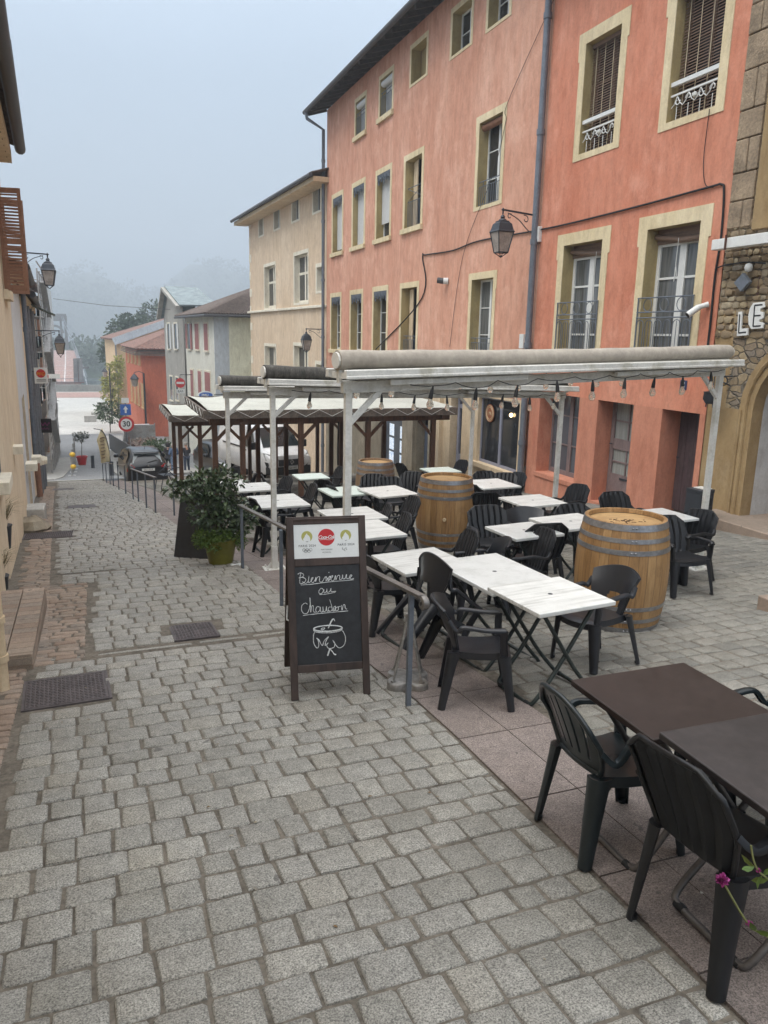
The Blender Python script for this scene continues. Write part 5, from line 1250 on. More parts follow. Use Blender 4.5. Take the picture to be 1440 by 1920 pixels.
# things fixed on the stone wall
def letter(ch, px, py, rot, label, scallop=False):
    a, b = fy(px, py); mb = MB()
    if ch == 'L': pts = [(-.10,.19),(-.02,.19),(-.02,-.08),(.12,-.08),(.12,-.19),(-.10,-.19)]
    else: pts = [(-.09,.20),(.13,.20),(.15,.12),(.06,.10),(.06,.06),(.13,.04),(.13,-.05),(.06,-.07),(.06,-.10),(.15,-.12),(.14,-.20),(-.09,-.20),(-.15,-.12),(-.17,0),(-.15,.12)]
    c, s = math.cos(rot), math.sin(rot); f = lambda u, v, n: FR.p(a-(u*c-v*s), b+u*s+v*c, n)
    mb.prism([f(u, v, .03) for u, v in pts], FR.n*.03); o = tag(mb.build('sign_letter', M['white'], None, bevel=.004), label, 'sign', 'letters of the shop sign')
    k = MB()
    st = [((-.06,.15),(-.06,-.14)),((-.06,-.14),(.09,-.14))] if ch == 'L' else [((-.05,.16),(-.05,-.16)),((-.05,.16),(.10,.16)),((-.05,.0),(.08,.0)),((-.05,-.16),(.10,-.16))]
    for p, q in st: k.bar(f(*p,.062), f(*q,.062), .022, .006, up=FR.n)
    k.build('stroke', M['ink'], o)
letter('L', 1397, 607, .08, 'white outlined letter L on the rubble wall above the arch'); letter('E', 1424, 592, .05, 'white outlined letter E with a scalloped edge, on the house side of the L')
a, b = fy(1405, 530); t = thing('floodlight', 'grey floodlight tilted like a diamond on the rubble wall', 'floodlight', FR.p(a, b, .0))
mb = MB(); c = Vector((-.16,0,0)); mb.hexa([c+Vector((0,-.16,0)), c+Vector((.06,-.16,.0)), c+Vector((.06,0,-.14)), c+Vector((0,0,-.14)), c+Vector((0,0,.14)), c+Vector((.06,0,.14)), c+Vector((.06,.16,0)), c+Vector((0,.16,0))]); mb.build('lamp_head', M['zinc'], t)
mb = MB(); mb.tube([(-.1,0,0),(0,0,.0),(0,-.2,.12),(0,-.2,-.2)], .02, 6); mb.build('bracket', M['browndoor'], t); mb = MB(); mb.lathe([(0,-.07),(.05,-.05),(.065,0),(.05,.05),(0,.07)], 12, (-.10,-.05,.22)); mb.build('sensor', M['white'], t, smooth=60)
a, b = fy(1395, 458); t = thing('light_box', 'long white light box fixed across the stone wall', 'light box', FR.p(a, b, .0)); mb = MB(); mb.box(-.34,-.18,-1.6,.34,-.08,.08); mb.build('case', M['white'], t, bevel=.01); mb = MB(); mb.bar((-.355,.02,-.10),(-.355,.02,.12),.03,.02); mb.tube([(-.25,.0,.0),(0,.0,.0)], .02, 6); mb.build('clamp', M['browndoor'], t)
a, b = fy(1325, 580); t = thing('camera', 'white security camera on the terracotta wall corner', 'camera', FR.p(a, b, 0)); mb = MB(); mb.tube([(-.02,-.05,.08),(-.10,.0,.05),(-.14,.04,.03)], [.05,.045,.05], 10); mb.tube([(-.14,.04,.03),(-.30,.10,-.10)], .055, 12); mb.build('housing', M['white'], t, smooth=50); mb = MB(); mb.tube([(-.30,.10,-.10),(-.31,.104,-.108)], .048, 12); mb.build('lens', M['black'], t)
a, b = fy(840, 527); t = thing('camera', 'grey camera dome on the salmon wall between two windows', 'camera', FR.p(a, b, 0)); mb = MB(); mb.tube([(0,-.02,0),(-.12,.05,0)], .09, 12); mb.build('mount', M['white'], t, smooth=50); mb = MB(); mb.tube([(-.12,.05,0),(-.28,.14,.02)], .085, 12); mb.build('housing', M['zincdark'], t, smooth=50)
for px, py, lab in ((1012,440,'white junction box on the house side of the downpipe under the wall lantern'),(983,640,'white meter box on the street side of the downpipe above the awning')):
    a, b = fy(px, py); mb = MB(); mb.box(-.09,0,-.10,.10,-.17,.17); o = mb.build('junction_box', M['white'], None, bevel=.01); o.location = FR.p(a, b, 0); tag(o, lab, 'box')
# cauldron sign hanging by the arch
a, b = fy(1368, 740); t = thing('hanging_sign', 'small black cauldron hanging from an iron bracket beside the arch', 'hanging sign', FR.p(a, b, 0))
mb = MB(); mb.lathe([(0,-.16),(.10,-.15),(.145,-.08),(.135,.02),(.15,.04),(.13,.04),(.0,.0)], 16, (-.28,.08,0)); [mb.tube([(-.28+.08*math.cos(k*2.1),.08+.08*math.sin(k*2.1),-.14), (-.28+.09*math.cos(k*2.1),.08+.09*math.sin(k*2.1),-.21)], .012, 5) for k in range(3)]; mb.build('cauldron', M['iron'], t, smooth=50)
mb = MB(); mb.tube([(0,0,.30),(-.28,.08,.30),(-.28,.08,.05)], .012, 6); mb.tube([(-.02+.0,0,.15)]+[(-.12-.07*math.cos(k*.7),.03,.22+.07*math.sin(k*.7)) for k in range(9)], .012, 5); mb.build('bracket', M['iron'], t)
# cables
def cable(name, pts, label, r=.012):
    mb = MB(); mb.tube(bez(pts, 8), r, 5); o = mb.build(name, M['rubber'], None); return tag(o, label, 'cable')
w_ = lambda px, py, n=.03: FR.p(*fy(px, py), n)
cable('wall_cable', [w_(706,655), w_(792,560), w_(794,482), w_(800,478), w_(850,470), w_(900,452), w_(1010,432), w_(1080,417), w_(1200,387), w_(1330,352), w_(1355,346), w_(1360,360), w_(1355,440), w_(1343,520), w_(1335,600), w_(1328,660)], 'thick black cable crossing the red facades and dropping at the corner', .02)
cable('wall_cable', [w_(1343,505), w_(1360,498), w_(1400,492), w_(1438,494)], 'black cable running across the rubble wall')
cable('wall_cable', [w_(1045,-10), w_(955,190), w_(950,230), w_(925,330), w_(870,480), w_(845,650)], 'thin dark wire running diagonally down the salmon wall', .007)
cable('wall_cable', [w_(1333,205), w_(1322,300), w_(1325,345), w_(1340,352)], 'thin wire hanging from the upper window beside the stone house sill', .007)
# wall lanterns
M['lampglass'] = mat('frosted_lantern_glass', (.36,.31,.27), .35, var=.25, scale=5, bmp=.05)
def lantern(o, tip, drop, label, group='wall lanterns', s=1.0, wall=True):
    """o: fixing on the wall, tip: end of the arm (relative), lantern hangs from the tip"""
    t = thing('wall_lantern', label, 'street lamp', o, 0, group); T_ = Vector(tip); d = T_.normalized(); up = Vector((0,0,1))
    mb = MB(); mb.bar((0,0,0), T_, .035*s, .04*s); mb.tube([T_+up*.03, T_-up*.10*s], .02*s, 8); mb.lathe([(0,-.045),(.045,0),(0,.045)], 8, T_)
    L = T_.length
    for c, r_, sg in ((.28,.10,1),(.78,.08,-1)): mb.tube([d*(L*c)+d*(r_-.008*k)*s*math.cos(k*.6+1)*sg+up*(-.13*s+(r_-.008*k)*s*math.sin(k*.6+1)) for k in range(10)], .011*s, 5)
    mb.tube(bez([Vector((0,0,-.42*s)), d*L*.2-up*.36*s, d*L*.5-up*.16*s, d*L*.85-up*.05*s], 5), .012*s, 5); mb.build('bracket', M['iron'], t, smooth=50)
    z = T_.z-.12*s; x, y = T_.x, T_.y; k = math.atan2(d.y, d.x)
    def ring(h, r_): return [Vector((x+r_*s*math.cos(PI/4+PI/2*i+k), y+r_*s*math.sin(PI/4+PI/2*i+k), z+h*s)) for i in range(4)]
    def frus(mb, hs): 
        R_ = [ring(h, r_) for h, r_ in hs]; mb.add([p for q in R_ for p in q], [(4*i+j, 4*i+(j+1)%4, 4*i+4+(j+1)%4, 4*i+4+j) for i in range(len(hs)-1) for j in range(4)] + [(3,2,1,0), tuple(4*(len(hs)-1)+j for j in range(4))])
    mb = MB(); frus(mb, [(-.40,.30),(-.38,.32),(-.34,.285),(-.20,.235),(-.16,.17),(-.135,.17),(-.12,.10)]); mb.lathe([(.10,-.12),(.075,-.09),(.04,-.07),(.055,-.04),(.03,-.0),(.0,.02)], 10, (x,y,z)); mb.build('hood', M['iron'], t)
    mb = MB(); frus(mb, [(-.84,.165),(-.40,.275)]); mb.build('glass', M['lampglass'], t)
    mb = MB(); A_, B_ = ring(-.40,.285), ring(-.85,.172)
    for i in range(4): mb.bar(A_[i], B_[i], .022*s, .022*s); mb.bar(B_[i], B_[(i+1)%4], .022*s, .022*s); mb.tube([B_[i], B_[i]*.6+Vector((x,y,z-.95*s))*.4, Vector((x,y,z-.96*s))], .012*s, 5)
    mb.lathe([(0,-1.02),(.035,-.985),(0,-.95)], 8, (x,y,z)) if s == 1 else None; mb.build('cage', M['iron'], t); return t
lantern((9.68,16.42,4.60), (-.83,-.02,.06), 0, 'black wall lantern on a scrolled arm at the downpipe of the red facades', s=.95)
lantern((9.72,34.3,2.06), (-.78,0,0), 0, 'wall lantern on the beige house just above the awnings', s=.95)

# --- wooden pergolas ------------------------------------------------------------------
M['brown'] = mat('brown_stained_timber', (.105,.05,.027), .7, var=.3, scale=3, stretch=(2,2,.3), bmp=.25)
M['greywood'] = mat('greyed_shingle_edge', (.13,.105,.085), .85, var=.35, scale=6, bmp=.35)
M['canvas'] = mat('cream_canvas', (.46,.47,.42), .9, var=.08, scale=2, bmp=.1)
M['rope'] = mat('white_rope', (.5,.5,.47), .9, var=.1, bmp=0)
def pergola(x0, x1, y0, y1, z, label, front, back, drop=.0, zr=None):
    t = thing('pergola', label, 'pergola', (x0, y0, g(y0)), 0, 'timber pergolas'); o = Vector(t.location); zz = z-o.z; X, Y = x1-x0, y1-y0
    def beam(a, b_, n_='beam', w=.12, h=.16, m_='brown'): mb = MB(); mb.bar(a, b_, w, h); mb.build(n_, M[m_], t, bevel=.006)
    zb = zz-.20
    beam((-.1,0,zb),(X+.2,0,zb)); beam((-.1,Y,zb+drop),(X+.2,Y,zb+drop)); beam((0,-.15,zb+.02),(0,Y+.15,zb+.02+drop)); beam((X,-.15,zb+.02),(X,Y+.15,zb+.02+drop))
    for row, xs, y_ in ((0, front, 0), (1, back, Y)):
        for x in xs:
            gz = g(y0+y_)-o.z; top = zb-.08+drop*row
            mb = MB(); mb.box(x-x0-.06, x-x0+.06, y_-.06, y_+.06, gz, top); mb.build('post', M['brown'], t, bevel=.006)
            for s in ((-1, 1) if row == 0 else ()):
                if .3 < x-x0+s*.3 < X-.1: mb = MB(); mb.bar((x-x0, y_, top-.42), (x-x0+s*.40, y_, top-.01), .07, .08, up=(0,1,0)); mb.build('brace', M['brown'], t)
    # edge boards with lacing
    for a, b_ in (((-.22,-.22,zz-.04),(X+.3,-.22,zz-.04)), ((-.22,-.22,zz-.04),(-.22,Y+.22,zz-.04+drop)), ((-.22,Y+.22,zz-.04+drop),(X+.3,Y+.22,zz-.04+drop)), ((X+.3,-.22,zz-.04),(X+.3,Y+.22,zz-.04+drop))):
        mb = MB(); mb.bar(a, b_, .06, .19); mb.build('edge_board', M['greywood'], t)
    n = int(X/.95); P = []
    for i in range(n*6+1):
        u = i/(n*6); w = .05*abs(math.sin(u*n*PI)); P.append([(-.16+(X+.38)*u, -.18+(Y+.36)*v, zz+.07+drop*v+.10*math.sin(v*PI)*.5 - w*(.3+.7*abs(2*v-1))) for v in [k/8 for k in range(9)]])
    mb = MB(); mb.grid(P, .006); mb.build('canvas', M['canvas'], t, smooth=60)
    mb = MB(); k = int(X/.3)
    mb.tube([(-.15+(X+.4)*i/k, -.262, zz+.05-.16*(i % 2)) for i in range(k+1)], .007, 5); k = int(Y/.3); mb.tube([(-.262, -.18+(Y+.36)*i/k, zz+.05-.16*(i % 2)+drop*i/k) for i in range(k+1)], .007, 5); mb.build('lacing_rope', M['rope'], t)
    for i in range(n+1): x = X*i/n; mb = MB(); mb.bar((x,-.1,zz-.08),(x,Y+.1,zz-.08+drop), .06, .10); mb.build('rafter', M['brown'], t)
    return t
ax = lambda px, y: at_y(px, 800, y).x
pergola(2.52, 8.35, 18.2, 21.9, .02, 'nearer timber pergola with cream laced canvas in front of the van', [ax(402,18.2), ax(454,18.2), ax(564,18.2), ax(690,18.2), ax(812,18.2)], [ax(483,21.9), ax(536,21.9), ax(621,21.9), ax(640,21.9), ax(720,21.9)])
pergola(2.22, 7.6, 23.8, 27.2, -.66, 'farther timber pergola with cream canvas, behind the nearer one', [ax(337,23.8), ax(374,23.8)+.0, 5.2, 7.5], [2.4, 5.0, 7.5])

# --- planter with the bushy shrub, second board --------------------------------------
def leafmat(name, cols, rough=.45):
    m, nt, b = nodes(name); ge = N(nt, 'ShaderNodeNewGeometry')
    c = ramp(nt, ge.outputs['Random Per Island'], [(i/(len(cols)-1), q) for i, q in enumerate(cols)]); nt.links.new(c, b.inputs['Base Color'])
    b.inputs['Roughness'].default_value = rough; b.inputs['Subsurface Weight'].default_value = 0; return m
M['laurel'] = leafmat('dark_glossy_leaves', [(.03,.05,.022), (.055,.085,.04), (.08,.12,.055), (.045,.068,.035), (.13,.17,.085)], .36)
M['fern'] = leafmat('bright_fern_leaves', [(.055,.10,.016), (.10,.16,.024), (.07,.13,.024), (.14,.19,.04)], .6)
M['bark'] = mat('grey_brown_bark', (.085,.065,.05), .9, var=.3, bmp=.4)
M['potolive'] = mat('olive_glazed_pot', (.155,.145,.018), .42, var=.12, scale=3, bmp=.06)
def leaf(mb, p, d, n, L, w, fold=.25):
    d = d.normalized(); s = d.cross(n)
    if s.length < 1e-4: s = Vector((1,0,0))
    s.normalize(); u = s.cross(d); q = lambda a, b_: p + d*L*a + s*w*b_ + u*(abs(b_)*w*fold - L*.25*a*a)
    mb.add([q(0,0), q(.3,.42), q(.65,.5), q(1,0), q(.65,-.5), q(.3,-.42), q(.5,0)], [(0,6,1),(1,6,2),(2,6,3),(0,5,6),(5,4,6),(4,3,6)])
def rnd_dir(up=.0):
    v = Vector((random.gauss(0,1), random.gauss(0,1), random.gauss(0,1)+up)); return v.normalized()
def crown(mb, blobs, n, L, w, shell=.55, up=.3):
    tot = sum(b_[1]**2 for b_ in blobs)
    for c, r_, *sq in blobs:
        k = sq[0] if sq else 1
        for _ in range(int(n*r_*r_/tot)):
            d = rnd_dir(); p = Vector(c) + Vector((d.x, d.y, d.z*k))*r_*(shell+(1-shell)*random.random())**.8
            dd = (d + rnd_dir(up)*.9).normalized(); leaf(mb, p, dd, rnd_dir(1.2), L*random.uniform(.6,1.25), w*random.uniform(.7,1.2))
pp = at_h(417, 1066); po = Vector((pp.x, pp.y+.12, g(pp.y)+.02))
t = thing('potted_shrub', 'bushy dark green shrub with trailing fern in an olive yellow pot', 'potted plant', po)
mb = MB(); mb.lathe([(0,.0),(.145,.0),(.150,.02),(.205,.30),(.212,.31),(.212,.36),(.198,.36),(.19,.30),(0,.29)], 28); mb.build('pot', M['potolive'], t, smooth=40)
mb = MB(); LE = [((.02,.0,.62),.25,.9), ((-.14,-.02,.80),.24), ((.15,.02,.75),.22), ((.0,.0,1.0),.22), ((-.10,.05,1.15),.20), ((-.34,.0,1.12),.19,.8), ((.05,.0,1.24),.17), ((-.20,0,1.24),.16), ((.27,-.05,.62),.16), ((-.50,.0,1.16),.10), ((.36,-.05,.68),.10), ((.22,.02,1.20),.08)]
LE = [((c[0]*1.15, c[1], .36+(c[2]-.36)*.86), *q_) for c, *q_ in LE]; crown(mb, LE, 2300, .075, .036, .35); mb.build('leaves', M['laurel'], t, fix=False, smooth=180)
mb = MB()
for c, r_, *_ in LE: mb.tube(bez([(0,0,.3), (c[0]*.3,c[1]*.3,.3+(c[2]-.3)*.5), c], 5), [.012-.0006*i for i in range(11)], 6)
mb.build('stem', M['bark'], t)
mb = MB(); crown(mb, [((-.20,-.10,.40),.16,.7), ((-.02,-.16,.42),.14,.7), ((.18,-.06,.38),.13,.7), ((-.24,.06,.34),.12), ((.24,-.06,.30),.09), ((-.12,-.17,.31),.09)], 1500, .042, .022, .3, .2); mb.build('fern', M['fern'], t, fix=False)
bd = at_h(372, 1046); t = thing('menu_board', 'black folding board standing behind the potted shrub, seen edge on', 'sign board', (bd.x+.05, bd.y+.10, g(bd.y)+.016), R(-40))
for s, n_ in ((-1,'front_panel'),(1,'rear_panel')):
    mb = MB(); mb.hexa([(-.28,s*.24-.012,0),(.28,s*.24-.012,0),(.28,s*.24+.012,0),(-.28,s*.24+.012,0),(-.28,s*.015-.012,.86),(.28,s*.015-.012,.86),(.28,s*.015+.012,.86),(-.28,s*.015+.012,.86)]); mb.build(n_, M['slate'], t, bevel=.004)
# crumpled paper near the pot
pp = at_h(443, 1067); mb = MB(); mb.grid([[((u-3)*.028+random.uniform(-.008,.008), (v-2)*.025+random.uniform(-.008,.008), .02+random.uniform(0,.045)*(0 < u < 6 and 0 < v < 4)) for v in range(5)] for u in range(7)]); o = mb.build('crumpled_paper', M['paper'], None); o.location = (pp.x, pp.y, g(pp.y)+.015); tag(o, 'crumpled pale paper lying at the foot of the olive pot', 'paper')
# pink flowers leaning in at the lower right edge
M['stemg'] = mat('pale_green_stem', (.16,.17,.06), .6, bmp=0); M['petal'] = mat('magenta_petals', (.35,.045,.22), .6, var=.3, scale=40, bmp=0)
t = thing('flowering_plant', 'thin green stems with small magenta flowers leaning in beside the nearest chair', 'plant', (1.72, .95, g(.95)))
o = Vector(t.location); q = lambda px, py, d: at_d(px, py, d) - o
mb = MB(); mb.tube(bez([q(1500,1900,1.5), q(1450,1770,1.5), q(1405,1735,1.5), q(1355,1652,1.5)], 6), .0022, 5); mb.tube(bez([q(1520,1900,1.45), q(1470,1690,1.45), q(1420,1630,1.45), q(1408,1585,1.45)], 6), .002, 5); mb.tube(bez([Vector((.1,-.3,0)), q(1540,1960,1.48), q(1500,1900,1.5)], 5), .003, 5); mb.build('stem', M['stemg'], t)
for px, py, r_, d_ in ((1355,1650,.011,1.5),(1405,1733,.006,1.5),(1422,1632,.004,1.45)):
    mb = MB(); c = q(px, py, d_)
    for _ in range(60): v = rnd_dir(.4); leaf(mb, c+v*r_*.3, v, rnd_dir(), r_*1.0, r_*.6)
    mb.build('flower', M['petal'], t, fix=False)
mb = MB()
for px, py in ((1430,1640),(1415,1625),(1440,1650),(1416,1745)):
    for _ in range(2): leaf(mb, q(px,py,1.46), rnd_dir(), rnd_dir(), .03, .012)
mb.build('leaves', M['fern'], t, fix=False)
# ------------------------------------------------------------------ beige house beyond the salmon one
BA = Vector((-.045,.999,0)).normalized(); BF = Fr((9.9,34.06,0), BA, (-BA.y, BA.x, 0))
def bf(px, py):
    r = ray(px, py); t_ = (BF.o-EYEV).dot(BF.n)/r.dot(BF.n); p = EYEV+r*t_; return (p-BF.o).dot(BF.a), p.z
def bz(x, y): return bf(440+x/4.365, 280+y/4.365)
beige = thing('house', 'beige house with mullioned stone windows and a string course', 'house', (BF.o.x, BF.o.y+7, g(41)))
LB = bf(468,500)[0]; ZB = bf(560,365)[1]+.05
def rect(x0, x1, yc0, yc1):
    a0, z0 = bz(x1, yc1); a1, z1 = bz(x0, yc0); return a0, a1, bz((x0+x1)/2, yc1)[1], bz((x0+x1)/2, yc0)[1]
Wt = [rect(193,242,507,728), rect(316,376,430,676), rect(463,533,352,610), rect(635,712,255,538)]
Wm = [rect(238,342,928,1322), rect(482,608,828,1285), rect(665,735,930,1192)]
Wl = [rect(242,345,1588,1840), rect(480,605,1582,1840), rect(660,735,1732,1900)]
ins = lambda h, d: (h[0]+d, h[1]-d, h[2]+d, h[3]-d)
OP = [ins(h, .16) for h in Wt] + [ins(h, .17) for h in Wm+Wl]
mb = MB(); wall_holes(mb, BF, 0, LB, -7, ZB, OP); mb.build('wall', M['beige'], beige, fix=False)
mb = MB(); q = [BF.p(0,-7,-8), BF.p(LB,-7,-8)]; mb.add([BF.p(LB,-7,0),BF.p(LB,-7,-8),BF.p(LB,ZB,-8),BF.p(LB,ZB,0),BF.p(0,-7,-8),BF.p(0,ZB,-8)], [(0,1,2,3),(1,4,5,2)]); mb.build('side_wall', M['beige'], beige, fix=False)
for i, h in enumerate(OP):
    w = trim(BF, h, .15, M['whitestone'], beige, proud=.02); reveal(BF, h, .3, M['whitestone'], w)
    big = 4 <= i <= 9 and i not in (6, 9)
    casement(BF, h, -.22, w, M['white'] if not big else M['whitestone'], M['glass'], 2 if big else 1, (.62,) if i in (4, 5) else (), .09 if big else .05, .12)
mb = MB(); a0, z0 = bz(735,1272); BF.box(mb, -.0, LB+.25, z0-.12, z0, 0, .14); mb.build('string_course', M['whitestone'], beige, bevel=.02)
roof_edge(BF, -.3, LB+.5, ZB+.2, beige, over=.85, rafters=False); mb = MB(); BF.box(mb, 0, .02, -7, .5, 0, .05)
mb = MB()
for i in range(12): z = -3+i*1.0; BF.box(mb, LB-(.5 if i % 2 else .3), LB+.01, z, z+.46, 0, .02)
mb.build('quoins', M['whitestone'], beige); reparent(beige)

# ------------------------------------------------------------------ houses farther down
def house(name, label, corner, a_dir, la, lb, z0, z1, wm, facadeR=True): pass
M['yellow'] = plaster('pale_yellow_green_plaster', (.64,.63,.48), (.53,.52,.39), (.71,.70,.55), .5, stain=(.33,.33,.26))
M['whitepl'] = plaster('dirty_white_plaster', (.69,.68,.59), (.57,.56,.49), (.76,.75,.68), .5)
M['bluish'] = plaster('bluish_white_plaster', (.45,.49,.52), (.38,.42,.46), (.52,.55,.58), .4)
M['greypl'] = plaster('grey_cement_render', (.36,.345,.31), (.27,.26,.23), (.44,.42,.385), .6)
M['civic'] = plaster('brick_red_render', (.47,.13,.07), (.39,.10,.055), (.54,.165,.095), .25)
M['peach'] = plaster('peach_render', (.60,.43,.26), (.52,.36,.21), (.66,.49,.32), .3)
M['pinkshut'] = mat('faded_pink_shutters', (.36,.15,.14), .8, var=.15, bmp=0)
M['slateroof'] = mat('pale_slate_gable', (.20,.24,.25), .7, var=.3, scale=2, bmp=.1)
M['ochreframe'] = mat('ochre_window_frame', (.42,.25,.10), .7, var=.1, bmp=0)
def vwall(mb, a, b, z0, z1): mb.add([(a[0],a[1],z0),(b[0],b[1],z0),(b[0],b[1],z1),(a[0],a[1],z1)], [(0,1,2,3)])
def on_line(px, A, B):
    """point where the view through column px (at eye level) meets the plan line A-B"""
    r = ray(px, 640); k = r.x/r.y; d = (B[0]-A[0], B[1]-A[1]); t_ = (A[1]*k-A[0])/(d[0]-d[1]*k); return (A[0]+d[0]*t_, A[1]+d[1]*t_)
def zat(px, py, y): return at_y(px, py, y).z
def wins(parent, A, B, items, m_open, mshut, proud=.03):
    """windows on the plan line A-B given in photo pixels: (px0, px1, py0, py1, kind)"""
    d = Vector((B[0]-A[0], B[1]-A[1], 0)).normalized(); n = Vector((d.y, -d.x, 0)); n = n if n.dot(Vector((0,-1,0))+Vector((-.6,0,0))) > 0 else -n; F_ = Fr((A[0],A[1],0), d, n)
    for px0, px1, py0, py1, k in items:
        p, q = on_line(px0, A, B), on_line(px1, A, B); a0, a1 = sorted(((Vector((*p,0))-F_.o).dot(d), (Vector((*q,0))-F_.o).dot(d))); yc = (p[1]+q[1])/2; z0, z1 = zat((px0+px1)/2, py1, yc), zat((px0+px1)/2, py0, yc)
        mb = MB(); F_.box(mb, a0, a1, z0, z1, .0, .02); w = mb.build('window', m_open, parent)
        fr_ = MB(); e = .12
        for q0, q1, r0, r1 in ((a0-e,a0,z0-e,z1+e),(a1,a1+e,z0-e,z1+e),(a0,a1,z1,z1+e),(a0-.1,a1+.1,z0-e,z0)): F_.box(fr_, q0, q1, r0, r1, 0, .05 if r1 != z0 else .12)
        fr_.build('frame', M['ochreframe'] if k == 'o' else M['whitestone'], w)
        if k in 'sb':
            sh = MB()
            if k == 's': F_.box(sh, a0, a1, z0, z1, .02, .06); [F_.box(sh, a0+.08, a1-.08, z0+.1+(z1-z0-.2)*i/9, z0+.17+(z1-z0-.2)*i/9, .06, .075) for i in range(9)]
            else:
                for s0 in (a0-(a1-a0)*.55, a1):
                    F_.box(sh, s0+.03, s0+(a1-a0)*.52, z0, z1, .02, .07)
                    if s0 != a1: sh.build('shutter', mshut, w); sh = MB()
            sh.build('shutter', mshut, w)
    return F_
# pale house with a hipped tile roof
h = thing('house', 'pale yellow house with pink shutters, low tiled hip roof and a blank side wall', 'house', (8, 56, g(56)))
C0, C1 = (7.42,52.3), (6.75,63.0); S1 = (12.5,51.6); ze = zat(400,590,52.3)
mb = MB(); vwall(mb, C0, C1, -8.5, ze); mb.build('street_wall', M['whitepl'], h, fix=False)
cw = (C0[0]+.95, C0[1]-.13); mb = MB(); vwall(mb, cw, S1, -8.5, ze); mb.build('blank_wall', M['yellow'], h, fix=False); mb = MB(); vwall(mb, C0, cw, -8.5, ze); mb.build('corner_strip', M['bluish'], h, fix=False)
mb = MB(); vwall(mb, C1, (12.5,64), -8.5, ze); vwall(mb, S1, (12.5,64), -8.5, ze); mb.build('rear_wall', M['yellow'], h, fix=False)
rx0, rx1 = C1[0]-.5, 13.2; ridge = zat(468,538,57)
mb = MB(); e0, e1, e2, e3 = Vector((C0[0]-.6,C0[1]-.6,ze)), Vector((13,51.0,ze)), Vector((13,64.6,ze)), Vector((C1[0]-.7,C1[1]+.6,ze)); r0, r1 = Vector((11.2,56,ze+2.0)), Vector((11.2,60,ze+2.0))
def slope_grid(a, b, c, d, n=36):
    P = []
    for i in range(n*4+1):
        u = i/(n*4); w = .05*math.cos(i*PI/2); P.append([a.lerp(b, u).lerp(d.lerp(c, u), v)+Vector((0,0,w+.05)) for v in (0,.33,.66,1)])
    return P
mb.grid(slope_grid(e0,e1,r0,r0), .05); mb.grid(slope_grid(e3,e0,r0,r1), .05); mb.grid(slope_grid(e2,e3,r1,r1), .05); mb.grid(slope_grid(e1,e2,r1,r0), .05); r_ = mb.build('roof', M['tile'], h, smooth=60)
mb = MB(); mb.tube([e3-Vector((0,0,.06)), e0-Vector((0,0,.06)), e1-Vector((0,0,.06))], .09, 8); mb.build('gutter', M['zincdark'], r_)
mb = MB(); mb.add([e0-Vector((0,0,.05)), e1-Vector((0,0,.05)), e2-Vector((0,0,.05)), e3-Vector((0,0,.05))], [(0,1,2,3)]); mb.build('soffit', M['oldwood'], r_, fix=False)
wins(h, C0, C1, [(384,391,607,657,'s'),(367,374,607,655,'s'),(352.5,358,607,654,'b'),(383,393,698,738,'s'),(370,376,696,745,'s'),(356,361,694,745,'s')], M['glass'], M['pinkshut'])
reparent(h)
# grey gabled house
h = thing('house', 'narrow grey house with a steep pointed gable and white shutters', 'house', (6.3, 66, g(66)))
G0, G1 = C1, (5.95,70.0); P0, P1 = on_line(345,G0,G1), on_line(309,G0,G1); yc = (P0[1]+P1[1])/2
zl, zr_, za = zat(309,597,P1[1]), zat(345,577,P0[1]), zat(318,542,yc+1)
mb = MB(); pk = on_line(319,G0,G1); mb.add([(P0[0],P0[1],-9),(P1[0],P1[1],-9),(P1[0],P1[1],zl),(pk[0],pk[1],za),(P0[0],P0[1],zr_)], [(0,1,2,3,4)]); mb.build('gable_wall', M['greypl'], h, fix=False)
mb = MB(); vwall(mb, P1, (11,73), -9, zl); vwall(mb, (11,73), (11,64.5), -9, zl); mb.build('side_wall', M['greypl'], h, fix=False)
mb = MB(); pkv = Vector((pk[0]-.3,pk[1],za+.15)); mb.grid([[pkv, pkv+Vector((2.6,-.6,-.05))], [Vector((P0[0]-.3,P0[1]-.5,zr_+.1)), Vector((P0[0]+2.6,P0[1]-1.0,zr_+.1))]], .12); mb.grid([[pkv, pkv+Vector((2.6,-.6,-.05))], [Vector((P1[0]-.3,P1[1]+.5,zl+.1)), Vector((P1[0]+2.6,P1[1],zl+.1))]], .12); mb.build('roof', M['slateroof'], h)
mb = MB(); mb.bar(pkv+Vector((-.1,0,-.1)), Vector((P1[0]-.4,P1[1]+.5,zl)), .35, .22); mb.bar(pkv+Vector((-.1,0,-.1)), Vector((P0[0]-.4,P0[1]-.5,zr_)), .35, .22); mb.build('gable_cornice', M['greypl'], h)
wins(h, G0, G1, [(315.5,319.5,607,654,'b'),(328,333,607,654,'b'),(316,321,706,750,'n'),(327,332,708,750,'n')], M['glass'], M['white']); reparent(h)
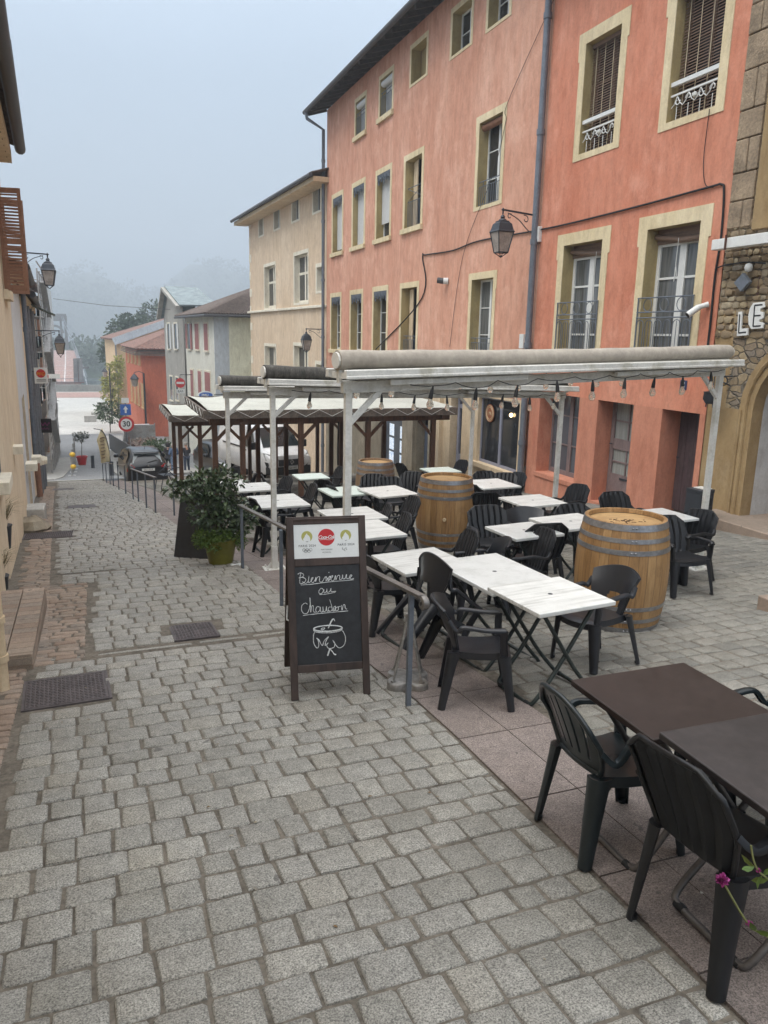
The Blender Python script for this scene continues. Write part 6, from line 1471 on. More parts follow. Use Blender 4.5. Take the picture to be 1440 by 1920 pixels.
# brick red civic building and the peach one behind
h = thing('civic_building', 'brick red two storey building with ochre window strips and a tiled roof', 'building', (4.4, 82, g(82)))
K0, K1, K2 = (4.22,79.5), (3.45,97.0), (12.0,78.0); zt = zat(266,655,79.5)
mb = MB(); vwall(mb, K0, K1, -11, zt); vwall(mb, K0, K2, -11, zt); vwall(mb, K1, (12,96), -11, zt); vwall(mb, K2, (12,96), -11, zt); mb.build('wall', M['civic'], h, fix=False)
e0, e1, e2, e3 = Vector((3.6,78.8,zt)), Vector((12.5,77.2,zt)), Vector((12.5,97,zt)), Vector((2.9,97.6,zt))
mb = MB(); r0, r1 = Vector((9.5,86,zt+2.6)), Vector((9.5,90,zt+2.6)); mb.grid(slope_grid(e0,e1,r0,r0,24), .05); mb.grid(slope_grid(e3,e0,r0,r1,30), .05); mb.grid(slope_grid(e2,e3,r1,r1,20), .05); r_ = mb.build('roof', M['tilered'], h, smooth=60)
mb = MB()
for i in range(4): k = .07*i; mb.grid([[e3+Vector((k,0,-.55+.14*i)), e0+Vector((k,k,-.55+.14*i)), e1+Vector((0,k,-.55+.14*i))], [e3+Vector((k,0,-.45+.14*i)), e0+Vector((k,k,-.45+.14*i)), e1+Vector((0,k,-.45+.14*i))]])
mb.build('cornice', M['greywood'], h, fix=False)
wins(h, K0, K1, [(238.2,241,661,678,'o'),(244.6,247.4,661,679,'o'),(251,254.2,662,681,'o'),(258,261.5,663,683,'o'),(241,244,716,751,'o'),(247,250.5,717,755,'o'),(253.5,257,719,759,'o'),(260.5,264.5,721,764,'o')], M['ochreframe'], M['civic']); reparent(h)
h = thing('house', 'peach building behind the brick red one with a long sloping tiled gable', 'house', (5, 104, g(104)))
yy = 104; xl, xr_ = at_y(222,700,yy).x, at_y(320,640,yy).x; zl, zr_ = zat(222,636,yy), zat(310,598,yy)
mb = MB(); mb.add([(xl,yy,-12),(xr_,yy,-12),(xr_,yy,zr_),(xl,yy,zl)], [(0,1,2,3)]); vwall(mb, (xl,yy), (xl-1.2,yy+16), -12, zl); vwall(mb, (xl-1.2,yy+16), (xr_,yy+16), -12, zl); mb.build('wall', M['peach'], h, fix=False)
mb = MB(); mb.grid([[(xl-.6,yy-.6,zl+.1),(xr_+.3,yy-.6,zr_+.25)], [(xl-1.8,yy+16,zl+.1),(xr_+.3,yy+16,zr_+.25)]], .25); mb.build('roof', M['tilered'], h); mb = MB(); mb.bar((xl-.4,yy-.5,zl-.3), (xr_+.3,yy-.5,zr_-.2), .25, .9); mb.build('verge', M['bluish'], h)
mb = MB(); mb.tube([(xl-.15,yy-.1,zl),(xl-.15,yy-.1,-10)], .09, 8); mb.build('downpipe', M['zinc'], h); reparent(h)

# ------------------------------------------------------------------ left side of the street
LFm = Fr((-.66,0,0), (-.047,1,0), (1,.047,0))
M['leftbeige'] = plaster('warm_beige_left_render', (.74,.61,.44), (.64,.52,.36), (.79,.68,.52), .4)
M['leftblue'] = plaster('pale_blue_grey_render', (.60,.62,.63), (.52,.53,.54), (.67,.68,.69), .4)
M['leftochre'] = plaster('pale_ochre_left_render', (.73,.58,.40), (.63,.49,.32), (.78,.65,.48), .4)
M['shutbrown'] = mat('terracotta_louvred_shutter', (.29,.15,.095), .7, var=.15, scale=4, bmp=.1)
M['greengrey'] = mat('green_grey_rafters', (.10,.13,.12), .8, var=.2, bmp=.2); M['rafbrown'] = mat('red_brown_rafters', (.16,.07,.05), .8, var=.2, bmp=.2)
def lhouse(label, a0, a1, zt, wm, holes=(), raf=None, over=.32, ra1=None):
    c = LFm.p((a0+a1)/2, 0, 0); h = thing('house', label, 'house', (c.x, c.y, g(c.y)))
    mb = MB(); wall_holes(mb, LFm, a0, a1, -9, zt, holes); mb.build('wall', wm, h, fix=False)
    mb = MB(); P = LFm.p; mb.add([P(a0,-9,0),P(a0,-9,-6),P(a0,zt,-6),P(a0,zt,0),P(a1,-9,0),P(a1,-9,-6),P(a1,zt,-6),P(a1,zt,0)], [(0,1,2,3),(4,5,6,7),(1,5,6,2)]); mb.build('side_wall', wm, h, fix=False)
    if raf:
        r_ = roof_edge(LFm, a0, ra1 or a1, zt+.12, h, over=over, rafters=False, tm=M['tile']); 
        a1 = ra1 or a1; mb = MB(); k = int((a1-a0)/.42)
        for i in range(k+1): a = a0+.06+(a1-a0-.12)*i/k; mb.bar(LFm.p(a, zt-.02, -.05), LFm.p(a, zt-.15, over-.08), .09, .11)
        mb.build('rafter', raf, r_)
    return h
h1 = lhouse('near beige house opposite the cafe with a pale sill and green grey eaves', -4, 9.75, 4.62, M['leftbeige'], raf=M['greengrey'])
mb = MB(); LFm.box(mb, 10.9-1.6, 11.6-1.6, .02, .16, 0, .13); mb.build('sill', M['whitestone'], h1, bevel=.01); mb = MB(); LFm.box(mb, 9.45, 9.9, .18, 1.5, .0, .02); mb.build('window', M['glass'], h1); reparent(h1)
hol = (14.6, 15.6, 2.45, 4.0)
h2 = lhouse('beige house opposite the cafe with an open brown louvred shutter', 9.75, 15.2+1.6, 4.70, M['leftbeige'], [hol], raf=M['rafbrown'], ra1=15.1)
w = trim(LFm, hol, .08, M['leftbeige'], h2, sill=.10); reveal(LFm, hol, .25, M['leftbeige'], w); casement(LFm, hol, -.2, w, M['white'], M['glass'])
for a, sg in ((15.68, 1), (14.5, -1)):
    s = MB(); p0, u_ = LFm.p(a, 0, .02), (LFm.n*.97+LFm.a*.2*sg).normalized()
    def sb(x0, x1, z0, z1, t0=-.018, t1=.018):
        n_ = LFm.a; q = lambda x, z, t_: p0+u_*x+n_*t_+Vector((0,0,z)); s.hexa([q(x0,z0,t0),q(x1,z0,t0),q(x1,z0,t1),q(x0,z0,t1),q(x0,z1,t0),q(x1,z1,t0),q(x1,z1,t1),q(x0,z1,t1)])
    for x0, x1 in ((0,.055),(.305,.36)): sb(x0, x1, 2.43, 4.02)
    for z0, z1 in ((2.43,2.52),(3.16,3.25),(3.94,4.02)): sb(.055, .305, z0, z1)
    z = 2.55
    while z < 3.92:
        if not 3.12 < z < 3.25: sb(.055, .305, z, z+.012, -.016, .004); sb(.055, .305, z+.012, z+.026, -.006, .016)
        z += .052
    s.build('shutter', M['shutbrown'], w)
mb = MB(); LFm.box(mb, 13.2, 13.5, -.1, .02, 0, .14); mb.build('sill', M['whitestone'], h2); reparent(h2)
arch = (18.3, 19.9, -2.6, .35)
h3 = lhouse('pale blue grey house opposite the cafe with an arched doorway', 16.8, 22.2, 2.9, M['leftblue'], [arch], raf=M['rafbrown'], over=.22)
w = MB(); LFm.box(w, 18.3, 19.9, -2.6, .35, -.5, -.35); w = w.build('door', M['bluedoor'], h3); reveal(LFm, arch, .4, M['leftbeige'], w)
downpipe([LFm.p(22.0,2.9,.1), LFm.p(22.0,-1.5,.1)], h3, M['zinc'], .06); mb = MB(); mb.tube([LFm.p(22.0,-1.5,.1), LFm.p(22.0,g(22)-.05,.12)], .075, 10); mb.build('pipe_shoe', M['shutbrown'], h3)
for a in (17.4, 21.2): mb = MB(); LFm.box(mb, a, a+.5, g(a)+.95, g(a)+1.1, 0, .22); mb.build('sill', M['whitestone'], h3)
reparent(h3)
h4 = lhouse('pale ochre house farther along the wall opposite the cafe with grey downpipes', 22.2, 36, 2.6, M['leftochre'], raf=M['rafbrown'], over=.22)
for a in (24.2, 27.5, 31): downpipe([LFm.p(a,2.5,.12), LFm.p(a,g(a),.12)], h4, M['zinc'], .06)
for a in (23, 26, 29, 33):
    mb = MB(); LFm.box(mb, a, a+.8, g(a)+1.0, g(a)+2.4, 0, .02); w = mb.build('window', M['glass'], h4); mb = MB(); LFm.box(mb, a-.1, a+.9, g(a)+.86, g(a)+1.0, 0, .2); mb.build('sill', M['whitestone'], w)
reparent(h4)
# block with the louvred wing: orange house under scaffolding
h5 = thing('house', 'orange house behind the scaffolding with a projecting tiled eave', 'house', (-6, 60, g(60)))
SX = -4.15; zt5 = zat(80,548,66)
mb = MB(); vwall(mb, (SX+.7,47), (SX,67), -10, zt5); vwall(mb, (SX,67), (-14,67), -10, zt5); vwall(mb, (SX+.7,47), (-14,47), -10, zt5-2.2); mb.build('wall', M['leftochre'], h5, fix=False)
mb = MB(); mb.grid(slope_grid(Vector((SX+1.1,46.6,zt5-.2)), Vector((SX+.95,67.6,zt5-.2)), Vector((-12,67.6,zt5+2.4)), Vector((-12,46.6,zt5+2.4)), 40), .06); mb.build('roof', M['tilered'], h5, smooth=60)
mb = MB(); mb.tube([(SX+.2,67.1,zt5-.4),(SX+.2,67.1,g(67))], .11, 8); mb.build('downpipe', M['shutbrown'], h5)
for y in (50,54,58,62):
    for z in (-3.2,-.2,2.6): mb = MB(); mb.box(SX+.3,SX+.62,y,y+1.1,z,z+1.5); mb.build('window', M['glass'], h5)
reparent(h5)
M['scaf'] = mat('galvanised_scaffold', (.36,.36,.36), .5, .3, var=.2, bmp=0); M['sheet'] = mat('white_tarpaulin', (.55,.57,.57), .7, var=.08, bmp=.2, bscale=5)
t = thing('scaffolding', 'tall steel scaffolding with ladders and a white sheet opposite the cafe', 'scaffolding', (-3.2, 56, g(56))); o = Vector(t.location)
mb = MB(); xs = (-3.75,-2.75); ysx = [49+2.5*i for i in range(7)]
for x in xs:
    for y in ysx: mb.tube([Vector((x-(y-49)*.012,y,g(y)))-o, Vector((x-(y-49)*.012,y,zt5+.6))-o], .05, 6)
mb.build('standards', M['scaf'], t)
for z in [-5.5+2*i for i in range(6)]:
    mb = MB()
    for x in xs:
        for dz in (0, .5, 1.0): mb.tube([Vector((x,49,z+dz))-o, Vector((x-.18,64,z+dz))-o], .04, 5)
    for y in ysx: mb.tube([Vector((xs[0],y,z))-o, Vector((xs[1],y,z))-o], .025, 5)
    mb.build('ledgers', M['scaf'], t); mb = MB(); mb.bar(Vector((-3.3,49,z+.03))-o, Vector((-3.45,64,z+.03))-o, .55, .05); mb.build('platform', M['greywood'], t)
mb = MB()
for i, z in enumerate([-5.5+2*k for k in range(5)]):
    y0, y1 = (50,54) if i % 2 else (55,51); mb.bar(Vector((-2.6,y0,z))-o, Vector((-2.6,y1,z+2))-o, .35, .06); mb.tube([Vector((-2.6,y0,z+.9))-o, Vector((-2.6,y1,z+2.9))-o], .025, 5)
    mb.tube([Vector((-2.7,57,z))-o, Vector((-2.75,62,z+2))-o], .025, 5)
mb.build('stairs', M['scaf'], t)
mb = MB(); mb.grid([[Vector((-2.70-.05*random.random(),y,z))-o for y in (58,59.5,61,62.5,64)] for z in (1.7,2.6,3.5,zt5)]); mb.build('sheet', M['sheet'], t, fix=False, smooth=180)
# lower canopy of the scaffold with yellow warning lamps
mb = MB(); mb.grid([[Vector((-2.7,47,-4.0))-o, Vector((-2.8,56,-4.2))-o],[Vector((-1.55,47,-5.1))-o, Vector((-1.65,56,-5.4))-o]], .05); pass
for i, y in enumerate((46.8,49.5,52.2,55)): mb = MB(); mb.tube([Vector((-1.6,y,-5.2))-o, Vector((-1.6,y,g(y)))-o], .045, 6); mb.box(*(v for v in (-1.8-o.x,-1.4-o.x,y-.2-o.y,y+.2-o.y,g(y)-o.z,g(y)+.06-o.z))); mb.build('canopy_post', M['scaf'], t)
M['amber'] = mat('yellow_warning_lamp', (.65,.40,.03), .4, var=.05, bmp=0)
for z in (-5.35,-6.05,-6.85): mb = MB(); mb.lathe([(0,-.14),(.13,-.1),(.16,0),(.13,.1),(0,.14)], 10, Vector((-1.5,46.7,z+.25))-o); mb.build('warning_lamp', M['amber'], t, smooth=60)
# hanging things on the left walls
lantern(LFm.p(24.5,3.88,0), (.74,-.02,-.02), 0, 'wall lantern opposite the cafe beside the brown shutter', s=.86)
lantern(LFm.p(37,1.75,0), (1.02,0,0), 0, 'smaller wall lantern opposite the cafe in front of the scaffolding', s=1.0)
t = thing('hanging_sign', 'square white projecting sign with a red disc and the letters PFG', 'sign', LFm.p(24, .55, 0)); fd = LFm.n
mb = MB(); c = fd*.34; q = lambda x, z, y=0: c+fd*x-LFm.a*y+Vector((0,0,z)); mb.hexa([q(-.17,-.23,-.02),q(.17,-.23,-.02),q(.17,-.23,.02),q(-.17,-.23,.02),q(-.17,.21,-.02),q(.17,.21,-.02),q(.17,.21,.02),q(-.17,.21,.02)]); pn = mb.build('panel', M['paper'], t)
mb = MB(); mb.add([q(.12*math.cos(i*PI/12), .05+.12*math.sin(i*PI/12), .023) for i in range(24)], [tuple(range(24))]); mb.build('red_disc', M['cokered'], pn, fix=False)
text('lettering', 'PFG', .12, M['amber'], pn, plane_M(q(0,.03,.026), fd, (0,0,1)), extrude=.001)
mb = MB(); [mb.bar(q(-.12,z,.024), q(.12,z,.024), .01, .018, up=LFm.a) for z in (-.12,-.16)]; mb.build('small_print', M['ink'], pn); mb = MB(); mb.tube([(0,0,.1), q(-.17,.1)], .012, 5); mb.build('bracket', M['iron'], t)
t = thing('hanging_sign', 'black projecting board with pale scroll lettering on the wall opposite the cafe', 'sign', LFm.p(30, -1.55, 0)); mb = MB(); mb.box(.05,.48,-.02,.02,-.25,.25); pn = mb.build('panel', M['ink'], t); mb = MB(); mb.tube([(.10+.03*i,-.025,.06+.06*math.sin(i*1.4)) for i in range(12)], .010, 5); mb.tube([(.12+.03*i,-.025,-.1+.03*math.sin(i*2)) for i in range(10)], .008, 5); mb.build('lettering', M['petal'], pn)
t = thing('hanging_sign', 'thin white projecting sign with a red square farther along the wall opposite the cafe', 'sign', LFm.p(40, -.35, 0)); mb = MB(); mb.box(.3,.95,-.02,.02,-.1,.1); pn = mb.build('panel', M['paper'], t); mb = MB(); mb.box(.33,.45,-.025,-.02,-.07,.07); mb.build('red_square', M['cokered'], pn)
mb = MB(); mb.grid([[LFm.p(a, 2.62, .0) for a in (27,29.6)], [LFm.p(a, 2.25, .85) for a in (27,29.6)]], .03); o = tag(mb.build('awning', M['greengrey'], None), 'small dark green canopy on the house opposite the cafe above the lantern', 'canopy')
# near left: doorstep, grasses, pipe, rocks
M['drygrass'] = leafmat('dry_grass_blades', [(.16,.12,.045), (.11,.10,.035), (.22,.16,.07), (.07,.085,.03)], .7)
ds = at_h(40, 1262); t = thing('doorstep', 'worn brown brick doorstep by the wall opposite the cafe', 'step', (-.93, 6.95, g(7)))
mb = MB(); mb.box(-.5,.32,-.55,1.3,-.1,.10); mb.build('step', M['porphyry'], t, bevel=.012); mb = MB(); [mb.box(-.5+.205*i+.006,-.5+.205*(i+1)-.006,-.556,-.55,.105-.1*j,.19-.1*j) for i in range(4) for j in range(1)]
[mb.box(-.5+.205*i+.004,-.5+.205*(i+1)-.004,-.56+.115*j,-.45+.115*j,.10,.165) for i in range(4) for j in range(16)]; mb.build('bricks', M['porphyry'], t, bevel=.006)
def tuft(px, py, label, n=120, h=.4, spread=.3, base=None):
    p = at_h(px, py) if base is None else base; mb = MB()
    for _ in range(n):
        a, r_ = random.uniform(0,2*PI), random.random()*spread; v = Vector((math.cos(a)*r_, math.sin(a)*r_, h*random.uniform(.6,1.1))); o0 = Vector((math.cos(a)*.03, math.sin(a)*.03, 0)); s = Vector((-math.sin(a), math.cos(a), 0))*.004; m_ = o0+v*.6+Vector((0,0,.05)); e = o0+v+Vector((math.cos(a),math.sin(a),0))*.08-Vector((0,0,.05))
        mb.add([o0-s, o0+s, m_+s*.8, m_-s*.8, e], [(0,1,2,3),(3,2,4)])
    t = thing('potted_grass', label, 'plant', p); mb.build('blades', M['drygrass'], t, fix=False)
    mb = MB(); mb.lathe([(0,-.3),(.09,-.3),(.12,-.02),(.13,0),(.11,0),(0,-.03)], 16); mb.build('pot', M['iron'], t, smooth=40)
for px, py, y_, lab, sc_ in ((2,985,10.4,'green yellow grass tuft in a dark pot by the wall opposite the cafe, upper one',1.0),(-6,1080,9.3,'dry brown grass tuft in a pot by the wall opposite the cafe, lower one',1.0)):
    p = at_y(px, py, y_); tuft(0, 0, lab, 150, .36, .26, p)
p = at_h(30, 1020); mb = MB(); mb.lathe([(0,-.1),(.28,-.08),(.32,.05),(.22,.17),(.1,.22),(0,.24)], 9); mb.v = [tuple(Vector(v)*random.uniform(.8,1.15)) for v in mb.v]; o = mb.build('rock', M['oldstone'], None, smooth=30); o.location = (-1.22, 14.6, g(14.6)+.05); tag(o, 'rough pale rock at the foot of the wall opposite the cafe', 'rock')
t = thing('stone_block', 'square pale stone block by the red pipe shoe opposite the cafe', 'stone', (-1.28, 16.4, g(16.4))); mb = MB(); mb.box(-.2,.18,-.3,.3,-.1,.30); mb.build('body', M['kerb'], t, bevel=.03)
p = at_y(3, 1260, 6.0); mb = MB(); mb.tube([(0,0,0),(0,0,1.0)], .05, 12); [mb.tube([(0,0,z),(0,0,z+.05)], .062, 12) for z in (.25,.55)]; o = mb.build('drainpipe', M['cream'], None, smooth=50); o.location = (-.79, 5.95, g(6)); tag(o, 'cream drainpipe with two collars by the wall opposite the cafe', 'pipe')
# ------------------------------------------------------------------ vehicles
def paint(name, col, rough=.22, coat=.8):
    m, nt, b = nodes(name); co = N(nt, 'ShaderNodeTexCoord').outputs['Object']; n = noise(nt, co, 3, 5, .6)
    nt.links.new(ramp(nt, n, [(.3, sc(col,.88)), (.7, sc(col,1.06))]), b.inputs['Base Color']); b.inputs['Roughness'].default_value = rough; b.inputs['Coat Weight'].default_value = coat; b.inputs['Coat Roughness'].default_value = .06; return m
M['blackcar'] = paint('black_car_paint', (.009,.009,.011), .3, .35); M['vanwhite'] = paint('white_van_paint', (.62,.63,.64), .3, .6)
M['carglass'] = glassy('car_glass', (.02,.025,.028), .04); M['bumperblk'] = mat('black_bumper_plastic', (.018,.018,.02), .6, var=.1, bmp=.05)
M['tail'] = mat('red_tail_lamp', (.33,.012,.012), .2, var=.2, bmp=0, coat=.6); M['lampclear'] = mat('clear_headlamp', (.55,.57,.58), .12, .3, var=.15, bmp=0, coat=.8)
M['tyre'] = mat('tyre_rubber', (.016,.016,.017), .85, bmp=.2); M['rim'] = mat('alloy_rim', (.32,.33,.34), .35, .7, bmp=0); M['chrome'] = mat('chrome', (.6,.6,.6), .15, .95, var=.05, bmp=0)
def loft(rings, cap=True):
    mb = MB(); n = len(rings[0]); mb.add([p for r in rings for p in r], [(i*n+k, i*n+k+1, (i+1)*n+k+1, (i+1)*n+k) for i in range(len(rings)-1) for k in range(n-1)] + ([tuple(range(n)), tuple((len(rings)-1)*n+k for k in range(n-1,-1,-1))] if cap else [])); return mb
def sect(y, w, z0, zb, zt, wt):
    """one cross section of a car body, from left sill over the roof to right sill"""
    h = [(w*.93,z0),(w*.985,z0+.12),(w,(z0+zb)/2),(w*.985,zb),(w*.955,zb+.04),(wt+(w*.955-wt)*.45,zb+(zt-zb)*.55),(wt,zt-.07),(wt*.88,zt-.012),(wt*.45,zt),(0,zt+.004)]
    return [Vector((-x,y,z)) for x, z in h] + [Vector((x,y,z)) for x, z in h[-2::-1]]
def wheels(t, pos, r=.31, w=.2):
    for x, y in pos:
        mb = MB(); s = 1 if x > 0 else -1; mb.tube([(x-s*w,y,r),(x-s*w*.9,y,r),(x-s*.02,y,r),(x,y,r)], [r*.92,r,r,r*.9], 24); k = mb.build('wheel', M['tyre'], t, smooth=40)
        mb = MB(); mb.tube([(x-s*.02,y,r),(x+s*.008,y,r)], [r*.66,r*.6], 20)
        for q in range(5): mb.bar((x+s*.012,y,r), (x+s*.012,y+r*.62*math.cos(q*2*PI/5),r+r*.62*math.sin(q*2*PI/5)), .05, .02, up=(1,0,0))
        mb.build('rim', M['rim'], k)
def quadpatch(name, pts, m, par, th=.012):
    mb = MB(); a = [Vector(p) for p in pts]; n = (a[1]-a[0]).cross(a[2]-a[0]).normalized(); mb.prism([p-n*th for p in a], n*th*2); return mb.build(name, m, par, bevel=th*.4)
def hatch(label, loc, rz, plate, front=False):
    """three or five door hatchback; local -y is the rear"""
    t = thing('parked_car', label, 'car', loc, R(rz))
    st = [(-1.98,.70,.34,.74,.80,.62),(-1.92,.79,.26,.86,.96,.66),(-1.80,.83,.22,.90,1.10,.62),(-1.62,.85,.20,.91,1.30,.58),(-1.35,.86,.20,.92,1.43,.58),(-.7,.87,.20,.92,1.475,.60),(0,.87,.20,.91,1.46,.60),(.45,.87,.20,.90,1.36,.58),(.95,.86,.20,.89,1.02,.63),(1.15,.85,.21,.87,.93,.68),(1.7,.80,.23,.76,.80,.60),(1.93,.70,.28,.64,.68,.5),(2.0,.60,.32,.56,.60,.45)]
    loft([sect(*s) for s in st]).build('body', M['blackcar'], t, smooth=38)
    for s in (-1, 1): gl = MB(); gl.add([(s*.842,-1.45,.95),(s*.862,.55,.95),(s*.735,.35,1.30),(s*.655,-.1,1.40),(s*.655,-1.1,1.395),(s*.70,-1.4,1.28)], [tuple(range(6))]); gl.build('side_window', M['carglass'], t, fix=False)
    M['carsky'] = M.get('carsky') or glassy('car_glass_painted_sky', (.16,.19,.20), .05)  # sky reflection painted in: the glass colour itself is pale
    quadpatch('rear_window', [(-.60,-1.86,1.00),(.60,-1.86,1.00),(.52,-1.55,1.36),(-.52,-1.55,1.36)], M['carsky'], t); quadpatch('windscreen', [(.70,1.00,.98),(-.70,1.00,.98),(-.54,.48,1.36),(.54,.48,1.36)], M['carsky'], t)
    mb = MB(); mb.bar((-.52,-1.62,1.42),(.52,-1.62,1.42),.14,.03); mb.build('spoiler', M['blackcar'], t); mb = MB(); mb.bar((-.02,-1.9,1.02),(.38,-1.83,1.10),.02,.02); mb.tube([(0,-1.1,1.47),(0,-1.25,1.62)],.008,5); mb.build('wiper', M['bumperblk'], t)
    for s in (-1, 1):
        quadpatch('tail_light', [(s*.50,-1.965,.84),(s*.74,-1.92,.62),(s*.83,-1.80,.66),(s*.80,-1.74,.92),(s*.66,-1.90,.96)], M['tail'], t, .03)
        quadpatch('headlight', [(s*.36,1.975,.60),(s*.66,1.86,.58),(s*.78,1.66,.66),(s*.72,1.62,.80),(s*.46,1.90,.72)], M['lampclear'], t, .03)
        mb = MB(); mb.lathe([(0,-.07),(.10,-.05),(.12,.02),(.08,.08),(0,.09)], 10, (s*.98,.55,.98)); mb.bar((s*.84,.58,.93),(s*.98,.56,.96),.05,.04); mb.build('mirror', M['blackcar'], t, smooth=50)
    mb = MB(); mb.grid([[(x*.80,-1.985-.06*(1-x*x)+(.14 if abs(x) > .95 else 0),z) for x in (-1.02,-.8,-.4,0,.4,.8,1.02)] for z in (.28,.34,.52,.60)], .05); mb.build('bumper', M['bumperblk'], t, smooth=40); mb = MB(); mb.grid([[(x*.78,1.99+.06*(1-x*x)-(.14 if abs(x) > .95 else 0),z) for x in (-1.02,-.8,-.4,0,.4,.8,1.02)] for z in (.22,.30,.46,.52)], .05); mb.build('bumper', M['bumperblk'], t, smooth=40)
    for y, s in ((-2.0,-1),(2.075,1)):
        mb = MB(); mb.box(-.26,.26,y-.012,y,.68 if s < 0 else .36,.79 if s < 0 else .47); n_ = mb.build('number_plate', M['paper'], t)
        text('lettering', plate, .10, M['ink'], n_, plane_M((0, y-.014 if s < 0 else y+.004, .735 if s < 0 else .415), (-s if s > 0 else 1,0,0), (0,0,1)), extrude=.001)
    mb = MB(); mb.tube([(0,-1.99,.90),(0,-2.0,.90)], .035, 12); mb.build('badge', M['chrome'], t); wheels(t, [(-.80,-1.25),(.80,-1.25),(-.80,1.25),(.80,1.25)]); return t
d_ = at_d(271, 902, 32.2); hatch('black hatchback seen from behind beside the stair rails', (d_.x, d_.y+1.9, g(d_.y+1.9)+.03), 5, 'DJ 177 P')
d_ = at_d(420, 893, 36); hatch('black hatchback facing the camera, half hidden behind the van', (d_.x+.1, d_.y+1.2, g(d_.y+1.2)+.1), 191, 'BL 204')
# white van
vp = at_d(547, 908, 29.6); t = thing('delivery_van', 'white panel van parked nose first behind the nearer pergola', 'van', (vp.x, vp.y, g(vp.y)-.12), R(14))
st = [(0.02,.78,.30,.66,.78,.62),(.08,.88,.26,.84,.98,.70),(.45,.95,.24,1.0,1.14,.80),(.80,.97,.22,1.08,1.22,.84),(1.0,.975,.22,1.10,1.40,.80),(1.55,.98,.22,1.12,1.86,.74),(1.85,.98,.22,1.12,1.95,.76),(2.6,.98,.22,1.12,1.98,.80),(4.6,.98,.22,1.12,1.97,.80),(4.95,.97,.24,1.10,1.93,.78),(5.0,.94,.28,1.06,1.88,.74)]
loft([sect(*s) for s in st]).build('body', M['vanwhite'], t, smooth=35)
quadpatch('windscreen', [(-.80,.80,1.235),(.80,.80,1.235),(.66,1.56,1.885),(-.66,1.56,1.885)], M['carglass'], t, .02)
for s in (-1, 1):
    quadpatch('side_window', [(s*.975,1.15,1.16),(s*.985,2.15,1.14),(s*.84,2.15,1.76),(s*.83,1.70,1.78)], M['carglass'], t, .015)
    quadpatch('headlight', [(s*.50,.04,.84),(s*.80,.10,.74),(s*.93,.34,.80),(s*.94,.55,1.06),(s*.80,.28,1.0)], M['lampclear'], t, .04)
    mb = MB(); mb.box(s*1.00-.02 if s > 0 else -1.20,1.20 if s > 0 else -.98,.98,1.12,1.13,1.42); mb.build('mirror', M['bumperblk'], t, bevel=.04)
    mb = MB(); mb.box(s*.985-.01,s*.985+.01,2.35,4.3,1.05,1.10); mb.box(s*.988-.01,s*.988+.01,1.95,2.10,.98,1.02); mb.build('side_trim', M['bumperblk'], t)
mb = MB(); mb.grid([[(x*.95,-.02-.05*(1-x*x)+(.26 if abs(x) > .95 else 0),z) for x in (-1.02,-.85,-.4,0,.4,.85,1.02)] for z in (.26,.30,.48,.56)], .06); [quadpatch('bumper_corner', [(s*.56,-.03,.54),(s*.94,.22,.54),(s*.97,.34,.74),(s*.80,.08,.70)], M['bumperblk'], t, .04) for s in (-1,1)]; mb.build('bumper', M['bumperblk'], t, smooth=40)
quadpatch('grille', [(-.54,.0,.60),(.54,.0,.60),(.54,.02,.84),(-.54,.02,.84)], M['bumperblk'], t, .03)
mb = MB(); mb.prism([(0,-.04,.86),(.085,-.04,.74),(0,-.04,.62),(-.085,-.04,.74)], (0,.03,0)); e_ = mb.build('badge', M['chrome'], t); mb = MB(); mb.prism([(0,-.045,.80),(.045,-.045,.74),(0,-.045,.68),(-.045,-.045,.74)], (0,.01,0)); mb.build('badge_centre', M['bumperblk'], e_)
mb = MB(); mb.box(-.26,.26,-.10,-.085,.46,.57); n_ = mb.build('number_plate', M['paper'], t); text('lettering', '560 WE', .10, M['ink'], n_, plane_M((.0,-.104,.515), (1,0,0), (0,0,1)), extrude=.001)
mb = MB(); mb.bar((-.6,.98,1.24),(.0,1.02,1.28),.02,.02); mb.bar((.0,.98,1.24),(.6,1.02,1.28),.02,.02); mb.build('wiper', M['bumperblk'], t); wheels(t, [(-.93,.95),(.93,.95),(-.93,4.0),(.93,4.0)], .33, .22)
# tipper truck seen from behind
tp = at_d(276, 848, 50); t = thing('tipper_truck', 'grey dropside truck loaded with rubble, seen from behind in front of the red building', 'truck', (tp.x, tp.y, g(tp.y)+.05), R(4))
M['truckgrey'] = mat('dusty_grey_truck_panel', (.30,.31,.31), .6, .2, var=.2, scale=2, bmp=.1, dirt=(.22,.19,.16)); M['rubblemat'] = leafmat('broken_tile_rubble', [(.20,.07,.05), (.24,.21,.18), (.12,.07,.06), (.30,.26,.22)], .9)
for nm, b_ in (('tailgate',(-1.0,1.0,-.05,.0,.85,1.20)),('side_panel',(-1.03,-.98,0,3.4,.85,1.25)),('side_panel',(.98,1.03,0,3.4,.85,1.25)),('bed',(-1,1,0,3.4,.78,.85)),('headboard',(-1.0,1.0,3.35,3.42,.85,2.35))): mb = MB(); mb.box(*b_); mb.build(nm, M['truckgrey'], t, bevel=.01)
mb = MB(); mb.box(-.95,.95,3.6,5.4,.5,2.2); mb.build('cab', M['vanwhite'], t, bevel=.12); mb = MB(); mb.box(-.5,.5,-.02,5,.5,.75); mb.build('chassis', M['bumperblk'], t)
for x in (-1.0, 1.0): mb = MB(); mb.bar((x,3.38,.85),(x,3.38,2.45),.07,.07); mb.bar((x,0,.85),(x,0,1.9),.05,.05) if x < 0 else None; mb.build('stake', M['truckgrey'], t)
for s in (-1, 1): quadpatch('tail_light', [(s*.6,-.06,.66),(s*.9,-.06,.66),(s*.9,-.06,.76),(s*.6,-.06,.76)], M['tail'], t)
wheels(t, [(-.95,.9),(.95,.9),(-.95,4.5),(.95,4.5)], .36, .25)
mb = MB()
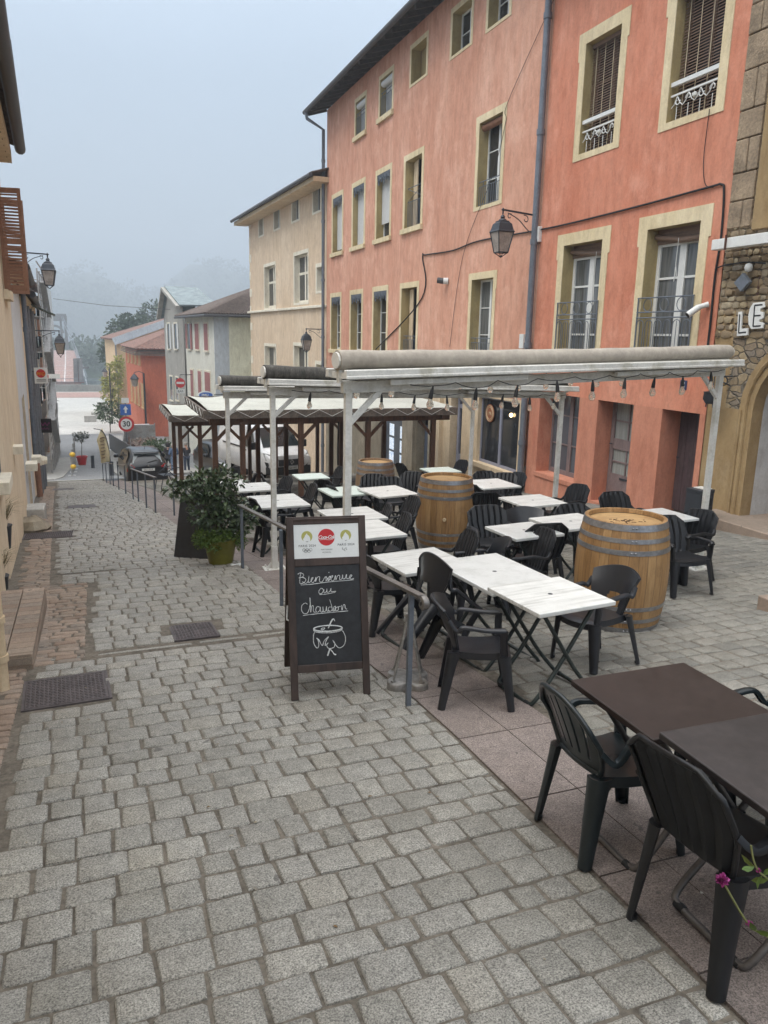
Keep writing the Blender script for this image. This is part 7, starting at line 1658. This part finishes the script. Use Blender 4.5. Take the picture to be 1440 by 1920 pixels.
for _ in range(160): c = Vector((random.uniform(-.85,.85), random.uniform(.1,3.1), .95+random.random()*.55)); mb.box(-.12,.12,-.09,.09,-.05,.05, Matrix.Translation(c) @ Matrix.Rotation(random.uniform(0,3),4,rnd_dir()))
o = mb.build('rubble', M['rubblemat'], None, fix=False); o.location = t.location; o.rotation_euler = t.rotation_euler; tag(o, 'broken red tiles and rubble heaped on the truck bed', 'rubble', kind='stuff')

# ------------------------------------------------------------------ people
M['skin'] = mat('skin', (.42,.24,.17), .6, bmp=0); M['darkjkt'] = mat('navy_black_jacket', (.022,.024,.034), .85, bmp=.2); M['bluejkt'] = mat('blue_denim_jacket', (.075,.12,.21), .85, var=.2, bmp=.2); M['blackhood'] = mat('dark_hooded_top', (.025,.022,.024), .9, bmp=.2)
M['jeans'] = mat('pale_blue_jeans', (.14,.20,.30), .9, var=.25, bmp=.2); M['darkjeans'] = mat('dark_blue_trousers', (.03,.042,.075), .9, bmp=.2); M['shorts'] = mat('dark_shorts', (.03,.03,.035), .9, bmp=.1); M['hairgrey'] = mat('grey_hair', (.25,.23,.21), .9, bmp=.2); M['capw'] = mat('pale_cap', (.42,.40,.36), .9, bmp=.1); M['shoe'] = mat('dark_shoes', (.03,.028,.026), .7, bmp=0)
def skin_mesh(name, verts, edges, rad, m, par, root=0, sub=2):
    me = bpy.data.meshes.new(name); me.from_pydata([tuple(v) for v in verts], edges, []); o = bpy.data.objects.new(name, me); COL.objects.link(o)
    sk = o.modifiers.new('skin', 'SKIN'); sk.use_smooth_shade = True
    for i, d in enumerate(me.skin_vertices[0].data): r_ = rad[i]; d.radius = (r_, r_) if not isinstance(r_, tuple) else r_; d.use_root = (i == root)
    s_ = o.modifiers.new('sub', 'SUBSURF'); s_.levels = sub; s_.render_levels = sub
    dg = bpy.context.evaluated_depsgraph_get(); me2 = bpy.data.meshes.new_from_object(o.evaluated_get(dg)); bpy.data.objects.remove(o); me2.materials.clear(); me2.materials.append(m); me2.polygons.foreach_set('use_smooth', [True]*len(me2.polygons))
    o = bpy.data.objects.new(name, me2); COL.objects.link(o); o.parent = par; return o
def person(label, loc, rz, top, legs, arms, hat, head_tilt=.0, short=False, s=1.0):
    t = thing('person', label, 'person', loc, R(rz), 'people talking in the street'); t.scale = (s,)*3
    J = dict(pel=(0,0,.95), sp=(0,.01,1.15), ch=(0,.0,1.33), nk=(0,.02,1.50), hd=(0,.05+head_tilt,1.60), ht=(0,.05+head_tilt,1.74))
    for sd, n in ((-1,'l'),(1,'r')):
        J['hip'+n] = (sd*.10,0,.90); J['kn'+n] = (sd*.12,.03*sd+.02,.50); J['an'+n] = (sd*.13,-.02,.09); J['to'+n] = (sd*.15,.15,.035); J['sh'+n] = (sd*.19,0,1.42); e, w = arms[n]; J['el'+n] = (sd*e[0],e[1],e[2]); J['wr'+n] = (sd*w[0],w[1],w[2]); J['ha'+n] = (sd*(w[0]-.02),w[1]+.07,w[2]-.02)
    K = list(J); ix = {k: i for i, k in enumerate(K)}; E = [('pel','sp'),('sp','ch'),('ch','nk'),('nk','hd'),('hd','ht')]
    for n in 'lr': E += [('pel','hip'+n),('hip'+n,'kn'+n),('kn'+n,'an'+n),('an'+n,'to'+n),('ch','sh'+n),('sh'+n,'el'+n),('el'+n,'wr'+n),('wr'+n,'ha'+n)]
    rad = dict(pel=(.13,.10), sp=(.13,.10), ch=(.15,.11), nk=.055, hd=(.085,.10), ht=.06)
    for n in 'lr': rad.update({'hip'+n:.085,'kn'+n:.056,'an'+n:.038,'to'+n:.03,'sh'+n:.06,'el'+n:.042,'wr'+n:.03,'ha'+n:.036})
    skin_mesh('body', [J[k] for k in K], [(ix[a], ix[b_]) for a, b_ in E], [rad[k] for k in K], M['skin'], t)
    kk = ['pel','sp','ch','nk','shl','shr','ell','elr','wrl','wrr']; jx = {k: i for i, k in enumerate(kk)}; lower = Vector(J['pel'])-Vector((0,0,.12))
    skin_mesh('jacket', [tuple(lower) if k == 'pel' else (Vector(J[k])-Vector((0,0,.03)) if k == 'nk' else J[k]) for k in kk], [(jx['pel'],jx['sp']),(jx['sp'],jx['ch']),(jx['ch'],jx['nk']),(jx['ch'],jx['shl']),(jx['ch'],jx['shr']),(jx['shl'],jx['ell']),(jx['shr'],jx['elr']),(jx['ell'],jx['wrl']),(jx['elr'],jx['wrr'])], [(.17,.135),(.165,.13),(.185,.14),.075,.085,.085,.062,.062,.05,.05], top, t)
    kk = ['pel','hipl','hipr','knl','knr'] + ([] if short else ['anl','anr']); jx = {k: i for i, k in enumerate(kk)}; ed = [(0,1),(0,2),(1,3),(2,4)] + ([] if short else [(3,5),(4,6)])
    skin_mesh('trousers', [J[k] for k in kk], ed, [(.15,.12),.105,.105,.075,.075] + ([] if short else [.06,.06]), legs, t)
    for n in 'lr': skin_mesh('shoe', [Vector(J['an'+n])+Vector((0,-.03,-.04)), Vector(J['to'+n])+Vector((0,0,.01))], [(0,1)], [.05,.042], M['shoe'], t, sub=1)
    mb = MB(); c = Vector(J['hd'])+Vector((0,-.015,.07))
    if hat == 'cap': mb.lathe([(.115,0),(.118,.03),(.10,.085),(.05,.12),(0,.125)], 14, c-Vector((0,0,.02))); mb.bar(c+Vector((0,.08,.0)), c+Vector((0,.20,-.02)), .14, .015); mb.build('cap', M['capw'], t, smooth=50)
    elif hat == 'hood': mb.lathe([(.10,-.16),(.135,-.05),(.14,.04),(.11,.11),(.05,.15),(0,.155)], 14, c-Vector((0,.02,.0))); mb.build('hood', M['blackhood'], t, smooth=50)
    else: mb.lathe([(.112,-.03),(.115,.03),(.095,.08),(.05,.11),(0,.112)], 14, c-Vector((0,.015,0))); mb.build('hair', M['hairgrey'], t, smooth=50)
    f = MB(); hc = Vector(J['hd']); f.lathe([(0,-.02),(.018,-.012),(.014,.03),(0,.04)], 6, hc+Vector((0,.10,.01)))
    for sd in (-1, 1): f.lathe([(0,-.03),(.015,-.01),(.018,.02),(0,.035)], 6, hc+Vector((sd*.09,-.005,.02)))
    f.build('face', M['skin'], t, smooth=60); return t
rest = {'l': ((.26,-.02,1.15),(.25,.10,.93)), 'r': ((.26,-.02,1.15),(.25,.10,.93))}; hold = {'l': ((.26,.05,1.14),(.10,.28,1.18)), 'r': ((.26,.05,1.14),(.10,.28,1.18))}; bent = {'l': ((.28,-.05,1.15),(.16,.20,1.10)), 'r': ((.28,-.05,1.15),(.16,.20,1.10))}
for px, py, dd, a in ((351,888,45.3,(22,M['darkjkt'],M['darkjeans'],hold,'hair',.04,False,1.0,'grey haired person in a dark jacket and trousers, seen from behind, apart from two others')),
                      (327,887,45.3,(10,M['bluejkt'],M['jeans'],bent,'cap',.05,False,.98,'person in a blue jacket, pale jeans and a pale cap, seen from behind')),
                      (316.5,885,46,(-12,M['blackhood'],M['shorts'],rest,'hood',.06,True,.97,'person in a dark hooded top and shorts, on the street side of the blue jacket'))):
    p = at_d(px, py, dd); person(a[8], (p.x, p.y, g(p.y)+.03), a[0], a[1], a[2], a[3], a[4], a[5], a[6], a[7])

# ------------------------------------------------------------------ street furniture lower down
pb = at_d(240, 852, 52); t = thing('road_sign', 'pole with a red ringed 30 sign, a blue arrow panel and a small white plate', 'road sign', (pb.x, pb.y, g(pb.y)+.02)); gz = t.location.z
zz = lambda py: zat(239, py, pb.y)-gz
mb = MB(); mb.tube([(0,0,0),(0,0,zz(752))], .04, 8); mb.build('pole', M['zinc'], t)
def dsc(name, z, r_, y, m_, n=28): mb = MB(); mb.tube([(0,y,z),(0,y-.01,z)], r_, n); return mb.build(name, m_, t)
zc = zz(795); k = 52*1.0/1442; s30 = dsc('speed_disc', zc, 14*k*1.0, -.05, M['cokered']); dsc('speed_face', zc, 10*k, -.061, M['paper']); text('numeral', '30', 14*k, M['ink'], s30, plane_M((0,-.073,zc), (1,0,0), (0,0,1)), extrude=.001, bold=.012)
M['signblue'] = mat('blue_road_sign', (.03,.12,.42), .4, var=.05, bmp=0)
zc = zz(768); mb = MB(); mb.box(-10.5*k*.9,10.5*k*.9,-.06,-.05,zc-10*k,zc+10*k); p_ = mb.build('arrow_panel', M['signblue'], t); mb = MB(); mb.prism([(-.06,-.062,zc-.22),(.06,-.062,zc-.22),(.06,-.062,zc+.02),(.16,-.062,zc+.02),(0,-.062,zc+.25),(-.16,-.062,zc+.02),(-.06,-.062,zc+.02)], (0,-.004,0)); mb.build('arrow', M['paper'], p_)
zc = zz(751); mb = MB(); mb.box(-.24,.24,-.06,-.05,zc-.16,zc+.18); mb.build('white_plate', M['paper'], t)
def lamp_post(px, py0, py1, d, arm, label):
    pb = at_d(px, py0, d); t = thing('street_lamp', label, 'street lamp', (pb.x, pb.y, g(pb.y)), 0, 'street lamp posts'); h = zat(px, py1, pb.y)-g(pb.y)
    mb = MB(); mb.tube([(0,0,0),(0,0,.8),(0,0,h)], [.13,.09,.07], 10); mb.tube([(0,0,h),(arm*.5,0,h+.15),(arm,0,h+.05)], .03, 6); mb.build('pole', M['iron'], t, smooth=50)
    for nm, pr, m_ in (('hood',[(0,.05),(.06,-.05),(.2,-.2),(.34,-.42),(.36,-.46)],'iron'),('glass',[(.30,-.46),(.20,-1.0),(0,-1.05)],'lampglass')): mb = MB(); mb.lathe(pr, 6, (arm,0,h)); mb.build(nm, M[m_], t)
lamp_post(275, 815, 700, 62, -.72, 'dark lamp post leaning bracket lantern in front of the brick red building')
lamp_post(211, 800, 690, 92, -.5, 'thin lamp post with a lantern beside the yellow green tree')
for px, py, d, label in ((174,870,50,'short black bollard beside the red pot'),(210,888,44,'short black bollard on the house side of the feather flag')):
    p = at_d(px, py, d); t = thing('bollard', label, 'bollard', (p.x, p.y, g(p.y)+.02), 0, 'street bollards'); mb = MB(); mb.lathe([(0,0),(.13,0),(.11,.04),(.10,.72),(.11,.74),(.11,.80),(.06,.83),(0,.83)], 14); mb.build('post', M['iron'], t, smooth=40)
p = at_d(154, 868, 53); t = thing('potted_tree', 'small olive tree standing in a bright red pot', 'potted plant', (p.x, p.y, g(p.y)+.03)); M['olivelf'] = leafmat('olive_leaves', [(.05,.065,.045), (.08,.10,.07), (.035,.05,.03), (.12,.14,.10)], .6)
mb = MB(); mb.lathe([(0,0),(.24,0),(.34,.50),(.38,.52),(.38,.60),(.33,.60),(.32,.5),(0,.5)], 24); mb.build('pot', M['cokered'], t, smooth=40); mb = MB(); mb.tube(bez([(0,0,.5),(.03,0,1.0),(.06,0,1.5),(.04,0,1.9)], 4), [.03-.0012*i for i in range(13)], 6); [mb.tube([(.05,0,1.45),(a*.3,.1*a,1.9+.2*abs(a))], [.018,.006], 5) for a in (-1,1,.5,-.4)]; mb.build('trunk', M['bark'], t)
mb = MB(); crown(mb, [((-.25,0,1.85),.24),((.28,.05,2.02),.26),((.02,0,2.05),.22),((-.36,.0,2.1),.14),((.08,0,1.75),.16)], 620, .13, .04, .2, .3); mb.build('leaves', M['olivelf'], t, fix=False)
def flag(px0, py0, py1, d, w, label, m_, txt=None, lean=.0):
    p = at_d(px0, py0, d); t = thing('feather_flag', label, 'flag', (p.x, p.y, g(p.y)), 0, 'feather flags'); z0, z1 = p.z-g(p.y), zat(px0, py1, p.y)-g(p.y); h = z1-z0
    pole = bez([(0,0,0),(0,0,z0),(lean*.3,0,z0+h*.6),(lean,0,z0+h*.92),(lean-w*.9,0,z1)], 6); mb = MB(); mb.tube(pole, .018, 6); mb.build('pole', M['iron'], t); mb = MB(); mb.box(-.25,.25,-.25,.25,.02,.06); mb.build('base', M['iron'], t)
    n = 16; rows = []
    for i in range(n+1):
        v = i/n; xr_ = lean*(v**2); ww = w*min(1, (1.04-v)*3.2)*(1 if v < .7 else .9); rows.append([(xr_-ww*(1-u), .02*math.sin(v*7+u*3), z0+h*v+(.0 if u > .5 else -.03)) for u in (0,.33,.66,1)])
    mb = MB(); mb.grid(rows, .004); f = mb.build('banner', m_, t, smooth=180)
    if txt: text('lettering', txt, w*.72, M['paper'], f, plane_M((-w*.5+lean*.2,-.045,z0+h*.45), (0,0,1), (-1,0,0)), extrude=.001)
    else:
        mb = MB(); [mb.bar((lean*.3-w*.75,-.04,z0+h*(.12+.1*i)), (lean*.3-w*random.uniform(.2,.35),-.04,z0+h*(.12+.1*i)+.04), .012, .10, up=(0,1,0)) for i in range(7)]; mb.build('lettering', M['browndoor'], f)
M['flagyel'] = mat('cream_yellow_banner', (.75,.66,.42), .8, var=.15, scale=1.5, bmp=0)
flag(207, 866, 803, 33, .38, 'cream yellow feather flag with brown lettering beside the stair rails', M['flagyel'], None, -.25)
flag(657, 870, 745, 23.5, .42, 'dark feather flag reading Arthurimmo.com in front of the agency', M['ink'], 'Arthurimmo.com', 0)
# bent black metal chair frame beside the rails
p = at_h(315, 918); t = thing('metal_chair', 'thin black curved metal chair frame beside the rails behind the shrub', 'chair', (p.x, p.y, g(p.y)+.015), R(20))
for s in (-1, 1): mb = MB(); mb.tube(bez([(-.30,s*.2,0),(-.2,s*.2,.42),(.05,s*.2,.62),(.30,s*.2,.64)], 5), .012, 6); mb.tube(bez([(.28,s*.2,0),(.15,s*.2,.35),(-.05,s*.2,.58)], 5), .012, 6); mb.build('side_frame', M['iron'], t)
mb = MB(); mb.tube([(.05,-.2,.62),(.05,.2,.62)], .011, 6); mb.build('stretcher', M['iron'], t); mb = MB(); mb.grid([[(x,y,.43) for y in (-.2,0,.2)] for x in (-.2,0,.2)], .012); mb.build('seat', M['iron'], t)
# bar signs
p = at_d(386, 741, 46); t = thing('hanging_sign', 'oval white bar sign reading PMU above the pergola', 'sign', p); mb = MB(); mb.prism([(.48*math.cos(i*PI/12)*(1 if abs(math.cos(i*PI/12)) < .7 else 1), 0, .24*math.sin(i*PI/12)) for i in range(24)], (0,.1,0)); b_ = mb.build('panel', M['paper'], t); mb = MB(); mb.prism([(.40*math.cos(i*PI/12), -.004, .17*math.sin(i*PI/12)) for i in range(24)], (0,-.006,0)); mb.build('dark_oval', M['signblue'], b_); text('lettering', 'PMU', .20, M['paper'], b_, plane_M((-.05,-.014,0), (1,0,0), (0,0,1)), extrude=.001, bold=.004)
mb = MB(); mb.tube([(0,.05,0),(1.2,.4,0)], .03, 6); mb.build('bracket', M['iron'], t)
p = at_d(338, 718, 58); t = thing('hanging_sign', 'round red sign with a white BAR plate hanging below it', 'sign', p); mb = MB(); mb.tube([(0,0,0),(0,.08,0)], .36, 20); b_ = mb.build('disc', M['cokered'], t); mb = MB(); mb.box(-.28,.28,-.01,.0,-.08,.08); mb.build('white_band', M['paper'], b_); mb = MB(); mb.box(-.30,.30,0,.06,-.78,-.48); q_ = mb.build('plate', M['paper'], t); text('lettering', 'BAR', .24, M['ink'], q_, plane_M((0,-.004,-.63), (1,0,0), (0,0,1)), extrude=.001); mb = MB(); mb.tube([(0,.04,.36),(0,.04,.6),(1.1,.3,.6)], .03, 6); mb.build('bracket', M['iron'], t)
# railing panel by the pavement, planters by the bar
p0, p1 = at_d(203, 800, 62), at_d(247, 835, 47); mb = MB(); z0, z1 = g(p0.y), g(p1.y); mb.hexa([(p0.x,p0.y,z0+.25),(p1.x,p1.y,z1+.25),(p1.x+.06,p1.y,z1+.25),(p0.x+.06,p0.y,z0+.25),(p0.x,p0.y,z0+1.5),(p1.x,p1.y,z1+1.5),(p1.x+.06,p1.y,z1+1.5),(p0.x+.06,p0.y,z0+1.5)]); o = tag(mb.build('parapet_rail', M['zincdark'], None), 'dark grey parapet panel along the pavement below the red building', 'parapet')
strip('side_pavement', M['pavement'], [(40,1.0,6.5),(50,.6,5),(66,.4,3.6),(80,0,3.5)], .14, .12)
M['shrub'] = leafmat('green_shrub_leaves', [(.035,.06,.02), (.055,.09,.03), (.08,.12,.045)], .6)
for px, py, d, r_, label in ((300,845,48,.75,'leafy green shrub in a trough beside the truck'),(205,775,80,1.3,'round dark shrub at the foot of the lamp post'),(428,825,46,.5,'flowering shrub in a terracotta pot beyond the pergola'),(285,838,46,.5,'low leafy plant in front of the truck wheels')):
    p = at_d(px, py, d); t = thing('shrub', label, 'shrub', p); mb = MB(); crown(mb, [((0,0,0),r_,.9),((r_*.5,.1,r_*.3),r_*.6),((-r_*.5,0,r_*.2),r_*.6)], 420, r_*.3, r_*.15, .3); mb.build('leaves', M['shrub'], t, fix=False); mb = MB(); mb.tube([(0,0,-r_*.2),(0,0,g(p.y)-p.z)], .06, 6); mb.build('stem', M['bark'], t)
    if r_ < .7: mb = MB(); zz_ = g(p.y)-p.z; mb.lathe([(0,zz_),(.2,zz_),(.28,zz_+.45),(.3,zz_+.5),(0,zz_+.48)], 14); mb.build('pot', M['tilered'], t)

# ------------------------------------------------------------------ trees, bridge, valley
def tree(label, base, h, blobs, n, L, mlf, trunk=.2, group='trees by the river'):
    t = thing('tree', label, 'tree', base, 0, group); mb = MB(); c0 = Vector(blobs[0][0]); mb.tube(bez([(0,0,-.3),(.05*h*.2,0,h*.3), c0], 5), [trunk*(1-.06*i) for i in range(11)], 8)
    for b_ in blobs[1:]: mb.tube([c0*.6, Vector(b_[0])], [trunk*.4, trunk*.1], 6)
    mb.build('trunk', M['bark'], t, smooth=50); mb = MB(); crown(mb, blobs, n, L, L*.55, .35, .3); mb.build('crown', mlf, t, fix=False)
M['lfdark'] = leafmat('dark_tree_leaves', [(.035,.06,.03), (.055,.085,.04), (.025,.045,.022), (.075,.105,.05)], .7); M['lfyel'] = leafmat('yellow_green_leaves', [(.26,.27,.05), (.36,.34,.07), (.17,.20,.05), (.44,.39,.10)], .7)
b_ = at_d(232, 700, 128); gz = g(b_.y)
def blob(px, py, d, r_, base): p = at_d(px, py, d)-Vector(base); return (tuple(p), r_)
tb = (b_.x, b_.y, gz); tree('dense dark green tree rising behind the peach building', tb, 9, [blob(235,640,128,3.2,tb), blob(228,620,127,2.4,tb), blob(212,652,128,2.2,tb), blob(250,615,128,2.2,tb), blob(205,668,128,1.6,tb), blob(238,605,128,1.5,tb), blob(268,612,129,1.6,tb), blob(222,675,128,1.9,tb)], 2600, .62, M['lfdark'], .3)
b_ = at_d(211, 800, 96); tb = (b_.x, b_.y, g(b_.y)); tree('yellow green young tree on a thin trunk beside the lamp post', tb, 6, [blob(212,722,96,1.3,tb), blob(216,695,96,1.1,tb), blob(202,738,96,.9,tb), blob(222,678,96,.7,tb), blob(215,750,96,.8,tb), blob(198,715,96,.7,tb)], 1300, .36, M['lfyel'], .1)
b_ = at_d(330, 590, 150); tb = (b_.x, b_.y, g(150)); tree('faint far tree top above the peach roof', tb, 16, [blob(285,590,150,2.6,tb), blob(310,585,152,2.4,tb), blob(268,600,150,1.8,tb)], 900, .7, M['lfdark'], .3)
# road, wall and bridge beyond the square
M['wallgrey'] = mat('old_grey_river_wall', (.27,.27,.25), .9, var=.2, scale=.6, stretch=(1,1,.3), bmp=.2); M['deck'] = mat('pinkish_bridge_deck', (.33,.21,.18), .9, var=.08, scale=.3, bmp=.05); M['stoneb'] = mat('bridge_stone', (.17,.16,.155), .9, var=.2, scale=.4, bmp=.1); M['brickb'] = mat('brick_buttress', (.30,.12,.09), .9, var=.2, bmp=.1)
strip('river_road', M['deck'], [(150,-60,90),(163,-60,90)], .06)
mb = MB(); mb.box(-70,95,165,166.2,-14,zat(150,722,165)); o = tag(mb.build('river_wall', M['wallgrey'], None), 'long grey river wall closing the square', 'wall')
t = thing('handrail', 'iron railing along the top of the river wall', 'handrail', (-20,165.6,zat(150,722,165))); mb = MB(); [mb.tube([(0,0,z),(60,0,z)], .05, 5) for z in (.6,1.2)]; [mb.bar((i*.8,0,0),(i*.8,0,1.2),.04,.04) for i in range(75)]; mb.build('rails', M['zinc'], t)
mb = MB(); mb.grid([[(x,y,-16.5) for x in (-700,0,700)] for y in (166,300,1140)]); wm = mat('misty_river', (.10,.14,.15), .12, var=.1, scale=.02, bmp=.05); o = mb.build('water', wm, None, fix=False); tag(o, kind='structure')
br = thing('bridge', 'suspension bridge with a stone gateway pylon fading into the mist', 'bridge', (-8, 190, -10)); o = Vector(br.location)
n0, n1 = at_d(152,716,172), at_d(141,657,300); l0, l1 = n0+Vector((-9.5,0,0)), n1+Vector((-9.5,0,0))
mb = MB(); mb.hexa([l0-o-Vector((0,0,.6)), n0-o-Vector((0,0,.6)), n1-o-Vector((0,0,.6)), l1-o-Vector((0,0,.6)), l0-o, n0-o, n1-o, l1-o]); mb.build('deck', M['deck'], br)
mb = MB(); [mb.bar(l0.lerp(l1, v)+Vector((3.5,0,.02))-o, n0.lerp(n1, v)+Vector((-1.6,0,.02))-o, .22, .04) for v in (.12,.24,.38,.54,.72)]; mb.bar(n0+Vector((-3.4,0,.03))-o, n1+Vector((-3.4,0,.03))-o, .22, .04); mb.build('deck_markings', M['paper'], br)
mb = MB(); mb.bar(n0+Vector((.25,0,.6))-o, n1+Vector((.25,0,.6))-o, .5, 1.3); mb.build('parapet', M['stoneb'], br); mb = MB(); mb.bar(n0+Vector((1.2,-4,-.2))-o, n1+Vector((.5,0,.3))-o, .3, .5); mb.build('side_girder', M['vanwhite'], br)
py_ = n1.y+2; X = lambda px: at_y(px, 640, py_).x; Zp = lambda py: zat(122, py, py_)
for a, b2 in ((114.5,118),(122.5,127.5)): mb = MB(); mb.box(X(a)-o.x, X(b2)-o.x, 0+py_-o.y, 3+py_-o.y, Zp(662)-o.z, Zp(598)-o.z); mb.build('pylon_column', M['stoneb'], br)
mb = MB(); mb.box(X(92)-o.x, X(128)-o.x, py_-.5-o.y, py_+3.5-o.y, Zp(602)-o.z, Zp(592)-o.z); mb.box(X(109)-o.x, X(127)-o.x, py_-.2-o.y, py_+3-o.y, Zp(592)-o.z, Zp(588.5)-o.z); mb.build('pylon_top', M['stoneb'], br)
mb = MB(); cx = X(104); [mb.bar(Vector((cx+3.0*math.cos(i*PI/10),py_,Zp(625)+2.8*math.sin(i*PI/10)))-o, Vector((cx+3.0*math.cos((i+1)*PI/10),py_,Zp(625)+2.8*math.sin((i+1)*PI/10)))-o, .8, 2.5, up=(0,1,0)) for i in range(10)]; mb.build('pylon_arch', M['stoneb'], br)
mb = MB(); top = Vector((X(117),py_,Zp(592))); [mb.tube(bez([top+Vector((dx,0,0))-o, top.lerp(n0, .45)+Vector((1+dx,0,-1.2))-o, n0+Vector((.8+dx,-1,1.0))-o], 6), .12, 6) for dx in (0,.6)]; mb.build('cable', M['zinc'], br)
an = at_d(146, 712, 168); mb = MB(); w = 168/1442; q = lambda px, py: at_d(px, py, 168)-o
mb.prism([q(140,718),q(158,718),q(147,676),q(141,676)], (0,2.5,0)); mb.build('anchor_buttress', M['brickb'], br); mb = MB(); [mb.bar(q(px,716), q(px+(-1 if px < 150 else -3),674), .9, .9) for px in (143,153)]; mb.bar(q(150,690), q(166,689), .5, .4); mb.bar(q(138,674.5), q(154,673.5), .6, .5); mb.build('anchor_pillar', M['stoneb'], br)
for i, (px, py, d, w_) in enumerate(((170,795,95,.7),(184,786,100,.8),(196,772,108,.8),(200,765,112,.8),(193,760,118,.8),(205,770,106,.8))):
    p = at_d(px, py, d); mb = MB(); mb.box(-w_,w_,-.5,.5,0,.8); bo = mb.build('concrete_block', M['kerb'], None, bevel=.04); bo.location = (p.x, p.y, g(p.y)+.02); tag(bo, ['low concrete block where the street meets the square', 'concrete block on the street side of the row on the square', 'third concrete block of the row on the square', 'fourth concrete block of the row on the square', 'farthest concrete block on the square', 'concrete block nearest the tree'][i], 'block', 'concrete blocks edging the square')
# wooded far bank: a hillside and a belt of trees along the water
HB = ((1080,0),(1100,28),(1190,70),(1330,118),(1490,148),(1650,164)); hz_ = lambda x, z: -17 + z*(.78+.17*math.sin((x+750)*.0135)+.12*math.sin((x+750)*.035))
hl = MB(); hl.grid([[(x, y, hz_(x, z)) for y, z in HB] for x in range(-760, 761, 38)])
o = hl.build('hills', mat('wooded_hill_ground', (.05,.065,.035), .95, var=.3, scale=.05, bmp=0), None, fix=False, smooth=180); tag(o, kind='structure')
wd = MB(); rr = random.Random(5)
for k_ in range(1000):
    if k_ < 620:
        x, y = rr.uniform(-500, 500), rr.choice([rr.uniform(1080,1190), rr.uniform(1090,1440)]); z = next(z0+(z1-z0)*(y-y0)/(y1-y0) for (y0,z0),(y1,z1) in zip(HB, HB[1:]) if y0 <= y <= y1); c = Vector((x, y, hz_(x, z)+9)); r_ = rr.uniform(8,15)
    else:
        x, y = rr.uniform(-70, 90), rr.uniform(325, 390); c = Vector((x, y, -15+(y-325)*.10+rr.uniform(0,5))); r_ = rr.uniform(2.2,4.5)
    for _ in range(32): d = rnd_dir(.3); leaf(wd, c+Vector((d.x,d.y,d.z*1.2))*r_*rr.uniform(.5,1), (d+rnd_dir()*.7), rnd_dir(.5), r_*rr.uniform(.3,.45), r_*rr.uniform(.22,.33))
o = wd.build('woods', M['lfdark'], None, fix=False); tag(o, 'misty woods covering the far river bank', kind='stuff')
mb = MB(); mb.grid([[(x, y, -16.4+.14*(y-318)) for x in (-160,0,160)] for y in (318,400)]); tag(mb.build('river_bank', M['lfdark'], None, fix=False), kind='structure')
mb = MB(); mb.tube([at_d(100,560,70), at_d(200,573,66), at_d(320,580,64)], .02, 4); tag(mb.build('overhead_cable', M['iron'], None), 'thin cable strung across the street in the sky', 'cable')
# scraps and fallen leaves on the paving
M['litterleaf'] = leafmat('fallen_leaf_scraps', [(.22,.12,.05), (.14,.10,.05), (.35,.30,.22), (.10,.08,.05), (.5,.48,.44)], .9)
mb = MB(); rr = random.Random(9)
for _ in range(150):
    y = 1.2+rr.random()**1.6*14; x = rr.uniform(WALLX(y)+.3, min(7.5, 1.0+y*.9)); d = Vector((rr.uniform(-1,1), rr.uniform(-1,1), .05)); leaf(mb, Vector((x, y, gs(x, y)+.019)), d, Vector((0,0,1)), rr.uniform(.008,.03), rr.uniform(.006,.016), .4)
tag(mb.build('litter', M['litterleaf'], None, fix=False), 'small leaf scraps and crumbs scattered on the paving', kind='stuff')
